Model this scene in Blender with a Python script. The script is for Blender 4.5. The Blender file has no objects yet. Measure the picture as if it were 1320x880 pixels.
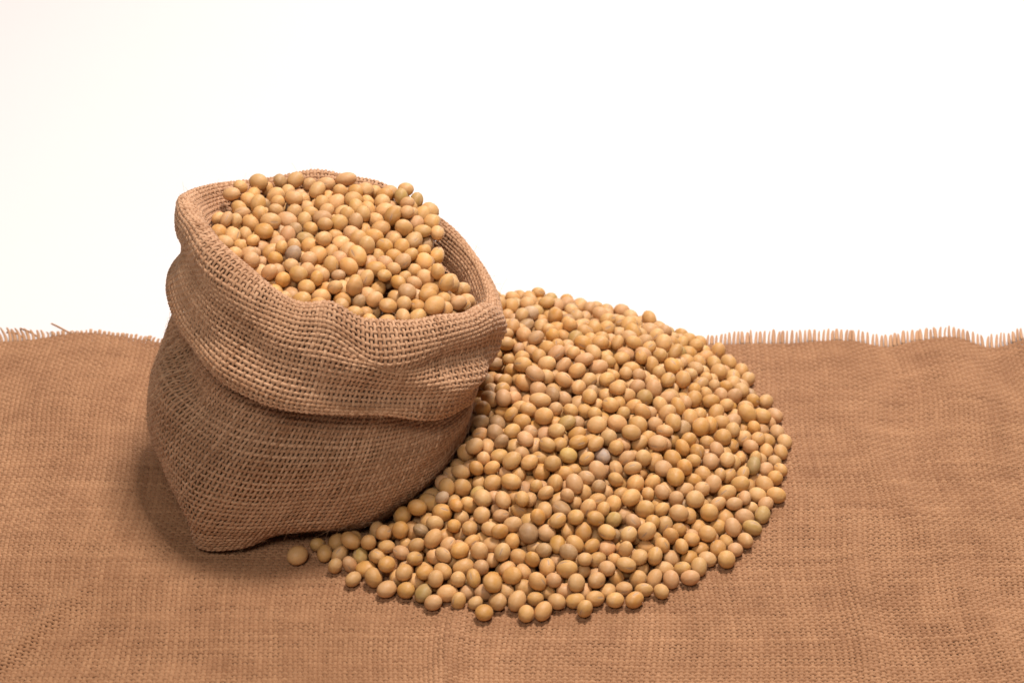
import bpy, math, random, base64, zlib
import numpy as np
from mathutils import Vector, Matrix, Euler

# ------------------------------------------------------------------ camera
scene = bpy.context.scene
C = scene.collection
PITCH = math.radians(33.0)
cam_data = bpy.data.cameras.new('camera')
cam = bpy.data.objects.new('camera', cam_data)
C.objects.link(cam)
cam.location = (0.0, -0.7405, 0.481)
cam.rotation_euler = (math.radians(90) - PITCH, 0.0, 0.0)
cam_data.sensor_width = 36.0
cam_data.lens = 73.6
cam_data.clip_start = 0.01
cam_data.clip_end = 50.0
cam_data.dof.use_dof = True
cam_data.dof.focus_distance = 0.765
cam_data.dof.aperture_fstop = 17.0
scene.camera = cam

# ------------------------------------------------------------------ light
scene.view_settings.view_transform = 'Standard'
scene.view_settings.look = 'None'
scene.view_settings.exposure = 0.0
scene.view_settings.gamma = 1.0
scene.view_settings.use_curve_mapping = False

world = bpy.data.worlds.new('World')
scene.world = world
world.use_nodes = True
bg = world.node_tree.nodes['Background']
bg.inputs['Color'].default_value = (1.0, 0.92, 0.87, 1)
bg.inputs['Strength'].default_value = 0.07

def softbox(name, loc, target, size, power, color):
    l = bpy.data.lights.new(name, 'AREA')
    l.shape = 'RECTANGLE'; l.size, l.size_y = size
    l.energy = power; l.color = color
    o = bpy.data.objects.new(name, l); C.objects.link(o)
    o.location = loc
    o.rotation_euler = (Vector(target) - Vector(loc)).to_track_quat('-Z', 'Y').to_euler()
    return o
softbox('key_softbox', (0.16, 0.02, 1.14), (0.02, -0.05, 0.0), (0.20, 0.20), 16.0, (1.0, 0.925, 0.865))
softbox('background_softbox', (0.42, 1.10, 0.85), (0.22, 0.85, 0.0), (0.50, 0.40), 14.0, (1.0, 0.925, 0.905))
softbox('fill_softbox', (-0.15, -0.85, 0.92), (-0.06, -0.10, 0.04), (0.30, 0.25), 5.0, (1.0, 0.925, 0.865))

# ------------------------------------------------------------------ helpers
rng = np.random.default_rng(7)

def link_mesh(name, verts, faces, mat=None, parent=None, smooth=True):
    """one mesh object from numpy arrays (faces: (n,4) or (n,3) int)"""
    me = bpy.data.meshes.new(name)
    verts = np.ascontiguousarray(verts, dtype=np.float32)
    faces = np.ascontiguousarray(faces, dtype=np.int32)
    n, k = faces.shape
    me.vertices.add(len(verts)); me.vertices.foreach_set('co', verts.ravel())
    me.loops.add(n * k); me.loops.foreach_set('vertex_index', faces.ravel())
    me.polygons.add(n)
    me.polygons.foreach_set('loop_start', np.arange(0, n * k, k, dtype=np.int32))
    me.polygons.foreach_set('loop_total', np.full(n, k, dtype=np.int32))
    me.update(calc_edges=True)
    me.polygons.foreach_set('use_smooth', np.full(n, smooth, dtype=bool))
    if mat: me.materials.append(mat)
    o = bpy.data.objects.new(name, me); C.objects.link(o)
    if parent: o.parent = parent
    return o

def attr(o, name, vals, kind='FLOAT'):
    a = o.data.attributes.new(name, kind, 'POINT')
    v = np.ascontiguousarray(vals, dtype=np.float32).ravel()
    a.data.foreach_set({'FLOAT': 'value', 'FLOAT_VECTOR': 'vector', 'FLOAT_COLOR': 'color'}[kind], v)

def tag(o, label=None, cat=None, group=None, kind=None):
    if label: o['label'] = label
    if cat: o['category'] = cat
    if group: o['group'] = group
    if kind: o['kind'] = kind
    return o

def smooth_noise(shape, cells, wrap0=False):
    """smooth random field in [-1,1]; cells = number of random knots on each axis"""
    out = rng.uniform(-1, 1, cells)
    for ax in range(2):
        n, m = shape[ax], out.shape[ax]
        if ax == 0 and wrap0:
            t = np.arange(n) / n * m
            i = np.floor(t).astype(int)
            idx = [(i + k) % m for k in (-1, 0, 1, 2)]
        else:
            t = np.linspace(0, m - 1.001, n)
            i = np.floor(t).astype(int)
            idx = [np.clip(i + k, 0, m - 1) for k in (-1, 0, 1, 2)]
        f = t - i
        w = [-.5*f+f**2-.5*f**3, 1-2.5*f**2+1.5*f**3, .5*f+2*f**2-1.5*f**3, -.5*f**2+.5*f**3]
        if ax == 0: out = sum(w[k][:, None] * out[idx[k], :] for k in range(4))
        else:       out = sum(w[k][None, :] * out[:, idx[k]] for k in range(4))
    return out

# ------------------------------------------------------------------ materials
def new_mat(name):
    m = bpy.data.materials.new(name); m.use_nodes = True
    nt = m.node_tree
    return m, nt, nt.nodes, nt.links, nt.nodes['Principled BSDF']

def jute_material(name, light, dark, sheen):
    m, nt, N, L, B = new_mat(name)
    tint = N.new('ShaderNodeAttribute'); tint.attribute_name = 'thread_tint'
    along = N.new('ShaderNodeAttribute'); along.attribute_name = 'thread_uv'     # x along the thread, y round it (metres)
    ramp = N.new('ShaderNodeMix'); ramp.data_type = 'RGBA'
    ramp.inputs[6].default_value = (*dark, 1); ramp.inputs[7].default_value = (*light, 1)
    mp = N.new('ShaderNodeMapping'); mp.inputs['Scale'].default_value = (700, 5200, 1)
    L.new(along.outputs['Vector'], mp.inputs['Vector'])
    fib = N.new('ShaderNodeTexNoise'); fib.inputs['Scale'].default_value = 1.0; fib.inputs['Detail'].default_value = 3.0
    L.new(mp.outputs[0], fib.inputs['Vector'])
    geo = N.new('ShaderNodeNewGeometry')
    blot = N.new('ShaderNodeTexNoise'); blot.inputs['Scale'].default_value = 55.0; blot.inputs['Detail'].default_value = 4.0
    L.new(geo.outputs['Position'], blot.inputs['Vector'])
    a1 = N.new('ShaderNodeMath'); a1.operation = 'MULTIPLY_ADD'; a1.inputs[1].default_value = 0.9
    L.new(fib.outputs['Fac'], a1.inputs[0]); L.new(tint.outputs['Fac'], a1.inputs[2])
    a2 = N.new('ShaderNodeMath'); a2.operation = 'MULTIPLY_ADD'; a2.inputs[1].default_value = 0.7
    L.new(blot.outputs['Fac'], a2.inputs[0]); L.new(a1.outputs[0], a2.inputs[2])
    a3 = N.new('ShaderNodeMath'); a3.operation = 'SUBTRACT'; a3.inputs[1].default_value = 0.82; a3.use_clamp = True
    L.new(a2.outputs[0], a3.inputs[0])
    L.new(a3.outputs[0], ramp.inputs[0])
    L.new(ramp.outputs[2], B.inputs['Base Color'])
    B.inputs['Roughness'].default_value = 0.72
    B.inputs['Specular IOR Level'].default_value = 0.35
    B.inputs['Sheen Weight'].default_value = sheen
    B.inputs['Sheen Roughness'].default_value = 0.5
    B.inputs['Sheen Tint'].default_value = (1, .85, .7, 1)
    bp = N.new('ShaderNodeBump'); bp.inputs['Strength'].default_value = 0.6; bp.inputs['Distance'].default_value = 0.00015
    L.new(fib.outputs['Fac'], bp.inputs['Height']); L.new(bp.outputs[0], B.inputs['Normal'])
    return m

MAT_SACK = jute_material('sack_jute', (0.65, 0.390, 0.225), (0.29, 0.128, 0.052), 0.20)
MAT_CLOTH = jute_material('cloth_jute', (0.47, 0.250, 0.125), (0.22, 0.092, 0.036), 0.12)

def backdrop_material():
    m, nt, N, L, B = new_mat('white_card')
    n = N.new('ShaderNodeTexNoise'); n.inputs['Scale'].default_value = 9.0; n.inputs['Detail'].default_value = 6.0
    r = N.new('ShaderNodeMix'); r.data_type = 'RGBA'
    r.inputs[6].default_value = (0.69, 0.655, 0.645, 1); r.inputs[7].default_value = (0.72, 0.69, 0.685, 1)
    L.new(n.outputs['Fac'], r.inputs[0]); L.new(r.outputs[2], B.inputs['Base Color'])
    B.inputs['Roughness'].default_value = 0.9; B.inputs['Specular IOR Level'].default_value = 0.2
    n2 = N.new('ShaderNodeTexNoise'); n2.inputs['Scale'].default_value = 900.0
    bp = N.new('ShaderNodeBump'); bp.inputs['Strength'].default_value = 0.15; bp.inputs['Distance'].default_value = 0.0003
    L.new(n2.outputs['Fac'], bp.inputs['Height']); L.new(bp.outputs[0], B.inputs['Normal'])
    return m
MAT_CARD = backdrop_material()

# ------------------------------------------------------------------ backdrop: white card curving up behind the table
def build_backdrop():
    xs = np.linspace(-2.2, 2.2, 23)
    prof = [(-1.6, -0.0025)] + [(y, -0.0025) for y in np.linspace(-1.2, 1.3, 14)]
    for a in np.linspace(0, math.pi/2, 13)[1:]:
        prof.append((1.3 + 0.7*math.sin(a), -0.0025 + 0.7*(1 - math.cos(a))))
    prof += [(2.0, 1.2), (2.0, 1.8), (2.0, 2.4)]
    P = np.array([[(x, y, z) for (y, z) in prof] for x in xs])
    nx, ny = P.shape[:2]
    i, j = np.meshgrid(np.arange(nx-1), np.arange(ny-1), indexing='ij')
    f = np.stack([i*ny+j, (i+1)*ny+j, (i+1)*ny+j+1, i*ny+j+1], -1).reshape(-1, 4)
    o = link_mesh('backdrop', P.reshape(-1, 3), f, MAT_CARD)
    tag(o, kind='structure')
build_backdrop()

# ------------------------------------------------------------------ weaving threads over a surface
def frames(G, closed):
    """tangents and normal of a grid G (nu, nv, 3)"""
    if closed: Tu = np.roll(G, -1, 0) - np.roll(G, 1, 0)
    else:      Tu = np.gradient(G, axis=0)
    Tv = np.gradient(G, axis=1)
    Tu /= np.linalg.norm(Tu, axis=2, keepdims=True) + 1e-12
    Tv /= np.linalg.norm(Tv, axis=2, keepdims=True) + 1e-12
    Nn = np.cross(Tu, Tv); Nn /= np.linalg.norm(Nn, axis=2, keepdims=True) + 1e-12
    return Tu, Tv, Nn

def tubes(P, S, Nn, w, h, phis, wrap, tint):
    """P,S,Nn: (threads, samples, 3); w,h: (threads, samples). returns verts, faces, tint, uv"""
    nt, ns = P.shape[:2]
    k = len(phis)
    c, s = np.cos(phis), np.sin(phis)
    V = (P[:, :, None, :] + (w[:, :, None]*c)[..., None]*S[:, :, None, :]
         + (h[:, :, None]*s)[..., None]*Nn[:, :, None, :])
    idx = np.arange(nt*ns*k).reshape(nt, ns, k)
    A = idx if not wrap[0] else np.concatenate([idx, idx[:, :1]], 1)
    if wrap[1]: A = np.concatenate([A, A[:, :, :1]], 2)
    f = np.stack([A[:, :-1, :-1], A[:, 1:, :-1], A[:, 1:, 1:], A[:, :-1, 1:]], -1).reshape(-1, 4)
    d = np.linalg.norm(np.diff(P, axis=1), axis=2)
    u = np.concatenate([np.zeros((nt, 1)), np.cumsum(d, 1)], 1)
    UV = np.zeros((nt, ns, k, 3))
    UV[..., 0] = u[:, :, None] + np.arange(nt)[:, None, None]*0.37
    UV[..., 1] = (phis[None, None, :] * w[:, :, None]) + u[:, :, None]*0.35     # the yarn is twisted
    UV[..., 2] = np.arange(nt)[:, None, None]*0.11
    T = np.broadcast_to(tint[:, :, None], (nt, ns, k))
    return V.reshape(-1, 3), f, T.reshape(-1), UV.reshape(-1, 3)

def weave(name, G, mat, parent, closed=False, rad=(0.00072, 0.00046), crimp=0.00045, phis=None, wrap_tube=True,
          wander=0.12, pitch=0.002, rvar=0.16, tvar=0.22, weft=1.0):
    """G has two samples per thread on both axes; warp threads follow axis 1, weft threads axis 0"""
    nu, nv = G.shape[:2]
    Tu, Tv, Nn = frames(G, closed)
    i = np.arange(nu)[:, None]; j = np.arange(nv)[None, :]
    # warp
    a = i // 2
    wa = (smooth_noise((nu, nv), (max(4, nu//3), max(4, nv//10)), closed)) * wander * pitch
    wb = (smooth_noise((nu, nv), (max(4, nu//10), max(4, nv//3)), closed)) * wander * pitch
    big = smooth_noise((nu, nv), (max(4, nu//24), max(4, nv//24)), closed) * wander * 1.3 * pitch
    big2 = smooth_noise((nu, nv), (max(4, nu//24), max(4, nv//24)), closed) * wander * 1.3 * pitch
    Gw = G + Tu*big[..., None] + Tv*big2[..., None]
    offw = crimp * np.where(a % 2 == 0, 1, -1) * np.cos(np.pi*j/2)
    P = (Gw + Tu*wa[..., None] + Nn*offw[..., None])[::2]
    rw = 1 + rvar*smooth_noise((nu, nv), (nu//2, max(4, nv//12)))[::2] + rvar*.6*rng.uniform(-1, 1, (nu//2 + nu % 2, 1))
    tw = 0.5 + tvar*rng.normal(size=(P.shape[0], 1)) + 0.12*smooth_noise((P.shape[0], nv), (P.shape[0], max(4, nv//8)))
    if phis is None: phis = np.arange(5)*2*np.pi/5 + np.pi/2
    v1, f1, t1, u1 = tubes(P, Tu[::2], Nn[::2], rad[0]*rw, rad[1]*rw, phis, (False, wrap_tube), tw)
    # weft
    b = j // 2
    offf = -crimp * np.where(b % 2 == 0, 1, -1) * np.cos(np.pi*i/2)
    Q = (Gw + Tv*wb[..., None] + Nn*offf[..., None])[:, ::2].transpose(1, 0, 2)
    sc = 1 + rvar*smooth_noise((nv, nu), (nv//2, max(4, nu//12)))[::2] + rvar*.6*rng.uniform(-1, 1, (nv//2 + nv % 2, 1))
    tf = 0.5 + tvar*rng.normal(size=(Q.shape[0], 1)) + 0.12*smooth_noise((Q.shape[0], nu), (Q.shape[0], max(4, nu//8)))
    S = -Tv[:, ::2].transpose(1, 0, 2)
    v2, f2, t2, u2 = tubes(Q, S, Nn[:, ::2].transpose(1, 0, 2), rad[0]*weft*sc, rad[1]*sc, phis, (closed, wrap_tube), tf)
    o = link_mesh(name, np.concatenate([v1, v2]), np.concatenate([f1, f2 + len(v1)]), mat, parent)
    attr(o, 'thread_tint', np.concatenate([t1, t2]) )
    attr(o, 'thread_uv', np.concatenate([u1, u2 + 5.0]), 'FLOAT_VECTOR')
    return o, (Gw, Tu, Tv, Nn, P)

# ------------------------------------------------------------------ the cloth on the table
def sstep(a, b, x):
    t = np.clip((x - a)/(b - a), 0, 1); return t*t*(3 - 2*t)

EDGE_X = np.array([-.30, -.225, -.205, -.18, -.15, -.13, .06, .10, .145, .158, .168, .185, .200, .222, .25, .30])
EDGE_Y = np.array([-.004, -.002, -.003, .0025, .000, -.003, -.003, .001, .0005, -.004, .0005, .0010, -.0055, .0025, .000, .000])
def cloth_edge(x):
    xs = np.linspace(-.31, .31, 600)
    e = np.interp(xs, EDGE_X, EDGE_Y)
    k = np.exp(-np.linspace(-2, 2, 15)**2); e = np.convolve(np.pad(e, 7, mode='edge'), k/k.sum(), 'valid')
    return np.interp(x, xs, e) - 0.004

def ridge(x, c, w):                      # soft ridge followed by a dip
    t = (x - c)/w
    return np.exp(-t*t)
def cloth_height(x, y):
    back = sstep(-.11, .0, y)
    z = 0.0013
    z = z + 0.0035*back*ridge(x, .185 + .06*y, .014) - 0.0*x
    z = z + 0.0022*back*ridge(x, .135, .016)
    z = z + 0.0030*back*ridge(x, .225, .012) + 0.0030*back*ridge(x, -.185, .022)
    z = z + 0.0016*sstep(-.02, -.12, y)*ridge(x, .170 - .25*(y + .2), .007)
    z = z + 0.0026*sstep(-.150, -.20, y)*ridge(x, -.022 + .15*(y+.2), .0045)
    z = z + 0.0022*sstep(-.10, -.17, y)*ridge(x, .122 + .06*(y+.2), .0050)
    z = z + 0.0026*sstep(-.14, -.19, y)*ridge(x, -.172 + .5*(y+.2), .0040)
    z = z + 0.0010*sstep(.12, .17, x)*(1+np.sin(x*95 + 30*y + 2*np.sin(y*40)))*.5
    z = z + 0.0009*sstep(-.13, -.17, x)*(1+np.sin(x*110 - 60*y))*.5
    return z

CP_X, CP_Y = 0.00192, 0.00155
def build_cloth():
    root = bpy.data.objects.new('burlap_cloth', None); C.objects.link(root)
    root.location = (0, -0.14, 0)
    tag(root, 'brown woven burlap cloth with a frayed back edge lying flat under the sack', 'cloth')
    nu, nv = 2*314, 2*188
    xs = (np.arange(nu) - nu/2) * CP_X/2
    vs = -(np.arange(nv)[::-1]) * CP_Y/2
    X, V = np.meshgrid(xs, vs, indexing='ij')
    lean = 0.05*(V)*np.sin(X*9 + .6)                      # warps do not run dead straight
    Xw = X + lean + 0.0012*np.sin(V*70 + X*25)
    Y = V + cloth_edge(X)*np.exp(V/0.07) + 0.0016*np.sin(X*31 + 1) * np.exp(V/.05) + .0012*np.sin(X*22 + V*17)
    Z = cloth_height(Xw, Y)
    G = np.stack([Xw, Y, Z], -1)
    G[..., 1] += 0.14
    ph = np.radians([-15, 55, 125, 195])
    o, (Gw, Tu, Tv, Nn, P) = weave('weave', G, MAT_CLOTH, root, rad=(0.00074, 0.00044), crimp=0.00046, weft=.84,
                                   phis=ph, wrap_tube=False, wander=0.10, pitch=0.0018, rvar=.14, tvar=.07)
    o['label'] = 'plain woven brown jute threads'
    # added dark sheet under the weave; its colour stands in for shade in gaps
    lx = np.linspace(-.295, .295, 119); lv = np.linspace(-.285, -.004, 80)
    LX, LV = np.meshgrid(lx, lv, indexing='ij')
    LY = LV + cloth_edge(LX)*np.exp(LV/.07)
    LZ = cloth_height(LX, LY) - .00085
    ii, jj = np.meshgrid(np.arange(118), np.arange(79), indexing='ij')
    lf = np.stack([ii*80+jj, (ii+1)*80+jj, (ii+1)*80+jj+1, ii*80+jj+1], -1).reshape(-1, 4)
    un = link_mesh('gap_shade_sheet', np.stack([LX, LY + .14, LZ], -1).reshape(-1, 3), lf, MAT_CLOTH, root)
    attr(un, 'thread_tint', np.full(119*80, .1)); attr(un, 'thread_uv', np.stack([LX, LV, LX*0], -1), 'FLOAT_VECTOR')
    # fringe: the warp threads run on past the last weft thread
    ends = P[:, -1]
    nt = len(ends); ns = 9
    L = np.interp(ends[:, 0], [-.30, -.226, -.205, -.19, -.14, .06, .10, .30], [.015, .0135, .0125, .0055, .0045, .0045, .0112, .0122])
    L = L * (1 + .06*rng.normal(size=nt))
    t = np.linspace(0, 1, ns)[None, :]
    sway = np.interp(ends[:, 0], [-.30, -.2, -.15, .3], [-.5, -.35, 0, .22])[:, None] * t**1.3
    jit = rng.normal(size=(nt, 1))*.022*t + rng.normal(size=(nt, 1))*.02*t**2
    F = np.zeros((nt, ns, 3))
    F[..., 0] = ends[:, 0:1] + (sway + jit)*L[:, None]
    F[..., 1] = ends[:, 1:2] + t*L[:, None]
    F[..., 2] = np.maximum(ends[:, 2:3]*(1 - .55*t) + rng.uniform(0, .0010, (nt, 1))*np.sin(t*3.1), -.0016)
    S = np.zeros_like(F); S[..., 0] = 1
    Nv = np.zeros_like(F); Nv[..., 2] = 1
    w = np.full((nt, ns), .00076)*(1 - .45*t**3)*(1 + .2*rng.normal(size=(nt, 1)))
    tt = np.clip(0.95 + .15*rng.normal(size=(nt, 1)), 0, 1)*np.ones((1, ns))  # tint raised above the cloth's: the fringe's strong light put into its colour
    v, f, ti, uv = tubes(F, S, Nv, w, w*.8, np.arange(5)*2*np.pi/5, (False, True), tt)
    fr = link_mesh('fringe', v, f, MAT_CLOTH, root)
    attr(fr, 'thread_tint', ti); attr(fr, 'thread_uv', uv, 'FLOAT_VECTOR')
    fr['label'] = 'frayed fringe of short loose thread ends'; fr['kind'] = 'stuff'
    # long stray threads at the left end of the edge
    strays = [[(-.1750, .139, .0016), (-.1840, .1405, .003), (-.1920, .146, .0036), (-.1960, .151, .002)],
              [(-.1950, .135, .0022), (-.2020, .141, .0035), (-.2085, .147, .0022)],
              [(-.2010, .134, .0022), (-.2080, .141, .0030), (-.2140, .145, .0014)]]
    for k, pts in enumerate(strays):
        pts = np.array(pts); m = 18
        tt = np.linspace(0, len(pts) - 1.001, m); i = tt.astype(int); fr_ = tt - i
        g = lambda q: pts[np.clip(i + q, 0, len(pts) - 1)]
        fr_ = fr_[:, None]
        cu = .5*((2*g(0)) + (-g(-1)+g(1))*fr_ + (2*g(-1)-5*g(0)+4*g(1)-g(2))*fr_**2 + (-g(-1)+3*g(0)-3*g(1)+g(2))*fr_**3)
        cu = cu[None]
        T = np.gradient(cu, axis=1); T /= np.linalg.norm(T, axis=2, keepdims=True)
        up = np.zeros_like(cu); up[..., 2] = 1
        S = np.cross(T, up)
        w = np.full((1, m), .00042)
        v, f, ti, uv = tubes(cu, S, up, w, w, np.arange(5)*2*np.pi/5, (False, True), np.full((1, m), .85))
        st = link_mesh('stray_thread', v, f, MAT_CLOTH, root)
        attr(st, 'thread_tint', ti); attr(st, 'thread_uv', uv, 'FLOAT_VECTOR')
    return root
build_cloth()
# ------------------------------------------------------------------ the sack
NA = 32          # control angles: 0 = right, 90 = back, 180 = left, 270 = front
ANG = np.arange(NA)*2*np.pi/NA
def per(keys):
    """periodic table given at some angles (degrees) -> values at the control angles"""
    a = np.array([k[0] for k in keys], float); v = np.array([k[1] for k in keys], float)
    a = np.concatenate([a - 360, a, a + 360]); v = np.tile(v, 3)
    return np.interp(np.degrees(ANG), a, v)

def ring(cx, cy, rkeys, zkeys):
    r = per(rkeys); z = per(zkeys)
    return np.stack([cx + r*np.cos(ANG), cy + r*np.sin(ANG), z], -1)

# body, bottom to top
BODY = [
    ring(-.073, -.082, [(0, .030), (180, .035), (236, .045), (270, .038)], [(0, .0028)]),
    ring(-.073, -.082, [(0, .044), (90, .044), (180, .050), (205, .0520), (225, .0600), (235, .0700), (244, .0690), (256, .0560), (270, .0500), (315, .046)], [(0, .0030), (215, .003), (238, .0040), (262, .0060), (300, .0035)]),
    ring(-.073, -.082, [(0, .050), (90, .050), (180, .058), (205, .0580), (225, .0650), (235, .0740), (243, .0740), (254, .0660), (270, .0605), (315, .052)], [(0, .010), (225, .009), (238, .0065), (250, .009), (270, .0095), (300, .008)]),
    ring(-.073, -.083, [(0, .054), (90, .053), (180, .0635), (205, .0635), (225, .0680), (238, .0725), (252, .0690), (270, .0645), (315, .0600)], [(0, .022), (180, .024), (238, .022), (270, .023)]),
    ring(-.0725, -.083, [(0, .055), (45, .056), (90, .054), (150, .0605), (180, .0620), (225, .0645), (247, .0665), (270, .0645), (315, .0605)], [(0, .032), (180, .044), (270, .042)]),
    ring(-.071, -.082, [(0, .053), (45, .055), (90, .053), (150, .056), (180, .0535), (202, .0500), (225, .0535), (270, .0530), (315, .0540)], [(0, .040), (180, .068), (270, .060)]),
    ring(-.067, -.081, [(0, .050), (90, .050), (180, .0505), (225, .0485), (270, .0490), (315, .0505)], [(0, .052), (180, .088), (270, .076)]),
    ring(-.065, -.081, [(0, .047), (90, .046), (180, .0490), (225, .0455), (270, .0470), (315, .0480)], [(0, .060), (180, .100), (270, .086)]),
]
RIM_Z = [(0, .0665), (22, .0680), (42, .0725), (70, .085), (97, .0945), (120, .0955), (135, .0985), (159, .1050), (180, .1120), (204, .1135), (235, .1065), (258, .1020), (268, .1035), (277, .0935), (286, .0895), (311, .0870), (338, .0790)]
RIM_R = [(0, .0505), (42, .0550), (70, .0520), (97, .0480), (131, .0530), (159, .0545), (180, .0535), (204, .0490), (235, .0475), (262, .0500), (286, .0490), (311, .0520), (338, .0515)]
HEM_Z = [(0, .036), (45, .045), (90, .060), (135, .070), (180, .0840), (205, .0830), (225, .0790), (247, .0730), (270, .0670), (292, .0610), (315, .0510), (338, .0410)]
def off(keys, d):
    a = np.array([k[0] for k in keys], float); v = np.array([k[1] for k in keys], float)
    return list(zip(a, v + (d if np.isscalar(d) else np.interp(a, *zip(*d)))))
def mixz(f, d=0.0):
    a = np.arange(0, 360, 22.5)
    p = lambda K: np.interp(a, *[np.concatenate(q) for q in zip(*[(np.array([k[0] for k in K])-360.0, np.array([k[1] for k in K])), (np.array([k[0] for k in K])*1.0, np.array([k[1] for k in K])), (np.array([k[0] for k in K])+360.0, np.array([k[1] for k in K]))])])
    return list(zip(a, p(RIM_Z)*(1-f) + p(HEM_Z)*f + d))
CX, CY = -.062, -.080
BCX, BCY = -.0700, -.0815
# cuff: inside wall, over the rolled rim, down the outside, hem tucked back in
CUFF = [
    ring(CX, CY, off(RIM_R, -.0060), off(RIM_Z, -.034)),
    ring(CX, CY, off(RIM_R, -.0045), off(RIM_Z, -.020)),
    ring(CX, CY, off(RIM_R, -.0028), off(RIM_Z, -.008)),
    ring(CX, CY, off(RIM_R, -.0004), off(RIM_Z, -.0022)),
    ring(CX, CY, off(RIM_R, [(0, .0016), (200, .0018), (360, .0016)]), off(RIM_Z, .0006)),
    ring(CX, CY, off(RIM_R, [(0, .0045), (150, .0035), (200, .0050), (250, .0052), (360, .0045)]), off(RIM_Z, .0010)),
    ring(CX, CY, off(RIM_R, [(0, .0070), (90, .0060), (160, .0048), (190, .0058), (215, .0090), (250, .0095), (290, .0085), (360, .0070)]), off(RIM_Z, -.0020)),
    ring(CX, CY, off(RIM_R, [(0, .0075), (90, .0065), (160, .0045), (190, .0055), (215, .0108), (250, .0120), (290, .0100), (360, .0075)]), off(RIM_Z, -.0070)),
    ring(CX-.002, CY, off(RIM_R, [(0, .0055), (90, .0060), (160, .0000), (190, .0010), (215, .0115), (250, .0140), (290, .0105), (330, .0060), (360, .0055)]), mixz(.38)),
    ring(CX-.004, CY-.001, off(RIM_R, [(0, .0040), (90, .0070), (160, -.0010), (190, .0008), (215, 0.0136), (250, 0.0174), (290, 0.0139), (330, .0040), (360, .0040)]), mixz(.68)),
    ring(CX-.006, CY-.001, off(RIM_R, [(0, .0050), (90, .0080), (160, -.0005), (190, .0025), (215, 0.0166), (250, 0.0204), (290, 0.0174), (330, .0070), (360, .0050)]), mixz(.92)),
    ring(CX-.006, CY-.001, off(RIM_R, [(0, .0030), (90, .0060), (160, -.0015), (190, .0010), (215, 0.0146), (250, 0.0184), (290, 0.0154), (330, .0050), (360, .0030)]), mixz(1.0, -.0008)),
    ring(CX-.006, CY-.001, off(RIM_R, [(0, .0002), (90, .0025), (160, -.0030), (190, -.0015), (215, 0.0086), (250, 0.0104), (290, 0.0079), (330, .0005), (360, .0002)]), mixz(.97)),
    ring(CX-.004, CY-.001, off(RIM_R, [(0, -.0030), (90, -.0005), (160, -.0030), (190, -.002), (215, .0030), (250, .0045), (290, .0020), (330, -.002), (360, -.0030)]), mixz(.70)),
]

def cub(P0, P1, P2, P3, t):
    return .5*((2*P1) + (-P0+P2)*t + (2*P0-5*P1+4*P2-P3)*t**2 + (-P0+3*P1-3*P2+P3)*t**3)

def ring_surface(rings, nu, nv, twist=0.0):
    """periodic in angle, even spacing up the wall; returns grid (nu, nv, 3)"""
    R = np.stack(rings)                                     # (k, NA, 3)
    def column(th):
        i = np.floor(th).astype(int); f = (th - i)[None, :, None]
        return cub(R[:, (i-1) % NA], R[:, i % NA], R[:, (i+1) % NA], R[:, (i+2) % NA], f)
    M = 512
    A = column(np.arange(M)/M*NA)                           # (k, M, 3)
    d = np.linalg.norm(np.diff(A, axis=0), axis=2).mean(1)
    s = np.concatenate([[0], np.cumsum(d)])
    q = np.linspace(0, s[-1]*.99999, nv)
    k = np.clip(np.searchsorted(s, q, side='right') - 1, 0, len(s) - 2)
    t = ((q - s[k])/(s[k+1] - s[k]))[:, None, None]
    g = lambda o: A[np.clip(k + o, 0, len(rings) - 1)]
    D = cub(g(-1), g(0), g(1), g(2), t)                     # (nv, M, 3)
    u = (np.arange(nu)[None, :]/nu + twist*(q/s[-1])[:, None]) * M        # threads lean round the sack
    i = np.floor(u).astype(int); f = (u - i)[..., None]
    j = np.arange(nv)[:, None]
    G = D[j, i % M]*(1 - f) + D[j, (i+1) % M]*f
    return G.transpose(1, 0, 2), s[-1]

def crease(G, pts, depth, width):
    """press a soft line (list of 3-D points) into a surface; negative depth raises it"""
    Tu, Tv, Nn = frames(G, True)
    pts = np.array(pts); best = np.full(G.shape[:2], 9.0)
    tt = np.zeros(G.shape[:2])
    for m in range(len(pts) - 1):
        a, b = pts[m], pts[m+1]; ab = b - a
        t = np.clip(((G - a) @ ab)/(ab @ ab), 0, 1)
        d = np.linalg.norm(G - (a + t[..., None]*ab), axis=2)
        upd = d < best; best = np.where(upd, d, best); tt = np.where(upd, (m + t)/(len(pts) - 1), tt)
    amp = depth*np.exp(-(best/width)**2)*np.sin(np.pi*np.clip(tt*.9 + .05, 0, 1))**.6
    return G - Nn*amp[..., None]

SP = 0.00162
NWARP = 242
def body_grid(res=2):
    _, ln = ring_surface(BODY, 64, 60)
    G, _ = ring_surface(BODY, NWARP*res, int(round(ln/SP))*res, twist=.135)
    return G
def cuff_grid(res=2):
    _, ln = ring_surface(CUFF, 64, 60)
    G, _ = ring_surface(CUFF, NWARP*res, int(round(ln/SP))*res, twist=-.03)
    return G

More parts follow.
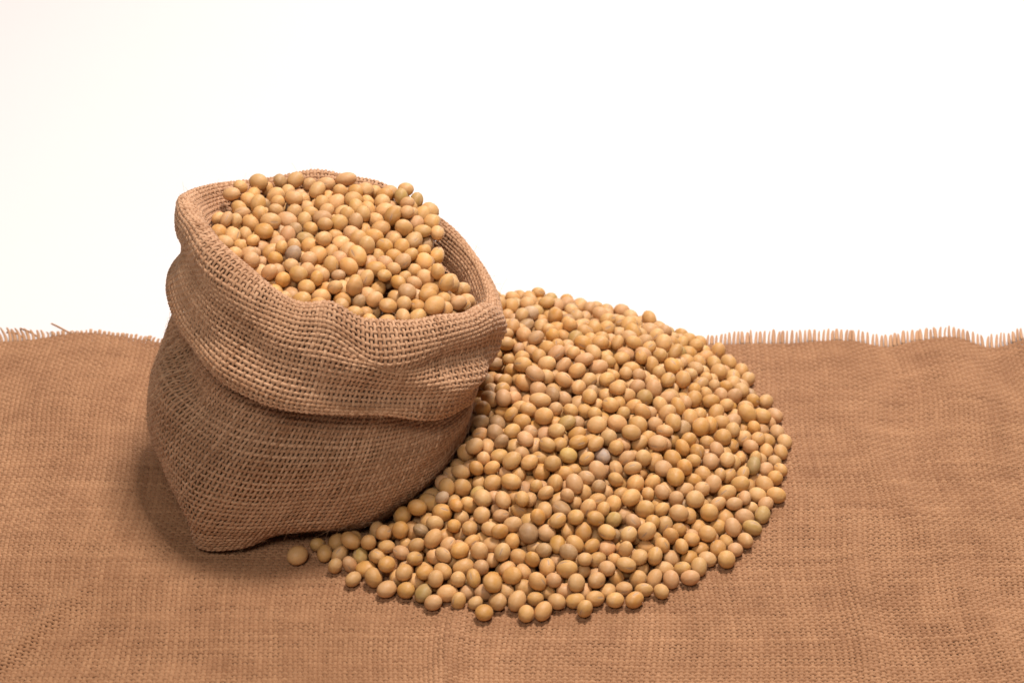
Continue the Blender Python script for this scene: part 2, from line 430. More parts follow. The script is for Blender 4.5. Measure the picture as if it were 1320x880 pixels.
def wrinkle_body(G):
    global rng
    rng = np.random.default_rng(21)
    n = smooth_noise(G.shape[:2], (9, 6), True)*.0017 + smooth_noise(G.shape[:2], (22, 12), True)*.0008 + smooth_noise(G.shape[:2], (52, 16), True)*.00035
    Tu, Tv, Nn = frames(G, True)
    n = n*sstep(.004, .02, G[..., 2])
    G = G + Nn*n[..., None]
    # hollow and fold under the left end of the cuff
    G = crease(G, [(-.131, -.085, .070), (-.120, -.115, .060), (-.108, -.130, .052)], .0040, .0080)
    G = crease(G, [(-.133, -.092, .058), (-.122, -.120, .050)], -.0028, .006)
    G = crease(G, [(-.127, -.118, .020), (-.100, -.140, .030), (-.070, -.143, .035)], -.0012, .010)
    G = crease(G, [(-.110, -.142, .012), (-.085, -.142, .010), (-.060, -.140, .010)], .0040, .0035)
    return G
def wrinkle_cuff(G):
    global rng
    rng = np.random.default_rng(34)
    n = smooth_noise(G.shape[:2], (11, 5), True)*.0020 + smooth_noise(G.shape[:2], (26, 10), True)*.0010
    Tu, Tv, Nn = frames(G, True)
    G = G + Nn*n[..., None]
    G = crease(G, [(-.105, -.115, .108), (-.080, -.135, .090), (-.055, -.140, .082), (-.035, -.134, .080)], .0034, .0060)
    G = crease(G, [(-.075, -.142, .075), (-.050, -.142, .070), (-.028, -.128, .066)], -.0018, .008)
    G = crease(G, [(-.045, -.136, .078), (-.025, -.125, .063), (-.010, -.105, .058), (-.005, -.085, .055)], .0062, .0065)
    G = crease(G, [(-.112, -.120, .090), (-.095, -.135, .078)], -.0012, .007)
    return G
def build_sack():
    root = bpy.data.objects.new('burlap_sack', None); C.objects.link(root)
    base = Vector((-.073, -.083, 0)); root.location = base
    tag(root, 'small brown burlap sack with folded-over rim, open and full of soybeans', 'sack')
    B = wrinkle_body(body_grid()); K = wrinkle_cuff(cuff_grid())
    B = B - np.array(base); K = K - np.array(base)
    bo, (Bg, bTu, bTv, bN, _) = weave('sack_body', B, MAT_SACK, root, closed=True, rad=(0.00066, 0.00042), crimp=0.00042, pitch=SP, wander=.10, tvar=.12, rvar=.2)
    bo['label'] = 'bulging lower wall of open woven jute'
    co, (Kg, kTu, kTv, kN, _) = weave('folded_cuff', K, MAT_SACK, root, closed=True, rad=(0.00066, 0.00042), crimp=0.00042, pitch=SP, wander=.10, tvar=.12, rvar=.2)
    co['label'] = 'wide rim of the sack folded outward and down'
    # fuzz: fine loose fibres standing off the yarn
    ns = 5
    V, Fc, off_ = [], [], 0
    for (G, Nn, Tu, Tv, cnt) in ((Bg, bN, bTu, bTv, 4500), (Kg, kN, kTu, kTv, 6500)):
        a = rng.integers(0, G.shape[0], cnt); b = rng.integers(2, G.shape[1]-2, cnt)
        P0 = G[a, b]; n = Nn[a, b]
        ang = rng.uniform(0, 2*np.pi, cnt)[:, None]
        tdir = Tu[a, b]*np.cos(ang) + Tv[a, b]*np.sin(ang)
        ang2 = ang + rng.normal(size=(cnt, 1))*1.2
        tdir2 = Tu[a, b]*np.cos(ang2) + Tv[a, b]*np.sin(ang2)
        Ls = rng.gamma(2.2, .0009, cnt)[:, None] + .0006
        rise = rng.uniform(.15, .75, (cnt, 1))
        t = np.linspace(0, 1, ns)[None, :, None]
        Pn = P0[:, None] + n[:, None]*(.0004 + Ls[:, None]*rise[:, None]*(t - .35*t**2)) + tdir[:, None]*Ls[:, None]*t + tdir2[:, None]*Ls[:, None]*.6*t**2
        T = np.gradient(Pn, axis=1); T /= np.linalg.norm(T, axis=2, keepdims=True) + 1e-12
        S = np.cross(T, np.broadcast_to(n[:, None], T.shape)); S /= np.linalg.norm(S, axis=2, keepdims=True) + 1e-9
        Uv = np.cross(S, T)
        w = 0.000055*(1 - .5*t[..., 0])*np.ones((cnt, 1))
        v, f, _, _ = tubes(Pn, S, Uv, w, w, np.arange(3)*2*np.pi/3, (False, True), np.zeros((cnt, ns)))
        V.append(v); Fc.append(f + off_); off_ += len(v)
    V = np.concatenate(V); Fc = np.concatenate(Fc)
    fz = link_mesh('loose_fibres', V, Fc, MAT_SACK, root)
    attr(fz, 'thread_tint', np.full(len(V), .9)); attr(fz, 'thread_uv', V*3, 'FLOAT_VECTOR')
    fz['kind'] = 'stuff'; fz['label'] = 'fine loose jute fibres standing off the weave'
    return root
build_sack()
# where every settled soybean lies: x, y, z in tenths of a mm, rotation (quaternion x, y, z in 1/99), half-axes in 1/20 mm
HEAP_BEANS = [
-677,-1480,51,-48,-56,32,70,61,56,-706,-1429,49,72,50,-23,64,59,50,-748,-288,54,13,-65,-46,73,67,58,-704,-184,49,-5,98,-10,74,64,56,
-733,-119,51,34,66,45,72,61,60,-634,-1549,50,-65,-5,54,62,59,47,-621,-1489,52,72,22,39,76,65,51,-637,-1415,51,-8,-12,61,78,66,59,
-637,-309,48,19,55,75,74,55,51,-670,-247,47,44,88,-13,75,56,51,-638,-172,52,31,-61,66,67,62,51,-675,-125,51,-40,2,66,73,58,53,
-667,-19,46,73,66,0,68,61,49,-566,-1619,47,-43,-21,38,68,55,51,-582,-1545,53,-52,-2,-84,69,56,49,-547,-1496,50,63,-64,-30,76,59,58,
-574,-1404,54,17,-74,-11,69,68,57,-573,-316,54,80,34,-26,75,63,54,-612,-228,49,92,-34,6,75,62,54,-578,-161,49,-2,-12,-72,81,64,54,
-633,-78,50,35,64,65,79,59,57,-590,-43,43,33,-92,14,54,48,44,-633,49,54,-1,-91,0,74,68,62,-491,-1623,57,-41,54,-5,78,72,62,
-522,-1562,47,11,5,-98,76,68,51,-481,-1505,52,-88,14,11,77,67,56,-520,-1433,51,17,86,-26,66,64,55,-492,-1362,51,40,7,45,73,62,60,
-510,-312,47,4,-14,-81,76,60,52,-530,-221,48,-12,-36,92,72,57,49,-509,-143,47,-90,-38,-1,71,57,50,-539,-89,43,-48,85,-12,60,54,44,
-511,10,54,-15,-67,-27,68,58,53,-532,67,49,0,-25,51,70,62,48,-488,109,55,-44,-48,-48,72,57,55,-441,-1678,49,15,0,30,76,63,57,
-412,-1619,52,67,-4,72,63,60,50,-437,-1555,52,36,-4,-86,76,59,56,-417,-1495,51,-19,53,-40,69,59,50,-458,-1445,55,62,66,-33,78,68,59,
-427,-1365,50,-66,-73,11,74,69,56,-449,-385,50,-18,-35,90,74,61,53,-461,-235,46,-30,-20,-47,61,52,44,-445,-155,50,-5,90,35,70,60,53,
-480,-84,47,71,45,13,66,52,49,-441,-26,46,7,-11,-63,72,59,49,-462,42,48,74,-45,-11,73,57,52,-409,119,46,-72,67,-13,67,60,48,
-374,-1687,51,-89,16,-30,72,62,56,-343,-1636,48,8,-9,88,74,61,53,-378,-1571,52,52,-52,-26,75,63,54,-349,-1507,53,91,-5,37,73,68,59,
-394,-1434,52,-72,49,-11,76,66,60,-363,-1379,51,72,-50,-13,72,63,57,-396,-1297,51,-33,-67,46,74,61,59,-371,-1233,47,83,52,13,65,61,51,
-362,-420,47,5,11,63,70,67,51,-415,-93,49,15,97,10,78,69,55,-351,-1,47,-20,-34,90,64,55,47,-394,57,50,39,-82,38,63,62,53,
-351,106,45,95,24,2,67,57,48,-366,163,52,7,74,-63,70,65,57,-274,-1752,50,11,90,-33,65,58,56,-312,-1703,52,-22,-29,51,75,70,54,
-280,-1645,47,-86,47,-7,70,59,52,-312,-1578,50,-10,-10,88,82,70,57,-294,-1516,45,-33,18,-69,62,52,44,-330,-1446,53,-13,-69,54,72,63,54,
-301,-1384,46,12,5,98,65,57,49,-319,-1316,52,26,83,39,76,64,60,-289,-1262,51,34,-83,-4,69,64,50,-321,-1175,51,66,-21,-12,64,61,53,
-281,-1131,47,22,96,-3,69,65,50,-289,-541,49,5,36,82,72,64,50,-326,-482,55,5,50,61,82,66,56,-295,-121,51,-17,-79,-56,64,62,54,
-322,-57,50,-60,68,-4,66,62,56,-284,-7,54,10,84,-50,77,71,57,-332,49,49,-91,11,-28,68,60,52,-258,107,53,49,26,-73,67,53,50,
-290,180,42,97,-16,-2,59,49,42,-187,-1747,52,-61,43,64,66,58,47,-229,-1705,52,1,67,-72,81,65,61,-206,-1634,47,17,-41,-47,61,54,49,
-244,-1586,49,-19,-43,-85,65,56,56,-221,-1533,46,-33,-17,11,63,57,46,-252,-1460,45,-23,-87,40,63,51,47,-219,-1373,49,34,14,3,66,65,49,
-242,-1207,48,87,46,7,69,65,55,-213,-1148,49,2,-15,96,73,62,56,-262,-1073,47,-9,-42,89,62,54,47,-230,-998,51,-63,31,-42,77,62,53,
-207,-887,53,20,17,-74,77,64,54,-204,-801,58,20,-61,24,78,67,53,-225,-646,56,-11,-88,-24,79,70,63,-258,-594,47,39,9,-7,68,54,49,
-194,7,46,31,-30,-88,59,52,46,-225,61,51,37,-17,-88,71,63,53,-198,121,48,27,14,70,72,60,47,-236,166,48,-87,-27,32,67,56,51,
-203,225,51,34,-34,-61,79,64,60,-128,-1748,45,-25,82,50,59,48,50,-157,-1695,48,-81,-35,31,64,57,50,-141,-1633,49,71,67,10,70,68,56,
-180,-1583,45,5,-98,-12,66,57,47,-166,-1526,43,-86,48,11,61,53,44,-174,-1455,53,-83,28,-28,78,68,60,-182,-1324,51,63,75,13,70,59,60,
-139,-1273,51,-98,5,1,75,65,60,-190,-953,54,24,-59,-36,77,63,61,-136,-135,51,-29,-59,67,70,63,57,-173,-48,52,-78,-59,-14,68,67,62,
-129,9,53,8,65,74,76,67,64,-167,59,51,-10,61,-47,65,60,52,-137,116,48,-11,6,57,72,70,52,-162,178,48,-35,82,-40,67,56,53,
-131,239,54,-53,-10,15,81,69,63,-97,-1805,49,42,-89,-5,70,65,54,-50,-1751,52,-85,26,-30,74,66,57,-94,-1698,51,7,-95,-21,80,63,54,
-65,-1636,55,92,-7,-3,79,75,64,-113,-1575,51,44,-6,-60,73,61,55,-56,-1520,48,54,-48,-30,68,55,52,-84,-1465,49,2,75,61,71,57,49,
-95,-1324,53,-53,44,-69,69,63,55,-55,-1278,52,18,84,46,68,62,54,-52,12,48,-74,47,-12,63,56,52,-93,61,51,92,-24,12,74,63,56,
-72,125,52,-60,20,27,71,59,59,-102,183,49,58,-79,8,73,61,55,-48,239,52,19,90,-18,75,56,52,17,-1753,57,-30,63,-57,82,74,62,
-24,-1697,53,-37,-63,66,79,65,58,7,-1633,47,79,59,10,73,62,52,-25,-1576,53,-63,-16,19,80,67,63,5,-1514,48,-83,52,2,76,65,54,
-28,-1451,47,-7,11,87,69,57,51,-1,-1401,48,-47,-45,3,61,54,47,-15,-1334,53,60,-41,-51,76,66,63,-2,-31,49,60,-38,-16,70,56,43,
29,8,45,-26,30,-85,57,50,45,-27,82,53,14,-87,-38,74,68,60,20,130,52,24,-18,53,70,67,56,-26,180,52,60,27,30,84,64,62,
27,265,47,13,-1,27,72,63,52,48,-1810,49,-32,-34,61,69,59,56,82,-1730,49,-42,10,35,64,60,52,43,-1684,56,12,-88,-17,82,66,61,
88,-1637,56,-24,30,68,78,57,62,62,-1579,51,62,-19,-65,67,61,48,92,-1523,49,-35,87,-16,71,56,51,61,-1459,47,-5,-85,-49,58,54,46,
90,-1410,55,-65,-52,-52,72,69,57,97,-104,53,-11,-89,19,73,62,57,62,-46,51,97,-13,-2,76,69,60,86,15,50,-96,-1,17,69,60,54,
54,72,53,-31,26,-70,73,73,57,92,118,53,-73,7,-61,67,61,47,48,184,46,8,12,96,65,61,50,85,238,51,86,22,23,75,65,54,
109,-1799,51,1,-13,51,80,59,60,157,-1748,52,-43,-1,-48,71,64,58,125,-1689,46,-6,10,85,71,55,48,155,-1637,53,-22,-61,34,70,65,57,
123,-1583,49,-30,-20,60,71,56,51,154,-1521,48,-28,85,-38,78,58,53,117,-1470,49,8,92,-29,64,55,52,151,-1410,44,-91,37,5,69,54,45,
181,-12,47,-11,-2,98,73,61,50,138,55,45,1,-14,-92,70,56,48,149,122,48,-7,-10,-90,76,60,54,116,192,48,-25,-73,-62,56,56,48,
149,234,49,87,20,-11,67,59,50,222,-1741,49,-97,-14,-6,72,57,55,190,-1693,52,32,34,17,79,60,59,213,-1632,50,29,-33,-54,67,60,56,
182,-1576,47,-13,-6,58,71,57,52,219,-1510,48,8,38,-90,63,58,49,180,-1460,55,-61,41,65,73,61,52,225,-1415,54,-74,-49,-43,82,58,58,
202,-69,54,-32,73,44,70,63,56,246,8,56,-57,-43,61,79,69,59,199,48,48,62,21,23,71,56,55,217,107,47,31,-68,-46,60,54,50,
186,189,50,41,-62,-64,71,59,61,230,234,49,22,-21,-36,68,62,52,254,-1790,56,-61,17,73,73,63,53,292,-1733,51,84,36,-9,78,59,56,
256,-1688,47,-46,-53,45,67,53,51,298,-1621,51,-77,-52,-27,76,64,51,256,-1571,50,18,-53,-77,69,60,58,300,-1527,55,60,-28,65,71,57,62,
266,-1469,48,9,-9,-58,72,64,54,296,-1406,52,61,76,12,81,68,63,255,-1348,55,-62,-18,24,86,72,61,297,-1281,52,53,-73,-27,75,70,56,
266,-58,50,22,-71,66,73,59,57,305,-2,54,45,-72,6,74,64,56,262,75,53,3,58,-71,67,60,55,309,117,51,40,-10,-56,82,62,56,
268,169,49,70,-24,4,62,58,53,288,221,50,29,83,-31,65,60,48,362,-1739,48,25,-95,1,70,59,54,338,-1682,45,-11,-6,58,69,60,46,
372,-1622,54,-60,-45,-63,72,60,50,335,-1575,51,-23,31,66,69,56,50,369,-1522,49,41,26,47,72,60,57,333,-1469,51,10,11,51,80,66,60,
369,-1411,43,8,11,59,61,52,43,337,-1352,48,58,-48,-21,61,55,44,377,-1294,47,-58,30,-34,66,54,47,348,-57,50,90,-5,-2,76,61,55,
396,-10,56,26,34,-63,77,72,62,315,53,42,-12,-97,9,61,48,41,371,99,51,-38,10,-54,66,64,56,333,176,47,16,15,84,76,58,49,
431,-1736,49,23,-61,-69,80,60,54,398,-1672,47,-12,7,98,63,52,51,448,-1629,55,59,28,-67,72,68,60,408,-1573,51,18,85,40,73,63,58,
436,-1510,54,-6,-74,59,78,69,60,406,-1453,53,-34,29,-87,81,65,53,449,-1401,46,-81,4,16,58,50,49,412,-1341,47,8,46,-76,64,52,49,
450,-1287,50,11,6,-41,78,68,56,396,-1233,53,-7,-12,95,82,74,63,450,-129,50,1,88,-44,76,61,56,428,-68,53,-54,-76,-3,74,62,55,
463,-16,47,12,-3,98,66,60,51,410,51,49,10,-46,-85,74,58,54,433,114,54,-3,-92,-4,80,66,56,390,153,45,-5,-13,-96,59,54,47,
465,-1682,48,1,65,75,66,56,46,507,-1619,51,24,28,-75,75,55,49,468,-1565,47,-14,38,-70,64,53,49,516,-1513,46,57,49,24,62,51,47,
478,-1453,49,-8,12,-93,77,61,56,515,-1402,54,-64,-12,-38,72,67,54,477,-1350,54,-79,38,46,72,64,62,518,-1280,51,90,5,33,71,60,53,
485,-1224,55,-43,64,-35,76,71,62,525,-1173,46,3,-98,6,76,54,49,499,-212,42,80,57,-9,65,52,42,521,-137,47,-12,-25,94,70,54,49,
486,-84,47,59,-7,-10,61,54,51,523,-43,45,-89,-23,32,62,48,41,480,54,50,44,8,30,73,59,57,498,114,51,35,62,69,70,60,56,
527,-1689,47,-81,38,-19,63,53,50,565,-1627,51,-64,-62,-39,68,62,53,546,-1570,50,7,11,-6,73,63,56,576,-1513,52,-36,28,-86,73,66,55,
545,-1458,50,-39,-15,73,76,59,49,577,-1392,49,71,-67,-16,75,61,54,543,-1335,60,-9,73,-18,83,70,59,584,-1282,48,-97,-11,9,73,62,54,
563,-1221,50,-12,4,-95,80,67,56,601,-1162,49,-49,-75,34,76,58,54,567,-1101,54,-26,-24,-33,73,66,61,600,-1038,54,-35,30,-59,83,72,61,
593,-276,43,94,-30,-9,62,57,43,571,-184,52,32,-13,-62,77,67,57,608,-127,50,24,-33,-85,75,61,56,553,-87,51,86,13,-9,77,64,58,
576,-24,51,65,-58,-19,76,62,57,550,70,50,11,8,-56,71,67,58,634,-1619,50,7,87,-46,72,60,55,609,-1564,49,-4,65,65,71,52,52,
639,-1504,48,86,48,4,69,63,53,609,-1448,51,-63,-29,38,71,61,54,656,-1400,57,67,31,-47,77,61,59,624,-1345,52,-63,60,-43,74,63,62,
656,-1281,53,15,-53,-79,82,67,56,627,-1223,52,79,-37,-47,72,60,50,659,-1166,48,-13,26,5,61,54,49,636,-1099,51,46,47,53,69,63,60,
668,-1035,56,-11,-32,-56,85,71,60,636,-971,53,-1,-36,48,76,61,56,675,-923,46,12,-4,98,64,59,49,655,-656,46,-48,6,-11,64,52,50,
661,-394,50,67,21,32,75,58,56,619,-329,49,8,-98,15,77,58,56,681,-267,53,-74,52,-23,80,68,60,627,-206,47,-66,-56,18,63,54,51,
668,-145,49,82,54,-6,78,65,54,630,-68,46,2,13,97,70,59,50,660,-18,50,47,-40,-51,70,60,48,616,32,49,77,-61,-8,75,69,56,
669,-1558,52,34,15,-69,73,61,53,704,-1508,47,11,-6,98,71,63,51,683,-1452,46,-94,-27,-1,70,57,49,722,-1389,45,-29,94,11,72,60,46,
689,-1337,55,3,-47,-66,85,64,66,723,-1275,47,-1,-14,-38,62,57,51,680,-1220,46,67,-59,-12,63,52,46,738,-1159,46,7,11,94,77,59,49,
700,-1092,47,-7,98,-14,72,62,51,730,-1034,55,14,-47,-45,78,69,56,700,-977,51,-70,5,-18,67,60,57,741,-925,50,87,-18,32,67,58,52,
721,-846,54,43,-25,-42,74,71,63,735,-786,50,-34,-26,-16,69,58,53,697,-700,47,-21,62,-71,68,54,49,731,-647,57,-56,50,23,79,62,62,
709,-590,46,-4,13,-74,64,63,49,738,-518,45,-84,50,-8,68,53,48,690,-459,49,-6,10,-49,89,75,55,729,-398,50,-17,87,-41,75,61,56,
698,-335,53,-5,-16,-98,81,63,65,743,-276,53,39,-51,74,71,59,47,697,-206,47,-22,-96,-2,70,57,51,729,-158,45,83,-52,-9,71,57,48,
699,-76,50,62,77,12,78,69,56,712,-12,46,-42,-89,8,65,57,49,771,-1517,53,27,35,21,79,66,57,746,-1454,52,48,-72,-29,79,66,60,
781,-1400,44,-10,9,-60,64,52,44,755,-1331,52,63,-32,-17,69,64,62,787,-1271,52,-70,-68,10,78,70,61,767,-1212,48,-24,60,-69,64,56,48,
806,-1147,52,64,37,17,80,63,50,772,-1099,49,-11,7,98,73,64,54,796,-1028,50,7,12,62,75,72,57,764,-975,50,46,48,0,63,59,52,
804,-908,49,-44,-6,11,69,63,50,784,-851,51,53,-40,-1,69,57,48,800,-793,48,92,33,0,73,65,54,784,-711,46,-59,78,-13,64,55,50,
816,-655,52,-63,63,-25,73,65,61,777,-598,49,-10,10,-83,76,65,56,800,-527,50,60,-64,-43,70,61,54,768,-461,48,-12,-98,2,78,64,53,
795,-405,50,29,81,38,71,60,57,766,-343,53,63,64,-38,74,62,55,803,-291,46,98,7,-12,70,64,49,764,-217,50,70,55,31,74,59,56,
793,-154,49,-9,43,-81,64,58,55,780,-87,51,70,-70,7,82,69,58,809,-1453,46,34,-92,-7,63,58,49,850,-1403,49,-67,32,-45,76,57,53,
823,-1322,42,-3,12,-72,64,50,41,858,-1270,54,9,-88,40,77,65,64,828,-1208,51,-11,12,-48,77,63,59,863,-1157,51,42,-80,11,67,53,54,
834,-1081,46,78,60,13,63,56,49,865,-1021,51,34,-91,-20,75,66,57,830,-969,49,-5,14,-98,68,62,55,874,-910,54,-47,84,-21,81,71,63,
848,-846,49,39,-90,-2,74,65,56,872,-783,60,74,-28,37,83,72,56,844,-724,49,33,32,61,74,62,53,876,-653,51,57,2,55,68,58,51,
844,-593,50,-36,-14,0,67,63,55,864,-531,55,-78,-43,0,77,71,62,838,-471,52,-25,34,-90,79,57,58,859,-411,49,10,10,86,74,65,56,
830,-351,50,-94,-28,8,73,63,58,866,-295,47,-17,-27,91,63,52,49,823,-222,47,-83,-52,-5,70,63,50,852,-162,58,-64,10,74,79,70,62,
882,-1331,51,75,1,-19,76,60,54,927,-1255,51,51,-74,-41,73,61,55,889,-1209,49,-16,33,72,64,57,50,920,-1131,50,-26,-95,0,73,66,55,
890,-1077,48,23,-2,48,66,55,49,925,-1025,43,-2,13,-90,65,51,43,890,-968,49,-47,44,55,58,54,45,945,-908,49,14,5,1,73,62,56,
915,-850,48,7,-12,-89,63,61,54,930,-785,47,76,43,34,67,55,50,905,-724,56,12,43,55,83,72,64,942,-661,52,8,10,-6,81,69,60,
911,-590,54,-20,-15,79,88,71,63,944,-530,51,-16,-96,15,77,64,60,903,-483,46,73,-4,16,61,51,50,926,-413,52,15,-63,68,75,60,53,
896,-354,55,62,39,55,80,70,64,937,-295,50,-14,8,-71,78,61,59,888,-241,54,56,-31,-37,83,70,58,946,-1189,50,-41,-23,41,68,61,55,
990,-1134,52,-14,-97,10,77,63,61,953,-1076,54,-78,44,2,76,67,63,997,-1027,52,-1,-47,-67,72,62,60,967,-972,51,-30,-7,49,74,61,57,
1008,-911,44,11,8,-45,60,51,45,981,-852,49,67,-71,-13,75,60,55,993,-785,49,-15,-97,-2,75,63,56,973,-723,53,-14,-33,-69,75,70,55,
1012,-663,50,16,-87,26,67,57,50,974,-600,48,-7,13,-66,70,61,53,1013,-518,51,-44,62,-61,77,62,58,958,-471,49,34,56,64,71,58,52,
958,-361,53,57,48,21,72,66,57,1024,-968,47,68,-55,-15,65,56,48,1038,-858,49,61,-69,-28,71,62,50,1060,-788,48,10,-18,77,69,61,49,
1037,-723,48,-50,43,-48,74,56,57,1041,-613,50,59,-27,-30,77,61,55,-695,-297,48,-58,-30,67,65,50,49,-723,-238,79,-59,-11,-40,74,69,56,
-701,-153,99,-18,-26,92,79,64,54,-582,-1458,95,-19,21,-18,81,73,60,-620,-275,93,-85,27,-40,74,66,61,-663,-211,89,5,-45,87,75,59,54,
-632,-122,89,-16,-65,62,80,59,56,-516,-1475,97,59,64,-15,64,60,55,-561,-262,78,-66,-65,35,72,63,58,-595,-205,99,68,62,-36,77,62,61,
-577,-102,73,-38,88,-11,67,57,46,-617,-8,76,13,-10,56,75,61,53,-570,20,53,-88,11,-41,74,62,57,-445,-1598,96,53,-83,4,70,64,58,
-482,-1547,87,71,-18,-19,61,55,48,-450,-1501,99,-6,7,-98,63,51,47,-487,-1405,98,-47,39,-53,74,65,57,-501,-256,82,-67,-58,13,73,65,55,
-535,-179,88,-34,-1,-62,70,61,55,-520,-90,97,-23,-89,11,77,74,63,-545,-36,72,31,-56,70,73,63,56,-500,49,94,-25,-92,26,76,63,48,
-382,-1641,93,42,-86,-26,69,59,54,-396,-1530,94,81,-46,-5,68,63,52,-382,-1478,89,-54,-13,-81,55,50,49,-432,-1410,96,-79,12,-58,70,58,52,
-402,-1338,99,-58,33,34,79,60,60,-400,-386,97,22,38,-56,89,70,60,-470,-344,88,-32,17,91,76,64,58,-430,-238,94,-53,45,-43,79,65,56,
-481,-191,72,6,-35,14,64,60,53,-456,-112,90,-75,6,-39,67,61,55,-480,-38,79,-27,-3,84,68,66,49,-418,13,86,64,28,-54,72,65,58,
-443,80,87,35,-77,39,79,67,59,-309,-1638,93,-6,2,36,69,60,51,-347,-1567,98,-2,-48,-73,73,52,52,-304,-1482,90,-63,-49,-53,68,55,51,
-362,-1415,105,-2,-12,72,78,68,63,-336,-1351,94,-62,-14,-33,75,54,50,-355,-1273,84,-2,-75,34,66,59,53,-317,-1222,92,94,5,27,83,71,59,
-331,-392,84,-87,3,-14,61,48,44,-344,-243,92,52,-38,4,78,70,58,-389,-172,75,-5,2,-52,72,59,56,-350,-102,71,89,-10,42,71,56,55,
-382,-42,55,-86,28,-14,64,60,50,-359,36,95,17,-16,27,67,64,55,-383,94,89,75,-60,-6,66,57,49,-304,140,68,-80,1,-12,67,61,53,
-269,-1678,94,-40,-65,1,68,56,53,-245,-1628,89,29,83,44,74,60,54,-275,-1552,92,75,-3,-28,70,62,55,-254,-1505,73,39,86,-27,63,52,49,
-282,-1429,81,-22,-36,-63,70,58,57,-272,-1365,83,-20,3,-50,82,59,51,-288,-1302,100,-38,-21,-89,70,59,53,-256,-1246,93,8,74,39,70,62,52,
-272,-1170,91,46,-7,-25,77,67,54,-247,-1113,91,68,-52,-14,74,66,56,-274,-519,97,16,-17,91,74,61,54,-293,-453,95,21,-9,91,84,66,55,
-322,-171,89,-26,18,-85,78,61,51,-247,-113,82,23,-91,8,69,69,51,-274,-59,81,48,-67,-48,61,52,51,-247,25,85,24,19,89,64,53,47,
-279,58,56,48,78,24,58,51,45,-237,144,101,-17,-31,29,68,59,54,-189,-1674,89,-64,38,-65,65,59,54,-175,-1612,94,-95,-12,1,81,64,57,
-211,-1569,87,35,-80,-25,62,50,47,-192,-1501,89,-16,-28,91,76,69,56,-228,-1424,60,-57,23,-30,56,52,42,-169,-1391,75,67,62,28,73,59,50,
-217,-1300,90,97,-2,18,67,53,50,-187,-1249,89,14,13,-79,66,64,54,-203,-1185,91,-97,-10,7,72,59,54,-230,-1056,84,-9,43,15,66,55,48,
-191,-996,109,21,-23,27,87,73,64,-176,-880,110,7,-99,-1,77,63,62,-188,-755,98,-31,-92,17,75,61,54,-208,-668,108,52,12,66,64,54,50,
-177,-84,100,-42,63,63,72,59,55,-221,-27,77,-42,-11,65,62,51,51,-187,28,99,48,64,50,73,64,58,-194,101,98,-10,25,-71,74,70,56,
-175,168,102,8,5,11,72,66,56,-136,-1671,94,48,26,72,71,55,50,-108,-1618,98,-68,16,-63,71,58,56,-153,-1551,88,20,-9,-91,77,54,53,
-116,-1507,63,29,72,55,82,60,59,-123,-1425,67,61,-57,52,64,58,50,-100,-1379,89,-15,19,80,60,54,43,-137,-1334,91,20,-47,-47,75,61,52,
-95,-1264,93,5,25,67,77,62,56,-174,-1065,87,-78,50,-1,71,58,50,-161,-700,91,-60,-78,5,74,61,52,-119,-87,83,27,79,9,70,61,59,
-142,-27,101,39,56,72,77,61,58,-80,28,105,-10,-27,26,81,67,62,-128,76,95,-29,-40,86,68,57,55,-114,145,93,27,-66,-68,69,58,47,
-69,-1710,102,-70,-63,24,83,74,59,-15,-1617,93,-6,26,-85,69,55,48,-73,-1568,90,-70,-48,33,61,56,52,-28,-1533,92,-15,-59,-64,61,51,45,
-68,-1425,71,-44,-13,-29,61,50,41,-32,-1388,91,-19,-4,-83,72,62,53,-57,-1327,100,36,-60,-43,82,66,58,-13,-1253,92,-83,-51,-14,69,64,57,
-68,-1209,84,42,-14,-11,62,53,49,-11,-78,84,37,21,21,72,63,54,-34,-18,97,-21,29,-78,78,66,61,-3,38,74,61,11,12,75,63,49,
-70,88,93,11,96,11,60,53,45,-10,154,100,54,21,59,70,57,48,-74,204,95,-42,-82,33,80,67,58,1,-1675,107,-90,18,-22,77,66,52,
41,-1632,91,-30,20,-57,69,61,52,23,-1567,101,58,-58,13,77,73,59,52,-1504,77,-52,-43,57,64,50,51,19,-1441,80,11,-65,-73,64,57,56,
43,-1384,96,19,89,-26,82,70,64,26,-1322,94,-71,65,23,61,60,47,68,-1256,99,90,38,1,71,59,56,5,-135,78,-38,54,66,73,63,58,
56,-80,104,-16,-56,51,75,65,65,37,-2,100,-45,-79,24,80,66,65,98,54,93,96,15,-13,77,69,60,41,109,97,-12,-17,-3,61,50,46,
77,164,95,72,62,16,79,68,61,22,221,83,33,-9,-82,69,59,53,89,-1694,96,73,23,-47,76,63,59,124,-1621,104,56,-34,-55,71,61,58,
100,-1564,87,55,81,-5,62,56,44,131,-1504,92,11,-41,-67,65,57,52,87,-1462,97,59,77,2,78,60,59,117,-1389,112,-3,-56,81,79,67,59,
88,-1321,93,14,94,-21,67,62,47,128,-1265,97,-21,59,-63,74,65,55,82,-141,102,-13,-1,11,78,64,57,135,-82,91,32,10,15,68,60,51,
102,-26,93,-11,-2,84,80,58,55,148,11,84,-51,-70,48,66,53,51,122,112,111,39,18,-38,76,68,60,138,164,89,40,59,65,69,56,50,
147,-1683,94,-1,59,61,63,57,53,194,-1644,111,70,-21,9,81,73,58,155,-1570,91,21,-29,-56,68,55,51,190,-1516,99,-37,-56,49,84,63,64,
141,-1443,93,-69,-27,63,72,61,50,185,-1397,99,26,-8,-92,76,62,59,156,-1325,103,-49,47,-24,76,64,57,193,-1265,102,55,-14,5,71,57,51,
191,-285,92,-3,47,-87,66,60,48,155,-157,88,17,-24,87,60,55,48,219,-104,100,50,-74,-40,68,58,55,177,-37,94,62,36,48,62,54,46,
202,18,94,-75,56,-17,71,61,51,177,85,85,4,95,15,66,65,54,195,142,85,-74,25,-19,64,63,55,226,-1699,96,67,-59,-43,73,65,52,
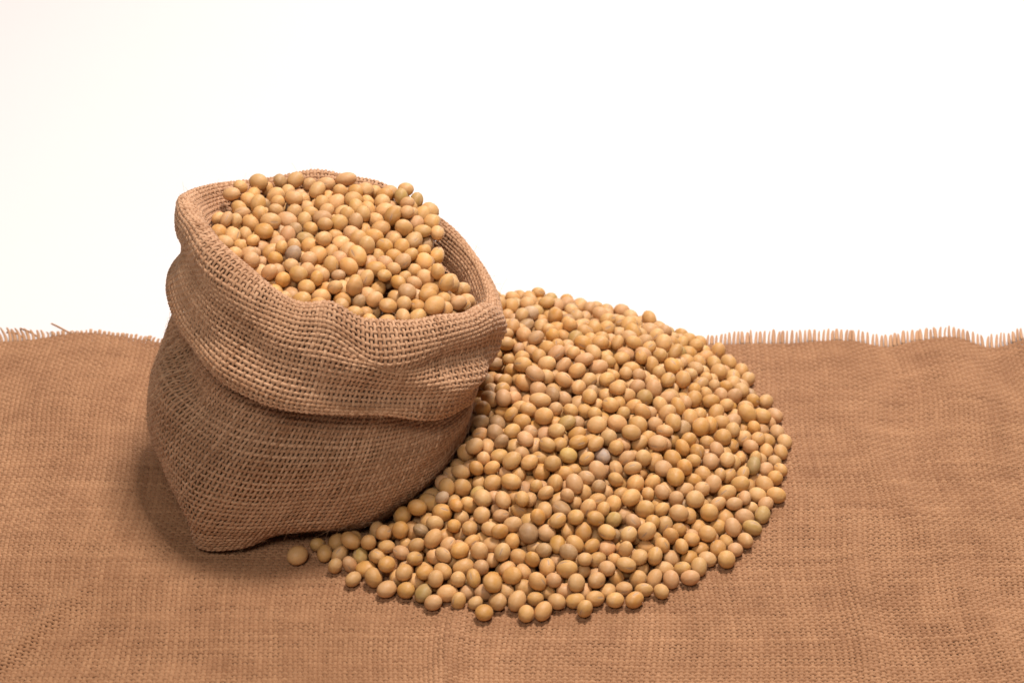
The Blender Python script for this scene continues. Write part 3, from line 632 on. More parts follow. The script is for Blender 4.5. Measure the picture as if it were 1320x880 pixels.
253,-1618,82,-82,-28,27,56,51,44,217,-1580,95,-88,-28,-12,71,59,58,252,-1521,92,48,-20,-68,71,57,58,230,-1458,98,23,40,-66,79,69,62,
259,-1388,106,-81,43,35,76,68,56,215,-1315,92,22,-73,62,67,61,55,262,-1266,105,0,-78,-59,73,63,50,238,-1216,101,-38,-50,-23,84,67,62,
267,-1146,86,57,-42,12,78,73,61,276,-227,91,37,83,38,74,67,54,248,-166,98,40,-17,19,74,66,60,278,-100,90,-70,-32,-50,68,62,56,
236,-42,99,90,-24,1,76,60,54,288,42,86,-84,-52,-1,57,54,44,259,120,93,-9,91,38,79,66,59,233,182,92,-38,-21,82,68,57,55,
299,-1672,82,90,40,2,72,57,56,336,-1625,99,-14,-10,92,65,59,53,300,-1574,96,-52,-17,6,70,64,53,339,-1516,104,9,-47,-65,82,63,61,
296,-1464,105,-53,-20,-61,81,65,59,349,-1391,89,-44,53,69,73,59,55,315,-1325,91,30,-59,-73,72,61,53,340,-1269,84,70,-51,-43,66,60,51,
302,-1213,94,-31,-2,72,81,65,59,350,-222,100,13,-49,78,81,76,64,316,-170,89,-91,14,5,67,55,48,335,-98,87,0,-40,-12,62,58,48,
307,-50,91,9,35,-87,64,55,51,353,29,70,-2,71,-57,64,58,50,333,82,97,73,37,54,76,66,60,359,139,88,-9,25,76,67,59,49,
404,-1609,103,-16,-15,-95,75,71,53,367,-1566,90,16,-95,5,57,49,46,394,-1500,93,-31,4,87,57,53,45,363,-1451,107,72,-52,18,83,66,61,
407,-1392,81,-45,-29,50,79,67,55,375,-1336,85,14,-28,-92,66,55,49,402,-1282,96,-10,-73,64,75,65,57,362,-1185,81,71,-8,26,71,56,52,
399,-1125,94,40,-77,-22,73,67,58,408,-308,89,-39,49,-77,66,57,51,423,-225,97,-23,94,14,74,53,51,406,-167,89,-34,-11,61,69,60,52,
438,-102,102,-54,55,-51,75,65,53,386,-57,89,12,7,60,61,53,45,442,25,87,-29,-93,-5,71,60,51,398,76,103,39,-38,-64,81,67,61,
452,-1558,97,9,-29,-18,71,65,52,484,-1494,86,-33,-82,-44,64,56,47,439,-1442,96,-6,-79,50,69,57,51,467,-1392,102,-35,-88,-6,79,65,64,
432,-1334,99,-28,-80,-42,65,53,53,487,-1272,97,-23,92,28,71,62,56,436,-1194,80,65,-38,-35,64,59,53,507,-1130,79,74,-57,23,76,63,59,
494,-1009,80,37,66,-62,76,55,52,461,-952,98,98,-10,8,79,70,57,503,-763,107,-88,-15,-26,71,58,52,463,-711,97,-60,40,-57,85,66,62,
505,-633,95,-13,40,-67,71,62,56,515,-354,94,-2,-87,-40,76,66,57,468,-298,103,-67,-38,6,75,62,58,514,-227,91,-73,7,-7,79,56,54,
469,-180,81,90,18,-33,77,66,59,501,-109,92,90,-21,-14,72,57,52,482,-45,91,12,24,25,71,68,58,523,15,61,-67,-65,-30,75,63,50,
464,89,97,54,7,-8,71,64,56,510,-1550,96,40,-47,-58,77,69,53,540,-1494,99,74,5,-49,61,58,53,513,-1443,93,-17,-86,-42,69,54,50,
552,-1386,107,44,-10,-87,72,64,62,503,-1328,103,-98,5,-16,61,59,47,563,-1258,93,11,43,-88,70,53,49,531,-1209,103,-29,-52,-23,71,65,57,
564,-1151,90,82,37,40,73,60,52,542,-1081,104,-30,30,89,76,71,57,562,-1014,101,19,-33,-90,83,66,57,532,-950,84,14,-13,89,69,62,56,
577,-881,86,0,5,-98,69,58,53,541,-810,86,-23,95,11,77,60,55,574,-751,93,-89,26,3,76,68,65,565,-651,76,-47,72,0,65,52,45,
527,-566,89,16,18,76,79,62,60,588,-483,88,-10,1,58,66,57,52,543,-439,85,-18,-40,-13,62,56,53,575,-355,84,-62,40,-53,64,55,49,
534,-298,99,-26,-10,-29,74,59,49,582,-234,86,14,60,-52,76,63,51,530,-169,94,56,-50,-33,69,60,57,580,-109,101,-82,-49,-9,79,70,59,
540,-44,91,-70,66,-13,65,53,56,576,24,98,-41,-56,61,87,73,56,610,-1492,92,-48,39,-48,67,56,47,574,-1442,101,-53,-26,-63,74,62,52,
607,-1396,94,22,-45,-62,64,55,53,589,-1314,97,-26,29,-53,74,71,52,627,-1259,100,52,83,-12,76,62,52,590,-1203,98,-33,36,-58,63,59,53,
633,-1146,93,32,77,-51,69,63,50,606,-1089,103,-51,-50,44,78,63,61,632,-1013,98,0,22,59,69,61,56,594,-958,94,-14,-54,68,78,55,52,
643,-899,81,45,86,-20,61,53,43,601,-825,72,-12,69,25,65,53,46,640,-755,95,-34,-49,79,67,61,55,604,-694,98,36,25,-88,82,62,63,
628,-633,90,39,52,57,74,58,60,588,-551,77,14,-3,-98,73,59,47,640,-495,77,-23,-74,-14,64,57,52,601,-421,99,9,-28,-45,72,63,53,
633,-363,90,-3,1,-8,70,59,49,598,-296,95,3,-19,-46,78,65,61,641,-237,90,91,3,22,65,56,54,628,-164,92,-13,-42,33,71,59,59,
664,-101,84,18,95,6,68,55,46,613,-51,98,10,71,61,70,66,58,649,-1449,90,-77,0,18,63,53,53,709,-1413,87,-27,-90,-31,70,63,51,
648,-1326,102,-43,-58,48,67,61,55,700,-1248,91,-11,-88,-17,64,61,56,664,-1197,95,6,-96,-21,76,62,61,693,-1146,84,46,60,-59,68,59,47,
669,-1102,96,-26,20,49,68,51,50,711,-1008,100,8,-23,-96,63,59,49,679,-947,91,-24,-21,61,64,55,46,707,-898,80,-57,50,-34,59,53,45,
660,-818,73,-2,1,97,78,58,53,730,-733,67,-6,77,-32,66,57,48,684,-678,90,-15,5,97,72,60,48,681,-620,82,54,-4,-69,61,55,50,
671,-565,87,-21,54,11,70,56,47,700,-507,98,26,-31,-89,88,74,56,658,-427,95,64,55,50,61,56,52,708,-379,93,97,-5,18,69,56,46,
657,-306,88,-71,-7,-9,58,53,49,722,-228,93,2,4,-26,79,67,54,701,-167,97,-15,83,-22,74,60,53,732,-116,86,-9,-4,-1,71,60,57,
721,-1307,103,-45,-10,-41,72,74,66,760,-1251,100,79,14,26,71,61,48,722,-1201,71,-23,85,43,61,51,42,761,-1143,89,-27,-48,61,67,54,50,
740,-1086,92,23,-11,44,73,57,52,772,-1009,100,33,63,-66,71,54,49,737,-958,100,51,-34,19,72,61,52,766,-887,90,-45,-36,-23,65,61,59,
762,-820,91,-11,-85,-46,64,54,54,796,-747,80,-1,21,-95,65,54,45,760,-690,91,30,48,74,72,57,51,790,-629,102,63,-73,23,78,66,58,
737,-560,90,-60,30,23,85,66,56,765,-502,90,38,22,38,73,58,50,734,-441,95,-86,45,-16,80,64,52,772,-385,100,2,30,-69,70,59,55,
761,-304,97,54,5,-51,69,58,54,791,-252,88,72,17,21,74,60,54,759,-170,91,-91,-25,-20,68,59,53,806,-1360,75,-71,56,19,77,60,55,
821,-1243,94,-67,-6,0,65,52,48,798,-1194,106,-36,39,83,79,76,58,855,-1116,90,-5,84,46,76,63,57,816,-1068,95,27,-52,-68,72,62,50,
833,-1000,102,-16,82,42,79,68,53,803,-947,99,73,8,36,79,67,58,840,-885,98,16,-20,-83,71,65,56,825,-813,92,20,-90,-35,63,57,48,
857,-743,109,-23,80,-48,84,68,63,818,-695,91,-76,-42,-8,64,50,47,855,-623,95,-8,90,41,68,56,49,816,-563,93,38,7,33,78,66,56,
852,-497,107,-68,-1,-41,69,58,51,801,-443,96,75,44,47,71,61,55,835,-386,104,-32,-37,74,83,69,62,822,-309,96,-14,4,-63,78,62,57,
864,-1202,91,11,-7,-73,68,51,45,871,-1056,93,73,30,45,70,53,48,914,-1008,94,-35,-48,36,78,68,54,869,-959,94,-10,1,66,62,47,46,
915,-894,100,-41,2,-58,71,63,56,891,-835,97,89,12,30,73,67,56,941,-760,96,-73,-52,36,65,57,49,873,-681,94,-65,-71,-19,64,61,49,
919,-636,104,-51,2,-19,69,63,53,879,-570,109,37,67,-29,81,72,55,914,-512,103,1,10,-51,74,61,52,888,-450,91,-48,80,-26,75,64,61,
929,-949,84,12,61,-44,62,54,45,950,-819,85,25,-46,-74,67,55,55,980,-687,98,-64,14,-11,76,65,59,956,-571,95,-32,-24,-86,62,57,54,
-640,-236,130,-3,45,-88,65,53,47,-640,-169,128,17,-65,26,73,65,62,-524,-305,119,-44,-58,-34,77,70,64,-548,-231,120,13,-47,-75,63,51,46,
-580,-138,121,86,-34,-33,79,75,57,-603,-59,100,53,-63,-53,68,63,53,-461,-1453,125,2,-32,-80,64,56,58,-465,-290,112,-70,-62,31,69,57,48,
-495,-202,120,21,12,-71,64,57,45,-493,-143,120,-22,-64,11,79,59,56,-518,-35,125,35,-79,32,73,58,52,-467,-1,120,87,-21,8,66,61,55,
-342,-1514,114,66,-22,23,66,56,50,-401,-1452,136,-77,-6,-48,73,65,57,-396,-1378,145,48,-83,-25,69,63,57,-354,-417,125,58,8,-73,75,63,53,
-425,-333,133,78,-38,21,64,59,50,-386,-274,113,69,-7,15,61,53,48,-437,-170,113,-20,12,56,70,67,62,-400,-108,105,-44,23,-76,65,64,54,
-425,-53,94,-75,-48,32,72,61,52,-385,14,135,36,9,-43,69,60,49,-281,-1509,142,-29,-42,18,81,68,59,-327,-1456,139,16,35,88,63,57,46,
-305,-1395,129,-83,-18,39,74,67,55,-352,-1309,127,-8,68,-62,72,60,50,-296,-1260,143,93,32,7,81,69,57,-304,-394,129,72,-60,-16,70,59,50,
-348,-348,114,28,-40,-58,75,60,57,-290,-250,131,-20,20,41,80,63,59,-370,-159,124,-8,0,-84,63,59,51,-303,-110,112,-24,37,-48,71,63,52,
-339,-33,105,-33,-83,39,76,66,59,-297,12,107,30,93,4,73,61,49,-319,89,88,19,-7,96,70,57,55,-245,-1586,128,35,64,67,66,56,46,
-228,-1529,126,76,42,31,70,68,55,-242,-1461,109,40,15,33,74,65,55,-220,-1398,106,-91,-24,27,71,62,55,-243,-1331,119,-49,79,3,64,58,47,
-226,-1274,140,-21,-94,1,70,64,55,-252,-1205,135,91,27,-26,69,60,55,-216,-1151,129,1,-37,-71,69,49,49,-255,-475,129,24,18,-15,69,58,52,
-237,-410,130,98,5,-6,88,67,60,-288,-335,119,-76,-18,-7,68,57,52,-229,-240,119,-80,52,-9,72,56,50,-263,-173,107,11,0,-90,74,65,61,
-227,-90,125,-85,44,0,64,57,51,-251,-33,119,-49,41,-38,64,50,48,-233,25,138,67,-40,-51,75,63,57,-256,78,108,-3,-53,-54,70,65,54,
-187,-1572,138,-80,-24,35,80,62,59,-144,-1510,128,21,-18,-92,66,48,46,-183,-1441,106,94,17,17,59,55,48,-135,-1406,120,-12,48,-56,73,55,58,
-188,-1340,112,-63,-64,-17,71,58,50,-148,-1284,126,-65,6,-24,77,67,64,-200,-1216,135,-28,43,-63,68,55,44,-158,-1169,123,90,-8,-25,72,60,52,
-209,-1084,128,-3,-4,-57,69,60,51,-145,-1037,128,56,13,-43,66,59,46,-172,-936,130,-61,-5,6,69,58,55,-163,-783,147,-44,18,11,69,63,51,
-192,-714,134,-63,-18,71,56,48,48,-191,-600,131,-10,14,80,77,67,61,-153,-510,116,-11,-49,-77,78,65,52,-186,-463,125,75,17,-6,80,65,59,
-143,-236,142,54,-71,34,80,72,61,-190,-198,118,-92,-33,-2,63,54,51,-153,-133,103,93,28,13,70,54,45,-196,-38,127,-42,1,75,70,62,51,
-131,22,143,17,76,-58,82,65,59,-157,80,144,-57,-31,70,77,60,53,-138,137,145,25,81,34,73,63,54,-115,-1570,135,-18,61,54,72,68,63,
-75,-1522,124,3,-17,-14,74,64,52,-104,-1469,104,90,33,-21,70,63,54,-74,-1421,125,14,34,89,69,60,60,-103,-1356,136,45,-82,21,66,59,48,
-41,-1278,137,51,-41,6,74,55,58,-109,-1216,128,58,29,-4,72,63,57,-65,-1168,123,82,45,28,64,61,53,-119,-991,129,47,-24,-31,78,56,54,
-78,-934,139,-48,87,-2,87,72,58,-123,-586,128,-63,44,52,76,61,62,-48,-259,100,-77,45,-6,73,60,57,-82,-203,100,-43,43,2,71,56,54,
-51,-123,109,6,63,76,67,57,51,-86,-46,121,-56,78,19,72,63,52,-21,44,129,73,-18,-49,60,55,51,-95,100,133,76,56,7,60,52,48,
-61,139,106,-65,-27,64,64,55,50,-35,-1578,133,75,15,54,74,67,56,1,-1522,139,-53,-16,72,66,64,56,-36,-1478,103,42,-38,39,83,68,64,
0,-1421,130,-48,-34,44,76,64,54,-10,-1349,128,-59,44,-63,62,61,50,23,-1279,133,-3,3,-15,69,60,54,-35,-1221,133,-40,-18,-7,70,62,52,
9,-1152,116,-47,0,-67,69,62,60,-31,-178,105,-4,-90,-11,71,61,51,5,-106,133,24,57,8,71,58,51,7,-44,130,73,-22,-49,66,60,49,
36,60,116,59,51,-55,69,57,46,-11,94,106,-59,56,-35,59,52,51,35,152,130,43,78,30,67,56,45,72,-1602,123,-35,56,38,65,57,47,
82,-1526,113,2,-55,-81,60,51,45,34,-1476,122,82,-50,-20,70,56,54,67,-1427,148,1,-97,-7,83,74,63,52,-1336,135,11,12,-3,66,56,51,
89,-1291,137,44,-8,40,61,59,50,31,-1216,121,-7,36,49,72,61,59,73,-1171,136,-59,-14,-42,79,67,58,94,-1039,140,-82,28,-26,68,62,49,
100,-235,123,-23,-60,72,77,73,60,26,-174,127,-48,81,-25,78,65,57,103,-97,144,19,-31,92,79,68,60,76,-30,144,-20,14,18,66,66,55,
119,13,135,-75,-11,-21,72,66,53,70,102,148,-2,-54,36,74,63,62,113,164,141,90,20,-15,65,54,47,112,-1572,138,31,87,18,72,58,50,
162,-1542,141,-67,-70,-21,75,60,50,123,-1485,146,-63,-75,15,75,72,60,159,-1429,145,-16,11,1,75,63,52,112,-1339,148,28,-53,66,73,62,53,
159,-1279,147,-85,4,3,76,61,53,108,-1223,134,2,-90,30,64,59,53,169,-1159,130,20,4,-48,58,55,50,134,-1102,135,40,72,-1,66,64,56,
166,-240,125,-23,28,-85,71,64,58,127,-182,130,-15,40,86,73,63,55,169,-116,130,62,71,-18,78,64,61,141,-44,136,7,-96,-20,75,62,49,
186,2,143,-91,37,1,75,65,55,161,63,134,30,4,-87,69,67,56,200,-1596,149,-6,-61,73,70,62,53,224,-1542,145,-18,37,-11,78,68,54,
200,-1473,148,-36,-46,48,67,57,48,227,-1412,153,39,-12,-85,76,64,53,195,-1353,136,-11,-22,-86,60,54,49,219,-1292,141,-26,-16,39,57,49,46,
187,-1227,138,-51,5,42,67,61,49,235,-1164,139,83,-29,45,74,60,58,204,-1105,129,-18,-21,61,75,61,56,231,-1032,135,43,-86,-18,80,63,63,
188,-982,138,8,72,53,78,64,57,249,-783,145,26,-30,-9,71,61,58,232,-384,128,55,72,37,79,60,58,231,-251,116,56,27,-42,68,59,51,
195,-182,122,-23,-46,76,70,59,55,260,-125,142,39,89,12,78,56,59,211,-65,145,9,-16,-21,79,65,55,256,11,119,7,18,84,68,58,56,
224,77,118,23,-14,53,70,53,46,258,-1609,127,77,60,-11,66,54,46,285,-1538,131,-68,-30,10,64,54,46,256,-1486,152,-11,-51,29,78,63,62,
304,-1414,135,-8,-73,-54,78,59,58,265,-1323,127,-24,19,50,76,64,60,309,-1285,130,-21,30,-9,62,56,46,282,-1232,150,-75,-62,19,69,54,55,
307,-1164,128,-40,-78,26,61,51,43,266,-1102,134,24,-3,-95,68,68,58,327,-1042,129,12,-98,-10,76,71,57,281,-983,131,-56,-40,3,68,64,56,
304,-924,129,20,18,-56,70,60,52,313,-790,133,4,39,-78,67,64,52,304,-731,133,-91,26,0,74,60,57,319,-383,126,14,1,98,85,68,66,
290,-322,115,-74,22,-60,73,62,52,314,-268,123,-85,15,-21,66,57,57,299,-189,134,-77,43,38,64,53,44,318,-126,128,-65,65,-6,68,60,52,
282,-47,142,61,12,58,65,64,57,319,8,115,-14,24,-85,71,68,58,284,71,131,-29,91,-15,79,67,54,405,-1545,121,-73,-23,-53,68,53,47,
339,-1488,154,93,-33,-4,75,60,53,365,-1415,153,14,-37,-28,77,60,53,327,-1360,135,45,-8,-16,71,57,53,364,-1312,133,-19,-40,67,66,64,58,
369,-1230,110,26,-8,94,64,54,50,369,-1161,129,-6,88,40,61,50,48,349,-1109,134,-20,-79,56,69,62,47,397,-1033,120,27,83,-46,61,47,47,
350,-979,133,-60,71,27,69,60,53,376,-929,138,-43,-58,-55,68,63,48,346,-857,127,-43,8,-79,69,62,56,364,-726,131,-44,-55,32,67,59,47,
397,-666,141,-39,21,88,68,63,54,342,-583,128,-31,88,-15,74,62,59,407,-515,136,28,-33,1,85,73,59,371,-449,120,62,-35,8,64,61,49,
389,-386,123,-58,-57,51,75,60,55,357,-331,122,68,23,0,68,66,56,394,-263,131,-89,-39,-12,80,69,59,363,-166,123,28,-1,14,67,51,48,
382,-111,119,81,-28,-47,72,66,55,356,-44,132,-96,14,-18,73,65,57,389,12,120,-84,-26,-14,80,63,56,418,-1482,138,64,38,26,75,57,56,
438,-1421,149,35,29,87,66,59,51,401,-1369,135,-3,-14,-15,76,67,55,451,-1293,140,80,34,47,74,63,56,426,-1237,115,40,89,11,66,54,46,
451,-1148,113,29,-90,15,73,64,56,424,-1083,129,-77,49,-27,64,58,52,417,-984,126,2,65,19,64,63,49,469,-902,141,-48,-72,8,69,63,49,
460,-795,133,-1,-56,-78,68,64,53,426,-737,137,-52,83,-3,65,63,46,474,-657,130,32,8,-79,62,52,44,423,-591,126,91,21,10,87,70,64,
483,-527,128,-35,-61,-70,71,71,57,441,-444,137,43,50,64,74,56,57,477,-387,134,-56,-29,5,70,61,54,426,-320,144,-38,-65,-1,72,58,54,
472,-243,129,-5,1,-34,65,58,52,438,-182,135,0,-13,-61,68,58,50,477,-141,126,4,-27,83,62,57,48,427,-45,132,-48,5,-31,83,69,55,
496,17,115,77,-61,1,78,68,57,483,-1467,143,-44,13,87,81,66,61,509,-1412,139,-76,60,0,59,57,51,483,-1350,151,-76,-8,-34,80,69,58,
534,-1288,124,42,33,53,56,52,48,475,-1212,114,76,63,1,71,54,49,531,-1159,136,-96,23,-6,76,61,59,484,-1098,128,5,68,55,72,70,60,
539,-1043,147,12,-30,-72,61,61,51,500,-993,143,-81,-10,-20,85,71,61,550,-911,128,75,39,36,65,57,54,514,-823,142,57,13,80,75,64,60,
553,-774,148,16,5,94,78,66,56,511,-710,145,32,-4,64,74,58,55,544,-652,131,-47,27,-74,76,65,55,504,-584,145,40,-17,49,81,73,59,
554,-522,125,-32,30,50,70,58,56,506,-463,129,53,18,37,80,66,58,548,-396,126,9,-66,-68,76,68,62,508,-306,151,-1,20,-61,87,69,59,
546,-254,132,9,46,-29,65,62,51,498,-191,134,-79,-41,-6,65,58,52,536,-129,135,17,-19,-7,68,53,51,511,-69,134,-84,48,19,76,62,55,
548,-1337,141,-17,85,-41,64,59,49,601,-1285,149,66,-48,48,68,59,54,570,-1232,144,-36,-87,-14,73,59,56,610,-1170,144,-33,38,-25,74,60,56,
576,-1119,142,17,11,-97,67,51,48,604,-1037,147,-62,77,-4,76,63,58,558,-968,134,-27,-64,71,67,54,49,609,-910,127,52,4,82,73,59,58,
582,-843,129,-69,-9,-48,79,63,54,620,-801,118,-38,-4,-31,72,55,51,575,-714,146,-29,-3,94,81,62,56,599,-645,135,14,-14,-79,68,54,52,
577,-584,125,-10,32,-74,83,76,59,616,-523,122,19,-60,68,62,64,53,569,-458,134,-47,-82,24,68,63,50,613,-382,140,-3,51,63,71,60,53,
573,-334,136,94,7,19,70,57,56,628,-261,140,-19,-35,90,75,66,62,580,-181,113,20,8,-64,57,52,46,635,-114,125,47,41,-18,61,56,49,
607,-1357,138,-96,3,18,74,66,62,669,-1280,142,-91,-18,23,77,70,60,637,-1228,146,-18,75,-61,72,61,54,673,-1164,141,-15,-91,35,70,67,54,
642,-1111,146,-90,14,-6,67,58,54,676,-1052,122,-22,-92,17,79,62,53,643,-964,128,66,-63,-6,72,61,48,686,-907,132,-90,-31,24,70,63,58,
647,-859,121,-14,-75,-32,81,65,62,702,-785,93,-69,42,-16,67,53,45,662,-712,129,-25,64,-4,66,59,55,668,-647,138,-62,73,18,80,76,61,
636,-587,130,-18,-24,73,69,52,52,670,-535,145,6,-60,21,73,59,51,636,-466,124,-6,-72,67,65,54,49,678,-373,134,9,-31,7,69,61,54,
644,-325,138,-23,88,-24,76,64,54,685,-267,117,45,22,66,65,56,56,659,-197,124,26,13,94,66,55,50,702,-1218,142,66,50,5,71,60,56,
747,-1173,133,-43,79,32,72,63,55,711,-1115,135,14,-1,-46,76,65,62,746,-1046,142,66,-73,13,82,67,62,700,-976,138,-26,42,82,66,58,51,
745,-918,139,-47,25,15,65,55,52,723,-860,117,-42,-24,86,69,55,53,752,-766,115,-62,66,-37,74,61,59,721,-716,126,93,19,-9,69,58,53,
732,-635,122,-45,39,-57,76,62,55,693,-587,135,-82,16,52,73,58,51,749,-527,142,79,10,26,71,62,53,697,-455,131,-7,-34,5,69,63,52,
738,-409,139,86,-48,7,80,62,51,709,-325,114,-84,31,12,68,64,55,780,-1102,123,58,48,44,58,51,45,810,-1035,141,-87,-44,4,68,62,50,
776,-974,145,-3,26,-50,66,59,50,806,-901,150,-77,-34,43,78,70,65,799,-849,117,3,-26,74,57,54,43,809,-782,136,4,94,-31,71,55,58,
796,-716,135,3,42,-74,77,62,55,840,-659,132,11,96,-6,64,62,50,766,-582,133,-90,-15,37,61,61,49,804,-512,125,-67,63,-36,58,55,49,
776,-469,132,9,95,-21,56,48,46,849,-834,137,-56,67,-34,70,62,57,919,-706,124,-72,32,16,84,68,59,825,-594,136,30,10,-52,63,56,51,
-500,-249,151,97,-18,-9,85,71,56,-556,-186,157,62,-11,-65,70,67,61,-536,-107,153,9,-96,-21,70,61,49,-432,-271,145,-17,-66,61,65,55,50,
-495,-173,173,-85,33,-7,75,67,60,-455,-79,142,52,61,37,76,64,55,-342,-1378,181,29,-93,14,73,70,59,-376,-364,167,31,24,-67,79,66,56,
-384,-302,162,-2,-77,-51,70,63,57,-378,-222,144,0,-21,-94,77,70,58,-420,-132,150,17,-6,-21,57,52,47,-355,-93,133,-61,72,-27,72,56,56,
-388,-42,132,-21,-27,88,61,54,45,-277,-1437,154,30,-71,59,68,58,52,-251,-1384,162,-13,-50,-84,80,66,62,-301,-1324,162,51,18,-18,84,67,63,
-253,-1241,189,-41,2,-77,72,63,60,-252,-510,171,-90,24,-24,67,63,50,-304,-454,157,-19,49,44,65,54,51,-273,-364,172,-55,-26,32,82,68,61,
-323,-308,152,9,-35,-80,67,64,55,-270,-199,160,95,-3,9,68,57,56,-315,-158,148,-61,35,15,74,61,56,-289,-59,141,52,-29,-14,70,64,50,
-324,2,158,16,7,-26,78,67,61,-305,65,137,-6,-41,57,68,64,54,-208,-1448,151,47,-78,35,60,49,49,-183,-1391,144,20,44,43,72,58,52,
-211,-1327,165,15,-7,-78,71,52,52,-182,-1268,185,45,-70,46,82,72,64,-222,-1184,182,83,-44,-11,73,69,60,-196,-1124,172,-95,18,13,78,67,55,
-193,-635,182,-60,-70,-19,78,57,53,-212,-566,182,10,68,-45,72,67,66,-191,-505,172,-61,-33,-58,71,69,57,-238,-451,178,-29,12,-12,82,66,58,
-201,-365,149,-53,28,11,70,62,51,-240,-288,152,-73,-63,7,70,60,55,-204,-223,169,-54,-50,59,78,63,64,-216,-145,137,61,26,-51,69,58,52,
-171,-106,151,-47,-84,0,71,56,54,-256,-23,175,-34,18,-34,78,70,59,-187,32,161,37,-63,-19,64,56,43,-152,-1459,150,-7,-15,-76,70,60,54,
-110,-1418,177,48,67,40,71,66,60,-158,-1344,167,-10,44,38,84,64,57,-94,-1265,152,78,52,-4,61,56,47,-160,-1214,159,5,5,-69,60,50,47,
-115,-1146,155,96,-21,3,76,67,57,-160,-1078,158,30,60,72,67,57,57,-106,-1039,173,12,14,78,78,64,60,-156,-975,172,-42,69,-43,73,63,53,
-129,-898,156,-34,88,15,68,52,51,-144,-830,185,10,30,-94,79,69,57,-110,-764,158,53,72,22,69,57,52,-159,-719,172,-48,3,-83,63,56,48,
-99,-637,152,-10,-38,-62,64,54,46,-159,-551,159,41,-18,44,65,53,48,-127,-489,170,6,55,78,80,68,64,-142,-429,153,16,-72,-44,66,61,51,
-132,-297,153,43,-16,30,79,67,55,-95,-200,159,-15,24,-64,70,60,49,-142,-166,143,-62,72,29,73,69,56,-102,-109,138,-64,-42,34,68,60,52,
-141,-38,159,10,21,23,73,62,55,-80,56,176,-86,8,-48,80,65,61,-43,-1508,173,-67,-3,36,70,61,49,-79,-1469,153,-92,18,2,68,56,50,
-40,-1409,168,-5,-37,-85,67,56,48,-55,-1359,154,66,-70,12,61,48,45,-8,-1250,175,-21,18,11,68,55,54,-69,-1195,176,40,-5,13,73,68,61,
-33,-1132,156,16,55,67,69,63,52,-85,-1095,148,-8,-65,-74,69,54,50,-41,-1037,163,54,-13,35,72,67,64,-73,-991,161,-85,-43,-4,56,51,44,
-64,-823,168,-95,-3,26,70,62,54,-24,-743,168,1,97,-14,71,59,52,-78,-708,170,-10,88,34,79,62,57,-83,-424,153,-74,-47,13,76,63,56,
-68,-278,149,22,26,-82,72,63,53,-35,-220,150,-2,91,-18,79,65,54,-78,-157,133,46,33,-72,57,51,41,-43,-76,140,-86,-25,32,72,62,53,
-49,3,156,61,-32,-63,72,58,58,5,93,157,-12,-95,3,69,58,54,59,-1509,166,20,-21,81,79,73,61,5,-1465,171,-7,84,52,71,60,55,
25,-1377,161,82,6,-25,70,54,47,6,-1317,176,-3,61,70,75,68,55,50,-1276,184,74,-39,-49,71,62,57,5,-1188,169,-3,-6,75,72,64,57,
34,-1135,161,-5,24,10,63,50,47,4,-1089,164,-31,8,-5,70,63,52,47,-1038,172,-2,66,-32,70,64,56,10,-991,165,-75,58,-27,66,56,53,
23,-809,163,-9,-58,-54,67,58,47,66,-385,143,-76,-41,19,62,53,50,-3,-279,146,-7,-19,92,70,58,48,43,-242,149,-59,-70,36,75,61,52,
-21,-155,160,6,80,-57,76,58,61,40,-78,174,37,63,43,75,70,64,21,21,163,6,-28,82,86,65,58,75,43,177,-38,-79,38,82,62,57,
94,-1455,195,52,-36,76,70,58,52,116,-1392,177,-38,-51,48,73,63,57,66,-1335,184,-8,-34,52,60,52,47,109,-1260,181,-40,42,-57,65,58,53,
64,-1220,173,56,-58,24,66,57,49,122,-1148,174,-20,16,-10,80,61,61,80,-1092,161,18,31,-79,76,68,55,146,-1021,178,-2,-8,-2,76,69,60,
141,-348,162,-7,-52,83,75,63,61,90,-293,148,-29,8,45,67,52,48,137,-218,173,-86,-3,-2,65,55,48,77,-152,162,16,-36,65,75,60,56,
153,-76,177,76,1,-25,75,60,54,119,-20,183,-35,-41,67,64,58,51,157,39,183,-96,-14,-18,67,62,52,164,-1465,189,25,-55,-74,70,57,54,
178,-1393,185,15,34,83,77,68,58,169,-1327,176,92,33,13,78,61,54,207,-1264,184,-89,-31,29,67,61,58,155,-1197,165,15,-69,-70,71,62,46,
196,-1140,177,-52,-63,6,68,62,48,174,-1082,178,-3,-39,84,74,66,54,210,-1029,192,55,-58,-38,82,62,58,157,-943,161,12,-30,-93,64,54,43,
199,-900,164,50,-17,-71,68,62,55,205,-775,179,-69,62,19,56,50,51,225,-627,158,56,-23,-34,66,61,56,199,-500,146,87,41,23,76,60,58,
182,-405,159,1,-23,69,64,59,49,206,-349,169,-10,-26,18,65,52,50,191,-292,151,-40,-16,32,78,66,58,211,-222,165,21,82,41,67,57,53,
174,-170,175,77,-33,15,74,61,59,208,-116,184,43,52,-35,74,71,62,186,-27,191,-33,-85,-38,72,72,57,231,46,160,-11,98,-12,74,63,53,
227,-1455,197,-1,-21,-43,69,63,54,276,-1372,173,81,-7,56,76,64,57,229,-1337,173,-51,-40,65,66,58,49,263,-1286,177,19,-73,31,69,60,58,
235,-1219,166,-44,-41,79,61,51,46,279,-1146,180,-45,10,60,73,64,53,237,-1082,173,-96,13,-21,65,54,45,283,-1027,169,72,-19,64,61,58,52,
235,-963,176,62,-2,-23,76,66,51,261,-900,167,29,-12,-36,73,63,50,237,-838,161,39,68,-42,64,56,52,292,-750,186,-44,-42,33,81,60,61,
289,-488,149,9,17,95,69,55,54,262,-434,150,-72,-46,13,64,56,50,268,-349,166,25,89,31,75,64,56,263,-286,153,82,-34,1,69,60,60,
277,-231,148,36,-9,-14,62,59,45,245,-179,158,50,38,76,67,58,55,300,-96,178,59,54,38,74,63,55,244,-12,168,26,-75,-58,68,55,52,
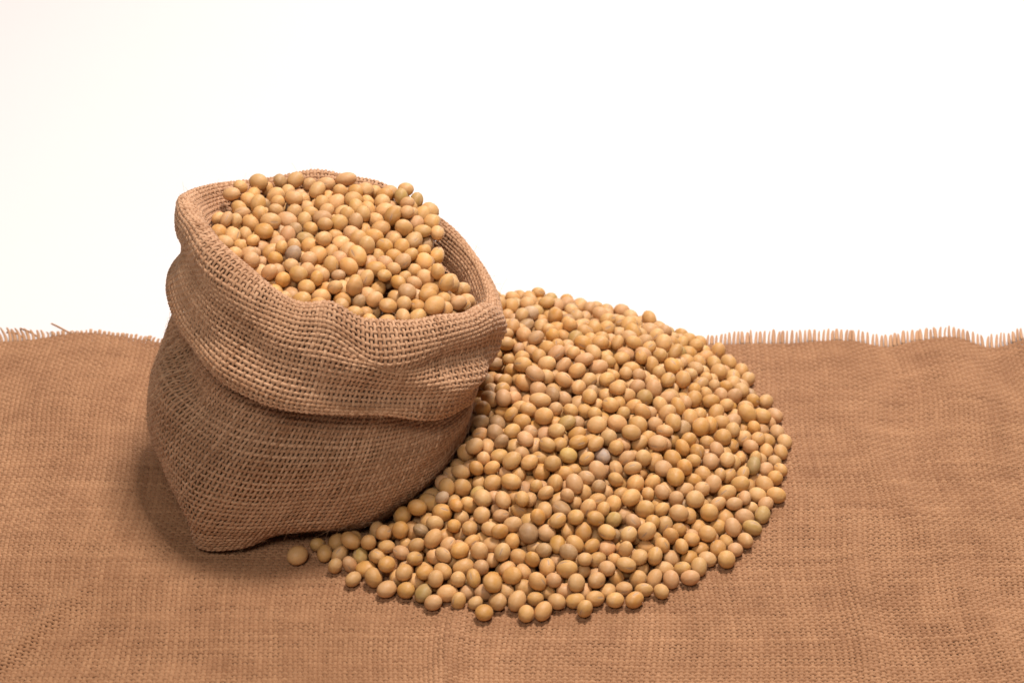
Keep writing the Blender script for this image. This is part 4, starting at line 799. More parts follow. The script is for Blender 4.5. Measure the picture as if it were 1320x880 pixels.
300,-1453,189,87,34,-32,80,61,54,329,-1394,184,-65,52,-46,64,62,47,310,-1320,170,7,-27,-94,68,52,51,347,-1257,155,15,80,-8,63,59,53,
335,-1203,147,-55,4,36,64,51,50,338,-1153,172,84,0,26,69,62,54,311,-1080,175,45,-7,70,69,64,55,365,-1021,175,46,79,-36,72,59,55,
313,-962,184,32,50,67,87,72,60,338,-899,175,60,24,58,72,60,54,314,-832,171,-13,94,19,68,63,56,349,-764,180,68,30,-64,75,61,53,
338,-687,171,71,-4,61,82,65,56,365,-624,163,-17,77,-56,75,60,58,302,-547,154,-67,-48,19,73,57,56,357,-489,166,-31,-18,25,79,66,60,
327,-435,163,97,13,12,74,63,63,363,-367,176,-21,-42,86,84,65,61,335,-299,171,62,-34,-36,74,61,57,379,-203,161,-30,-65,-44,73,65,56,
340,-156,174,-40,-85,-31,71,68,60,348,-86,163,-58,66,13,58,52,44,325,-14,174,53,-78,2,77,57,60,369,-1352,178,-70,65,-15,71,61,54,
401,-1269,158,-4,-39,-74,73,61,52,402,-1199,147,26,11,-86,69,53,51,415,-1133,160,-16,97,-9,69,64,56,381,-1081,177,-51,4,30,84,73,58,
430,-1023,177,-71,35,47,82,69,63,396,-968,183,-13,-40,-6,79,66,58,416,-884,165,23,-1,-16,63,51,48,384,-832,166,5,-37,86,73,67,58,
424,-782,178,-61,-26,52,74,61,56,394,-717,181,72,-65,-14,80,68,59,439,-634,167,-20,-81,45,67,55,50,387,-560,173,30,37,74,81,63,62,
460,-486,178,15,24,-1,80,68,60,405,-418,178,-71,-29,-38,70,60,55,429,-376,152,58,-56,-39,57,50,45,395,-292,190,85,-15,48,75,67,60,
441,-219,179,-93,4,11,82,62,57,402,-145,162,-14,-28,70,72,57,49,444,-101,163,91,5,21,70,61,58,433,-1331,190,-40,-12,40,84,65,61,
499,-1260,152,41,-59,-24,65,55,49,455,-1224,171,55,63,20,88,74,64,474,-1151,164,-87,-39,17,70,58,51,451,-1085,185,-52,27,-21,70,68,62,
493,-1044,171,72,34,54,66,57,48,459,-957,178,-64,65,-36,80,65,60,521,-882,167,79,-25,52,73,65,56,460,-844,165,90,11,27,72,58,53,
489,-758,169,-22,-34,89,73,62,55,456,-694,169,-10,39,18,73,62,55,506,-634,180,17,63,-52,73,64,58,453,-554,173,-60,-60,28,66,58,61,
525,-502,172,-59,49,-41,73,57,51,484,-428,173,43,54,-68,65,53,47,519,-372,177,39,-23,-50,78,57,54,450,-274,168,6,-71,61,66,55,49,
516,-222,179,94,-21,-10,77,60,60,480,-154,183,-20,46,-76,88,71,64,549,-1274,172,-72,44,-12,63,54,52,518,-1207,164,13,70,-58,71,57,51,
561,-1152,188,12,12,16,72,72,54,532,-1096,178,-55,66,43,80,67,62,565,-1004,187,-71,3,-41,84,71,58,524,-941,172,-87,-12,-34,69,60,53,
580,-889,177,-36,-25,37,71,64,52,564,-823,179,1,-39,-88,70,56,48,613,-764,158,89,5,-40,68,59,53,549,-680,186,0,-47,87,73,58,53,
570,-617,183,-52,-67,14,82,71,64,559,-554,176,-37,-28,28,63,59,46,590,-499,176,-63,34,68,79,61,55,540,-437,183,63,-36,67,72,61,56,
576,-373,181,-77,43,-37,70,63,51,559,-290,171,63,-38,-47,61,54,49,587,-237,181,88,2,38,75,63,58,565,-175,169,-3,1,-13,81,73,62,
602,-1208,193,-64,75,8,79,69,59,639,-1151,193,23,-77,-6,72,63,58,598,-1087,187,-84,37,-6,79,63,60,642,-1002,177,-37,41,-31,74,57,50,
605,-947,168,4,42,-80,71,60,49,648,-890,181,-90,-33,-16,76,70,59,624,-828,174,35,-50,-51,70,64,53,672,-771,144,-62,75,-15,73,59,56,
622,-677,179,22,-53,70,81,68,63,629,-614,177,39,70,42,67,56,48,617,-550,174,-28,29,-85,79,64,49,649,-480,175,-54,38,-15,75,59,56,
610,-437,160,60,-54,53,61,55,48,656,-363,184,-48,-38,26,81,60,50,614,-301,189,-67,-57,-15,79,69,63,678,-1079,173,-15,-15,-38,66,56,49,
695,-1025,170,-63,-32,-69,68,60,52,670,-948,173,-75,-18,10,65,60,47,721,-874,179,40,19,39,84,71,62,690,-819,124,-7,-16,8,61,46,45,
725,-768,164,-19,-1,64,71,58,52,709,-679,173,46,2,38,77,66,55,718,-611,172,-25,-83,-26,57,55,48,670,-575,197,37,-37,-39,77,73,60,
709,-502,171,74,-58,10,67,59,49,662,-423,161,23,75,41,72,60,52,761,-820,151,32,8,-77,77,65,57,775,-664,155,-55,-1,15,73,58,54,
-473,-313,164,-94,30,-1,74,62,55,-521,-218,200,76,-8,0,73,62,52,-409,-248,188,-47,55,-33,63,56,51,-442,-210,159,-79,-48,-2,72,59,54,
-399,-84,165,-39,-10,32,63,56,49,-324,-412,182,90,8,3,65,61,53,-348,-303,206,-50,45,-16,66,60,52,-324,-224,180,65,-68,-28,80,62,56,
-389,-173,176,94,-9,23,72,61,53,-308,-102,166,20,-31,-91,67,52,46,-252,-1343,197,15,89,-1,61,47,46,-238,-1295,209,-65,56,31,69,62,50,
-236,-524,226,8,48,-7,67,56,53,-266,-466,237,35,3,83,84,70,59,-222,-392,202,3,5,58,78,70,56,-281,-307,187,-12,-48,-86,57,49,47,
-266,-248,187,5,95,-13,67,58,54,-263,-140,174,-39,5,79,79,65,55,-247,-83,177,-58,18,3,67,52,47,-340,-54,177,58,16,-24,70,63,59,
-202,-1379,192,-52,-79,27,63,49,44,-127,-1294,182,-1,-30,21,62,52,46,-189,-1222,225,1,-93,30,73,69,56,-155,-1166,199,-20,-29,25,80,63,60,
-154,-1052,210,66,-33,-32,67,63,55,-151,-770,202,-9,-15,90,63,59,54,-140,-637,185,62,-24,73,61,54,48,-176,-592,226,77,-52,-5,63,60,51,
-147,-528,209,21,3,-28,67,56,48,-175,-445,196,-35,90,11,62,61,50,-159,-386,180,79,37,-41,61,55,47,-192,-313,177,-87,40,12,75,66,51,
-151,-202,187,4,18,76,61,57,47,-191,-154,188,-80,-56,14,79,61,54,-133,-85,194,-42,-69,4,77,62,55,-198,-57,185,-63,38,1,64,57,53,
-106,-1354,204,-66,-65,33,86,72,63,-67,-1313,175,-96,17,-19,64,55,51,-121,-1235,184,27,-8,-77,66,54,50,-76,-1137,198,-39,3,-65,68,59,52,
-123,-1101,194,-44,-58,-46,65,52,51,-67,-1039,218,-3,-24,92,73,59,53,-105,-983,211,66,23,-24,77,69,62,-98,-926,187,-53,82,1,61,54,44,
-89,-868,195,-81,43,13,70,63,52,-63,-769,199,-78,35,-15,74,67,54,-116,-730,201,44,-28,-12,60,56,48,-91,-658,202,68,71,4,69,66,51,
-128,-584,194,62,62,-17,71,60,52,-78,-541,190,-10,39,-90,77,66,58,-116,-434,206,-75,-46,39,81,64,59,-74,-350,170,75,-33,-53,62,57,56,
-86,-301,195,31,63,29,58,52,44,-70,-236,194,38,-68,-39,66,58,50,-130,-147,204,-89,0,-39,69,65,59,-79,-106,192,-66,-46,-11,71,62,50,
-89,-54,173,-61,-69,19,63,58,46,-33,-1362,202,-57,-71,26,77,65,55,-4,-1284,227,-25,1,-40,83,73,58,-26,-1212,210,36,11,39,57,54,47,
-4,-1139,207,18,35,67,75,60,56,-50,-1087,190,28,-10,16,61,53,48,2,-1053,206,47,63,35,70,57,55,-37,-980,199,38,64,62,74,59,56,
26,-934,188,-14,1,-91,75,66,64,-20,-833,202,-47,-84,9,78,66,59,8,-775,209,-18,-96,-8,74,63,59,-24,-709,212,-70,67,-20,79,61,56,
19,-658,200,15,-86,31,69,56,60,-27,-604,193,-3,-3,85,75,64,53,19,-378,182,-30,-9,-94,76,64,57,-28,-314,184,61,14,-38,82,68,56,
-6,-252,199,-81,9,-12,72,69,53,-69,-166,199,-15,7,-53,72,67,58,-19,-89,186,-52,-83,5,62,57,53,-6,-27,191,-5,-32,87,74,72,61,
36,-1367,212,73,-60,-18,65,56,54,87,-1298,217,-60,-6,61,58,53,46,25,-1223,213,-39,53,-62,70,58,51,59,-1169,197,61,-30,20,68,56,59,
47,-1109,205,20,-1,-91,64,61,52,96,-1053,207,2,-42,-89,68,61,51,67,-986,194,-25,-68,67,72,68,54,88,-914,202,18,31,46,84,62,56,
57,-842,197,50,69,8,66,62,51,32,-717,205,18,82,-12,65,64,54,89,-636,188,67,-21,69,65,55,46,38,-595,193,-53,-55,2,76,70,57,
72,-444,179,-12,-25,72,76,61,60,86,-357,188,-83,41,-33,66,59,56,41,-302,182,-62,66,-17,74,62,62,92,-252,177,-7,-13,98,55,54,45,
31,-189,184,-70,-49,14,76,61,56,98,-97,207,-35,91,-6,71,71,60,62,-16,198,-9,-25,91,70,60,52,123,-1334,212,38,80,-13,71,65,48,
156,-1280,215,-57,-17,75,82,71,56,107,-1206,212,-7,21,32,72,66,61,160,-1170,217,10,57,1,67,59,55,137,-1105,219,73,-35,-43,80,65,59,
174,-1052,236,45,-16,17,82,61,57,120,-967,198,-63,-2,-69,67,62,49,159,-915,203,79,-44,33,77,62,54,130,-852,195,-46,-34,16,69,62,58,
162,-801,190,25,-70,-47,58,50,45,112,-726,207,19,14,12,81,67,58,176,-646,200,36,-90,9,82,65,58,137,-600,194,17,-30,80,62,58,51,
165,-521,194,14,22,6,76,64,59,158,-447,188,62,-33,-49,68,58,58,170,-378,207,14,-14,-89,72,63,56,137,-279,167,85,43,-11,64,48,47,
178,-248,201,-74,-56,-31,73,63,56,118,-172,204,-54,56,52,78,65,56,151,-124,203,40,2,-86,58,56,48,143,-52,227,-11,-6,-5,71,61,50,
200,-1356,218,-20,50,41,62,55,50,226,-1302,229,-2,-56,59,81,65,61,192,-1222,218,13,97,10,76,56,52,227,-1181,200,12,12,-98,70,58,58,
216,-1097,217,56,-74,-29,70,57,50,259,-1049,208,-74,47,12,57,51,41,180,-972,203,-94,-3,-29,67,57,56,235,-909,218,64,36,59,80,68,63,
206,-848,210,97,-20,-4,79,60,55,250,-798,207,73,50,41,70,70,56,224,-709,186,59,51,30,70,60,57,264,-653,196,5,75,-32,67,63,55,
208,-578,190,-66,71,-11,65,61,54,248,-520,188,-6,-11,-98,87,75,61,219,-454,186,59,68,-38,80,64,55,235,-391,191,-26,-89,-28,79,67,53,
227,-301,204,-59,37,-66,77,66,61,260,-246,194,6,17,93,67,62,49,226,-192,218,-37,-90,-9,76,69,67,265,-136,211,59,-58,-27,77,57,58,
248,-65,192,-17,-92,-12,71,59,52,317,-1276,198,-64,-28,27,61,52,49,273,-1237,207,74,-3,-23,68,58,52,315,-1197,211,-74,42,31,82,66,60,
274,-1102,216,20,-7,-89,70,62,55,324,-1027,207,-15,93,-12,61,56,44,273,-997,221,-95,10,-20,81,65,59,295,-911,214,-5,-60,-64,64,56,44,
278,-857,207,31,5,-53,64,63,57,315,-801,222,-93,9,16,79,60,57,302,-694,214,-46,-6,-46,64,50,44,320,-632,204,-64,39,-8,69,59,53,
275,-583,191,-25,-29,18,68,60,48,319,-520,208,-88,-38,0,83,63,53,282,-462,194,-8,-17,-35,64,57,49,304,-391,196,-20,90,-36,71,58,56,
288,-303,203,14,0,61,74,54,51,329,-237,172,-37,-29,-52,63,55,52,293,-189,190,-83,-25,-33,66,60,50,366,-111,206,-78,25,11,76,62,52,
380,-1232,195,46,-75,7,74,62,52,385,-1171,199,80,-18,-55,68,61,51,337,-1115,217,15,-12,-41,74,60,53,412,-1058,226,-88,20,-24,70,60,52,
359,-987,222,43,70,53,68,56,51,387,-911,198,45,-7,58,66,58,48,364,-853,219,31,84,42,73,67,61,384,-798,214,-48,3,-24,59,48,49,
354,-726,231,68,45,11,74,66,62,395,-655,202,-18,-68,-52,67,56,54,333,-581,185,-92,-32,-19,63,60,48,403,-500,202,-77,-61,7,68,52,49,
369,-448,217,-12,74,62,77,67,61,424,-364,205,25,26,73,72,61,53,356,-328,225,-26,16,94,76,65,60,385,-234,217,16,-32,-91,71,63,64,
391,-169,215,80,45,-5,76,68,58,445,-1178,208,-10,50,85,71,60,49,426,-1128,218,93,-6,32,72,58,55,477,-1039,222,-15,93,-1,72,59,52,
441,-994,233,-20,-26,-78,73,54,53,469,-892,205,-44,50,-4,83,63,57,423,-849,206,-62,-73,-26,62,55,52,473,-798,206,8,30,-33,70,61,55,
446,-739,215,-98,-4,-3,69,60,61,459,-659,219,97,-9,6,75,71,60,428,-599,212,58,-75,-1,77,58,57,486,-523,213,16,16,-2,77,61,51,
453,-442,225,-42,6,-18,79,71,62,479,-391,211,31,54,-75,64,60,50,468,-333,187,47,-9,-63,71,65,53,490,-263,214,54,4,-51,85,74,61,
488,-1125,216,50,-34,77,73,62,55,544,-1051,231,-5,12,95,78,73,61,509,-986,207,-57,-23,45,67,60,51,543,-909,218,23,13,5,65,59,51,
517,-845,217,93,-6,24,81,69,60,570,-772,208,-25,-82,2,77,57,57,502,-713,199,-85,12,-19,62,53,51,543,-643,230,30,-22,23,61,58,52,
519,-578,207,-28,-66,67,74,60,56,553,-514,223,-71,53,36,75,58,56,522,-459,239,-78,23,-1,71,57,56,546,-393,224,83,29,22,72,59,52,
533,-320,209,-15,-26,-12,78,61,56,578,-962,224,-5,26,88,73,66,49,612,-911,225,-31,-84,16,77,59,59,592,-850,227,-44,-45,-15,76,70,59,
639,-777,211,-34,54,-14,77,61,53,602,-724,209,-78,-6,-18,77,60,55,610,-628,229,70,52,22,76,61,56,579,-569,224,42,-48,73,61,54,47,
633,-515,221,75,-20,-38,78,65,58,590,-429,213,61,-47,8,67,61,54,684,-819,182,37,-3,71,75,67,60,668,-729,190,-52,-38,68,72,64,55,
-463,-262,197,-47,-68,-54,65,58,57,-355,-362,228,-14,29,-15,82,61,60,-426,-320,210,-15,-28,89,75,70,63,-374,-216,219,24,21,85,70,66,57,
-300,-410,237,-38,-20,-84,70,57,57,-293,-348,226,-44,-36,48,69,64,51,-308,-267,226,-59,23,-21,80,66,62,-269,-193,215,-92,-35,9,71,56,55,
-341,-137,204,69,70,-11,73,69,60,-196,-482,232,-52,-82,12,70,64,51,-228,-418,250,17,21,-49,68,58,46,-178,-350,218,2,42,85,69,59,51,
-241,-292,220,28,-85,-14,73,63,57,-220,-228,233,31,-66,-26,77,73,62,-235,-114,222,20,-9,-32,71,63,55,-131,-1210,234,-11,49,36,65,61,51,
-106,-1163,241,48,-51,-13,66,56,49,-172,-1105,226,-78,39,10,71,65,54,-117,-1029,254,-18,38,88,70,64,57,-137,-903,212,-35,78,-23,78,66,51,
-113,-769,244,12,23,33,71,60,56,-171,-679,210,50,-23,-80,66,59,50,-131,-633,239,-7,-61,76,67,54,55,-138,-565,253,30,-87,2,76,64,55,
-76,-489,202,14,43,88,57,53,41,-166,-409,240,-10,40,82,77,67,55,-124,-344,196,1,-7,48,67,56,49,-149,-266,205,53,-81,-18,81,61,56,
-111,-203,219,13,-26,93,64,56,44,-177,-101,228,53,61,48,77,72,53,-71,-1261,203,-1,46,-84,72,63,57,-73,-1211,235,-10,-34,-20,71,59,49,
-47,-1155,246,79,57,-3,70,66,54,-90,-1094,243,-54,46,-49,81,66,57,-22,-1020,243,-34,-21,-87,61,55,49,-68,-938,224,80,44,-15,66,50,43,
-25,-893,223,60,-76,-20,67,64,50,-85,-812,221,31,-24,7,72,57,52,-31,-758,252,97,3,16,73,61,50,-75,-714,239,-24,-28,-43,68,62,51,
-37,-650,227,-70,15,-34,63,57,50,-80,-597,212,64,-65,-34,60,52,46,-19,-500,201,-97,-8,16,67,59,54,-46,-396,193,93,30,-14,67,56,49,
-29,-354,230,-67,41,-7,76,62,55,-52,-276,238,92,13,17,81,65,58,-20,-197,206,44,-54,-64,60,52,46,-76,-124,248,-27,-91,-29,77,65,58,
-62,-52,220,-87,4,9,77,68,55,0,-1202,262,15,-20,32,77,66,55,37,-1151,251,-18,-63,-43,74,59,53,13,-1095,248,3,-10,98,73,70,51,
44,-1031,236,-89,21,36,71,60,55,17,-980,228,5,75,-59,65,56,57,41,-890,234,76,-5,15,74,64,59,26,-823,242,-4,34,92,71,62,57,
52,-759,248,27,-92,9,80,67,58,13,-689,252,78,58,4,71,63,55,52,-632,238,30,5,94,73,62,53,0,-558,228,8,-6,-98,77,64,57,
50,-501,200,29,17,-91,74,63,59,12,-452,205,42,-23,-53,64,52,49,48,-344,225,-49,-32,34,73,59,51,9,-303,226,-40,64,-28,61,52,42,
53,-233,214,31,-19,68,76,60,57,-20,-138,214,-7,-89,17,59,57,54,64,-1202,254,-34,92,-4,72,62,51,104,-1153,237,88,-21,3,70,57,52,
87,-1095,249,67,35,46,71,59,49,121,-1026,255,51,-72,-45,74,62,53,86,-974,250,75,62,-18,74,66,54,126,-887,236,89,-19,-6,65,50,46,
99,-829,239,24,94,-13,73,60,50,130,-780,224,36,58,8,68,54,53,78,-686,247,-52,-42,-12,77,68,59,120,-634,237,-47,-72,30,81,66,58,
94,-570,217,49,23,26,71,58,48,117,-480,213,4,-59,68,70,60,54,113,-410,215,17,-18,-79,76,64,54,131,-335,223,26,-55,0,76,57,56,
91,-289,218,-31,77,-47,73,65,61,120,-227,223,-18,-22,95,75,68,54,42,-136,218,62,53,-28,79,67,54,149,-1212,256,-4,93,33,66,60,53,
208,-1151,248,18,-94,-8,74,65,55,178,-1100,260,17,-65,70,59,58,50,242,-1028,257,-1,97,6,75,61,49,156,-964,256,-12,-20,-15,79,71,63,
184,-883,247,22,-30,75,65,59,55,158,-828,244,15,67,25,71,58,46,196,-780,237,9,94,27,84,71,59,176,-709,231,-85,-48,11,78,76,61,
225,-625,226,-36,14,-71,71,60,50,170,-570,232,-68,-21,-38,68,60,53,206,-499,233,-48,-56,34,71,56,53,189,-430,229,-54,-81,-15,64,55,47,
207,-349,247,25,36,-14,71,58,60,175,-290,244,-82,-11,-19,88,67,64,223,-247,244,-39,-67,-14,69,56,53,173,-162,234,6,28,-69,74,54,52,
274,-1159,237,86,14,28,65,59,46,247,-1091,264,95,18,6,77,64,55,297,-1052,244,96,17,-7,60,54,51,244,-960,257,-69,-27,41,71,57,57,
278,-887,261,17,45,10,69,59,56,251,-831,257,11,-20,39,76,69,56,273,-748,241,-54,-13,59,72,58,51,253,-693,237,23,-64,-71,70,60,55,
277,-616,247,16,26,-93,66,63,53,246,-561,237,15,8,9,80,70,58,268,-490,242,-31,-82,-46,79,70,56,253,-430,225,15,75,-58,60,57,49,
264,-351,220,48,-8,-40,60,52,44,269,-276,249,82,43,30,77,65,51,296,-225,228,-16,-55,-80,66,53,51,313,-1097,263,-8,57,-70,71,53,51,
360,-1045,253,-68,58,-42,73,66,62,307,-955,241,76,61,-17,56,56,43,346,-913,238,-67,64,-17,78,59,55,319,-844,255,-84,-25,-35,69,54,47,
361,-783,259,-79,41,6,63,62,58,336,-668,249,-74,-48,24,71,60,57,371,-605,231,-5,83,-35,73,60,60,323,-570,241,-42,79,41,80,64,58,
368,-496,244,34,27,-62,59,59,49,311,-438,230,42,-53,-38,61,51,48,371,-389,234,63,43,2,70,57,53,333,-269,236,-76,41,44,72,65,60,
386,-1103,249,-39,-12,80,66,61,55,448,-1039,272,-12,27,-94,76,63,53,399,-953,253,-20,17,-94,81,71,61,422,-889,251,-54,-4,70,73,62,53,
406,-831,258,20,70,35,69,61,52,440,-782,260,20,88,-37,77,65,61,415,-699,246,31,82,-40,73,62,53,442,-632,265,-12,-15,-59,69,55,52,
391,-549,232,2,-41,75,68,61,50,433,-504,247,85,48,-12,74,67,53,422,-393,252,-25,-38,44,68,57,48,472,-344,244,-24,-76,58,72,60,57,
477,-941,237,-77,37,6,75,70,57,495,-889,261,68,30,-29,78,60,56,466,-837,250,17,90,-22,73,59,54,512,-761,236,-74,4,-65,71,66,65,
486,-706,251,39,-85,-30,73,59,55,496,-617,242,46,-29,74,62,57,48,468,-569,244,35,-3,-2,73,56,57,509,-513,260,40,47,56,64,54,50,
487,-412,264,-13,25,9,76,58,54,549,-705,242,-44,-67,1,78,68,62,-385,-299,253,59,46,62,67,65,51,-325,-191,241,-79,-50,27,75,60,50,
-239,-354,248,12,-19,-77,74,62,55,-327,-314,257,32,92,18,62,55,47,-278,-226,263,-86,25,18,66,65,56,-140,-489,251,51,60,-8,75,62,62,
-197,-450,275,-9,23,-96,64,51,49,-135,-367,256,-58,-1,-1,65,54,44,-187,-293,243,-53,-79,-27,75,62,55,-160,-226,249,26,26,-12,70,55,54,
-138,-1130,274,-52,76,-35,79,69,58,-61,-1050,279,-33,49,2,71,67,59,-116,-972,272,-24,55,-75,67,58,62,-82,-892,245,60,-47,-63,68,60,58,
-127,-838,255,93,-31,11,87,72,59,-73,-789,283,41,38,78,79,67,59,-81,-664,260,-19,-50,-35,67,62,53,-96,-603,259,34,41,69,61,53,41,
-51,-530,242,-53,-32,9,60,58,49,-81,-460,242,-38,40,-14,64,53,45,-87,-379,227,-13,-15,-4,75,61,47,-121,-307,238,16,-97,12,73,57,52,
-55,-209,242,51,74,38,71,56,52,-177,-172,243,-20,-78,-46,75,68,58,-40,-1107,278,-53,17,75,69,61,48,2,-1048,283,-18,65,-68,70,58,53,
-54,-974,266,-71,47,-2,70,62,57,-1,-934,248,7,-7,15,70,51,47,-40,-844,259,94,-7,29,72,64,57,2,-793,282,-16,-2,33,67,53,51,
-41,-705,280,-38,-3,-86,72,63,46,-5,-627,270,-81,-55,-10,72,64,48,-49,-593,251,-12,-82,19,78,61,50,15,-503,247,11,56,77,72,58,51,
-29,-445,235,30,-20,-86,63,55,48,17,-401,243,-61,-65,-20,73,70,61,-16,-308,274,30,16,-16,67,65,50,8,-214,244,67,72,2,64,52,47,
49,-1107,289,86,-47,-14,71,61,51,69,-1050,280,79,36,-13,62,52,55,37,-992,286,26,57,-76,72,64,58,92,-917,269,76,-4,-18,78,63,56,
66,-854,278,-44,-86,-3,73,62,51,99,-782,278,-79,-49,-24,75,62,53,33,-727,296,83,12,-3,74,64,55,81,-640,288,93,-13,0,71,63,56,
56,-572,261,-59,-65,40,80,60,58,95,-519,242,16,49,-77,70,57,48,63,-450,238,87,-41,15,76,67,56,95,-366,254,37,90,1,67,59,57,
55,-293,264,92,26,20,81,62,53,75,-185,257,-27,41,70,79,71,63,130,-1128,279,5,40,73,74,66,55,163,-1053,290,7,-20,-17,72,62,50,
120,-986,308,-32,-51,78,83,67,62,162,-915,290,76,-36,32,68,58,53,127,-866,279,-16,15,-27,66,59,45,159,-789,288,-70,-58,34,76,63,57,
123,-732,262,-69,55,-4,73,57,52,176,-647,256,-11,3,58,67,62,51,125,-571,270,0,93,-17,73,69,59,156,-508,250,54,-57,-44,71,54,48,
140,-444,256,-91,24,11,73,59,57,152,-388,258,-48,-70,52,64,54,50,117,-300,269,-22,31,-69,75,56,52,176,-219,264,-48,-3,86,76,70,56,
205,-1000,289,-11,-20,9,73,61,54,223,-909,280,-27,18,-34,65,61,50,199,-842,286,-11,-62,72,69,59,52,255,-776,296,41,36,40,78,60,53,
219,-730,273,55,31,73,71,64,57,248,-654,280,12,8,36,71,61,54,209,-598,277,-41,19,-51,80,64,60,226,-516,283,-37,-78,-16,71,61,52,
221,-443,268,-10,15,-86,67,57,51,254,-383,265,-72,-53,19,74,63,61,234,-311,280,56,53,-54,65,63,51,318,-1000,277,-93,-12,-13,78,70,58,
312,-931,282,-7,34,60,67,60,52,294,-847,302,-27,-32,79,69,62,53,306,-781,276,-30,-33,56,67,59,51,295,-706,280,91,37,9,72,65,58,
335,-615,281,-49,-7,18,78,61,58,285,-566,282,68,68,14,70,58,50,322,-506,277,-84,51,12,81,63,54,283,-440,280,13,8,97,75,63,60,
314,-387,256,71,-19,-66,69,59,60,296,-330,260,73,19,-24,77,59,56,372,-876,281,73,-46,-7,70,65,59,403,-792,302,-93,28,-11,68,60,50,
367,-703,284,-5,-4,-90,72,61,56,393,-651,265,-45,-80,37,67,53,46,378,-568,277,-92,23,4,61,54,50,351,-431,275,-88,-5,2,72,60,55,
-188,-343,276,46,15,74,69,57,57,-236,-304,280,93,13,9,72,66,53,-106,-473,298,-93,-14,29,74,60,58,-131,-414,288,63,-69,-25,75,57,50,
-82,-339,268,-26,-93,-5,69,62,55,-141,-270,275,-99,-1,4,67,57,53,-112,-916,293,5,-50,-23,69,61,62,-35,-906,272,-28,77,-54,67,51,49,
-83,-863,302,16,7,-39,78,65,55,-27,-756,308,26,66,-46,64,61,49,-130,-694,245,-72,61,-9,68,56,51,-67,-626,302,-41,-4,3,72,64,55,
-101,-529,278,28,-16,93,73,58,54,-44,-481,268,30,-7,89,66,55,47,-69,-414,281,-42,21,-85,84,73,62,-23,-368,285,-21,45,-45,66,56,50,
-105,-247,240,-64,49,39,60,53,47,-3,-953,293,90,18,36,65,51,46,27,-903,289,89,-21,31,71,61,48,7,-851,300,-30,10,50,69,59,55,
46,-778,317,34,28,-20,76,62,54,-5,-678,306,22,-63,-29,70,59,54,39,-605,316,53,55,18,73,66,59,-15,-561,284,79,-47,-8,74,59,58,
60,-490,287,-4,95,-24,75,58,56,12,-452,272,-43,-84,-29,67,57,52,31,-353,282,-24,49,64,73,61,55,41,-237,281,15,7,-85,65,58,56,
62,-946,311,74,5,-18,66,56,52,107,-903,324,-21,6,2,87,66,56,100,-827,319,-83,-47,24,73,68,59,129,-740,320,91,-27,1,72,63,60,
87,-695,306,-96,17,14,70,58,48,145,-625,295,-2,-12,-86,71,58,50,81,-545,305,11,-87,27,69,66,54,125,-494,294,-19,5,-77,73,60,55,
89,-419,284,7,-47,-12,71,61,55,148,-343,281,-69,10,31,63,51,44,154,-856,319,-47,-82,13,67,56,51,199,-763,321,73,9,-32,70,60,55,
161,-696,291,10,68,66,63,60,57,199,-648,312,68,-4,39,76,54,52,178,-543,298,-32,16,83,76,58,54,181,-479,291,52,32,63,61,56,53,
163,-425,306,-4,55,65,67,64,54,251,-698,320,-92,-29,-9,73,60,57,283,-618,318,17,94,-16,79,65,53,241,-561,312,50,-79,-13,67,54,54,
-138,-343,306,58,47,-20,73,61,55,-175,-623,280,3,10,57,78,63,60,-63,-506,316,-29,-78,-32,69,61,53,-222,-502,281,-96,-11,-7,80,63,60,
-68,-359,318,64,-64,-22,65,56,53,-33,-892,327,19,-24,71,71,63,56,-36,-821,318,21,-59,-74,68,56,52,-103,-725,289,-67,65,-12,71,69,58,
-13,-627,322,1,-90,6,54,52,47,-70,-569,308,-16,21,95,69,62,54,-4,-500,302,-56,-31,-49,67,56,54,-30,-445,307,-33,-59,42,60,54,44,
2,-395,329,36,-60,-56,80,64,57,89,-775,357,23,-2,95,80,63,58,42,-699,349,-8,34,87,78,65,59,104,-616,334,-14,-10,79,64,60,53,
26,-544,319,29,-51,-58,65,55,46,93,-496,339,27,-22,-92,70,61,54,47,-438,318,-48,29,-57,78,62,61,136,-678,340,-10,95,-25,75,60,58,
170,-620,348,93,12,29,77,67,53,137,-564,334,42,77,-42,76,62,61,-127,-655,299,-54,-73,0,76,63,57,-198,-548,252,-78,16,46,64,58,48,
-22,-477,346,-10,44,-88,63,48,48,-24,-542,342,-15,35,-90,69,57,60,
]
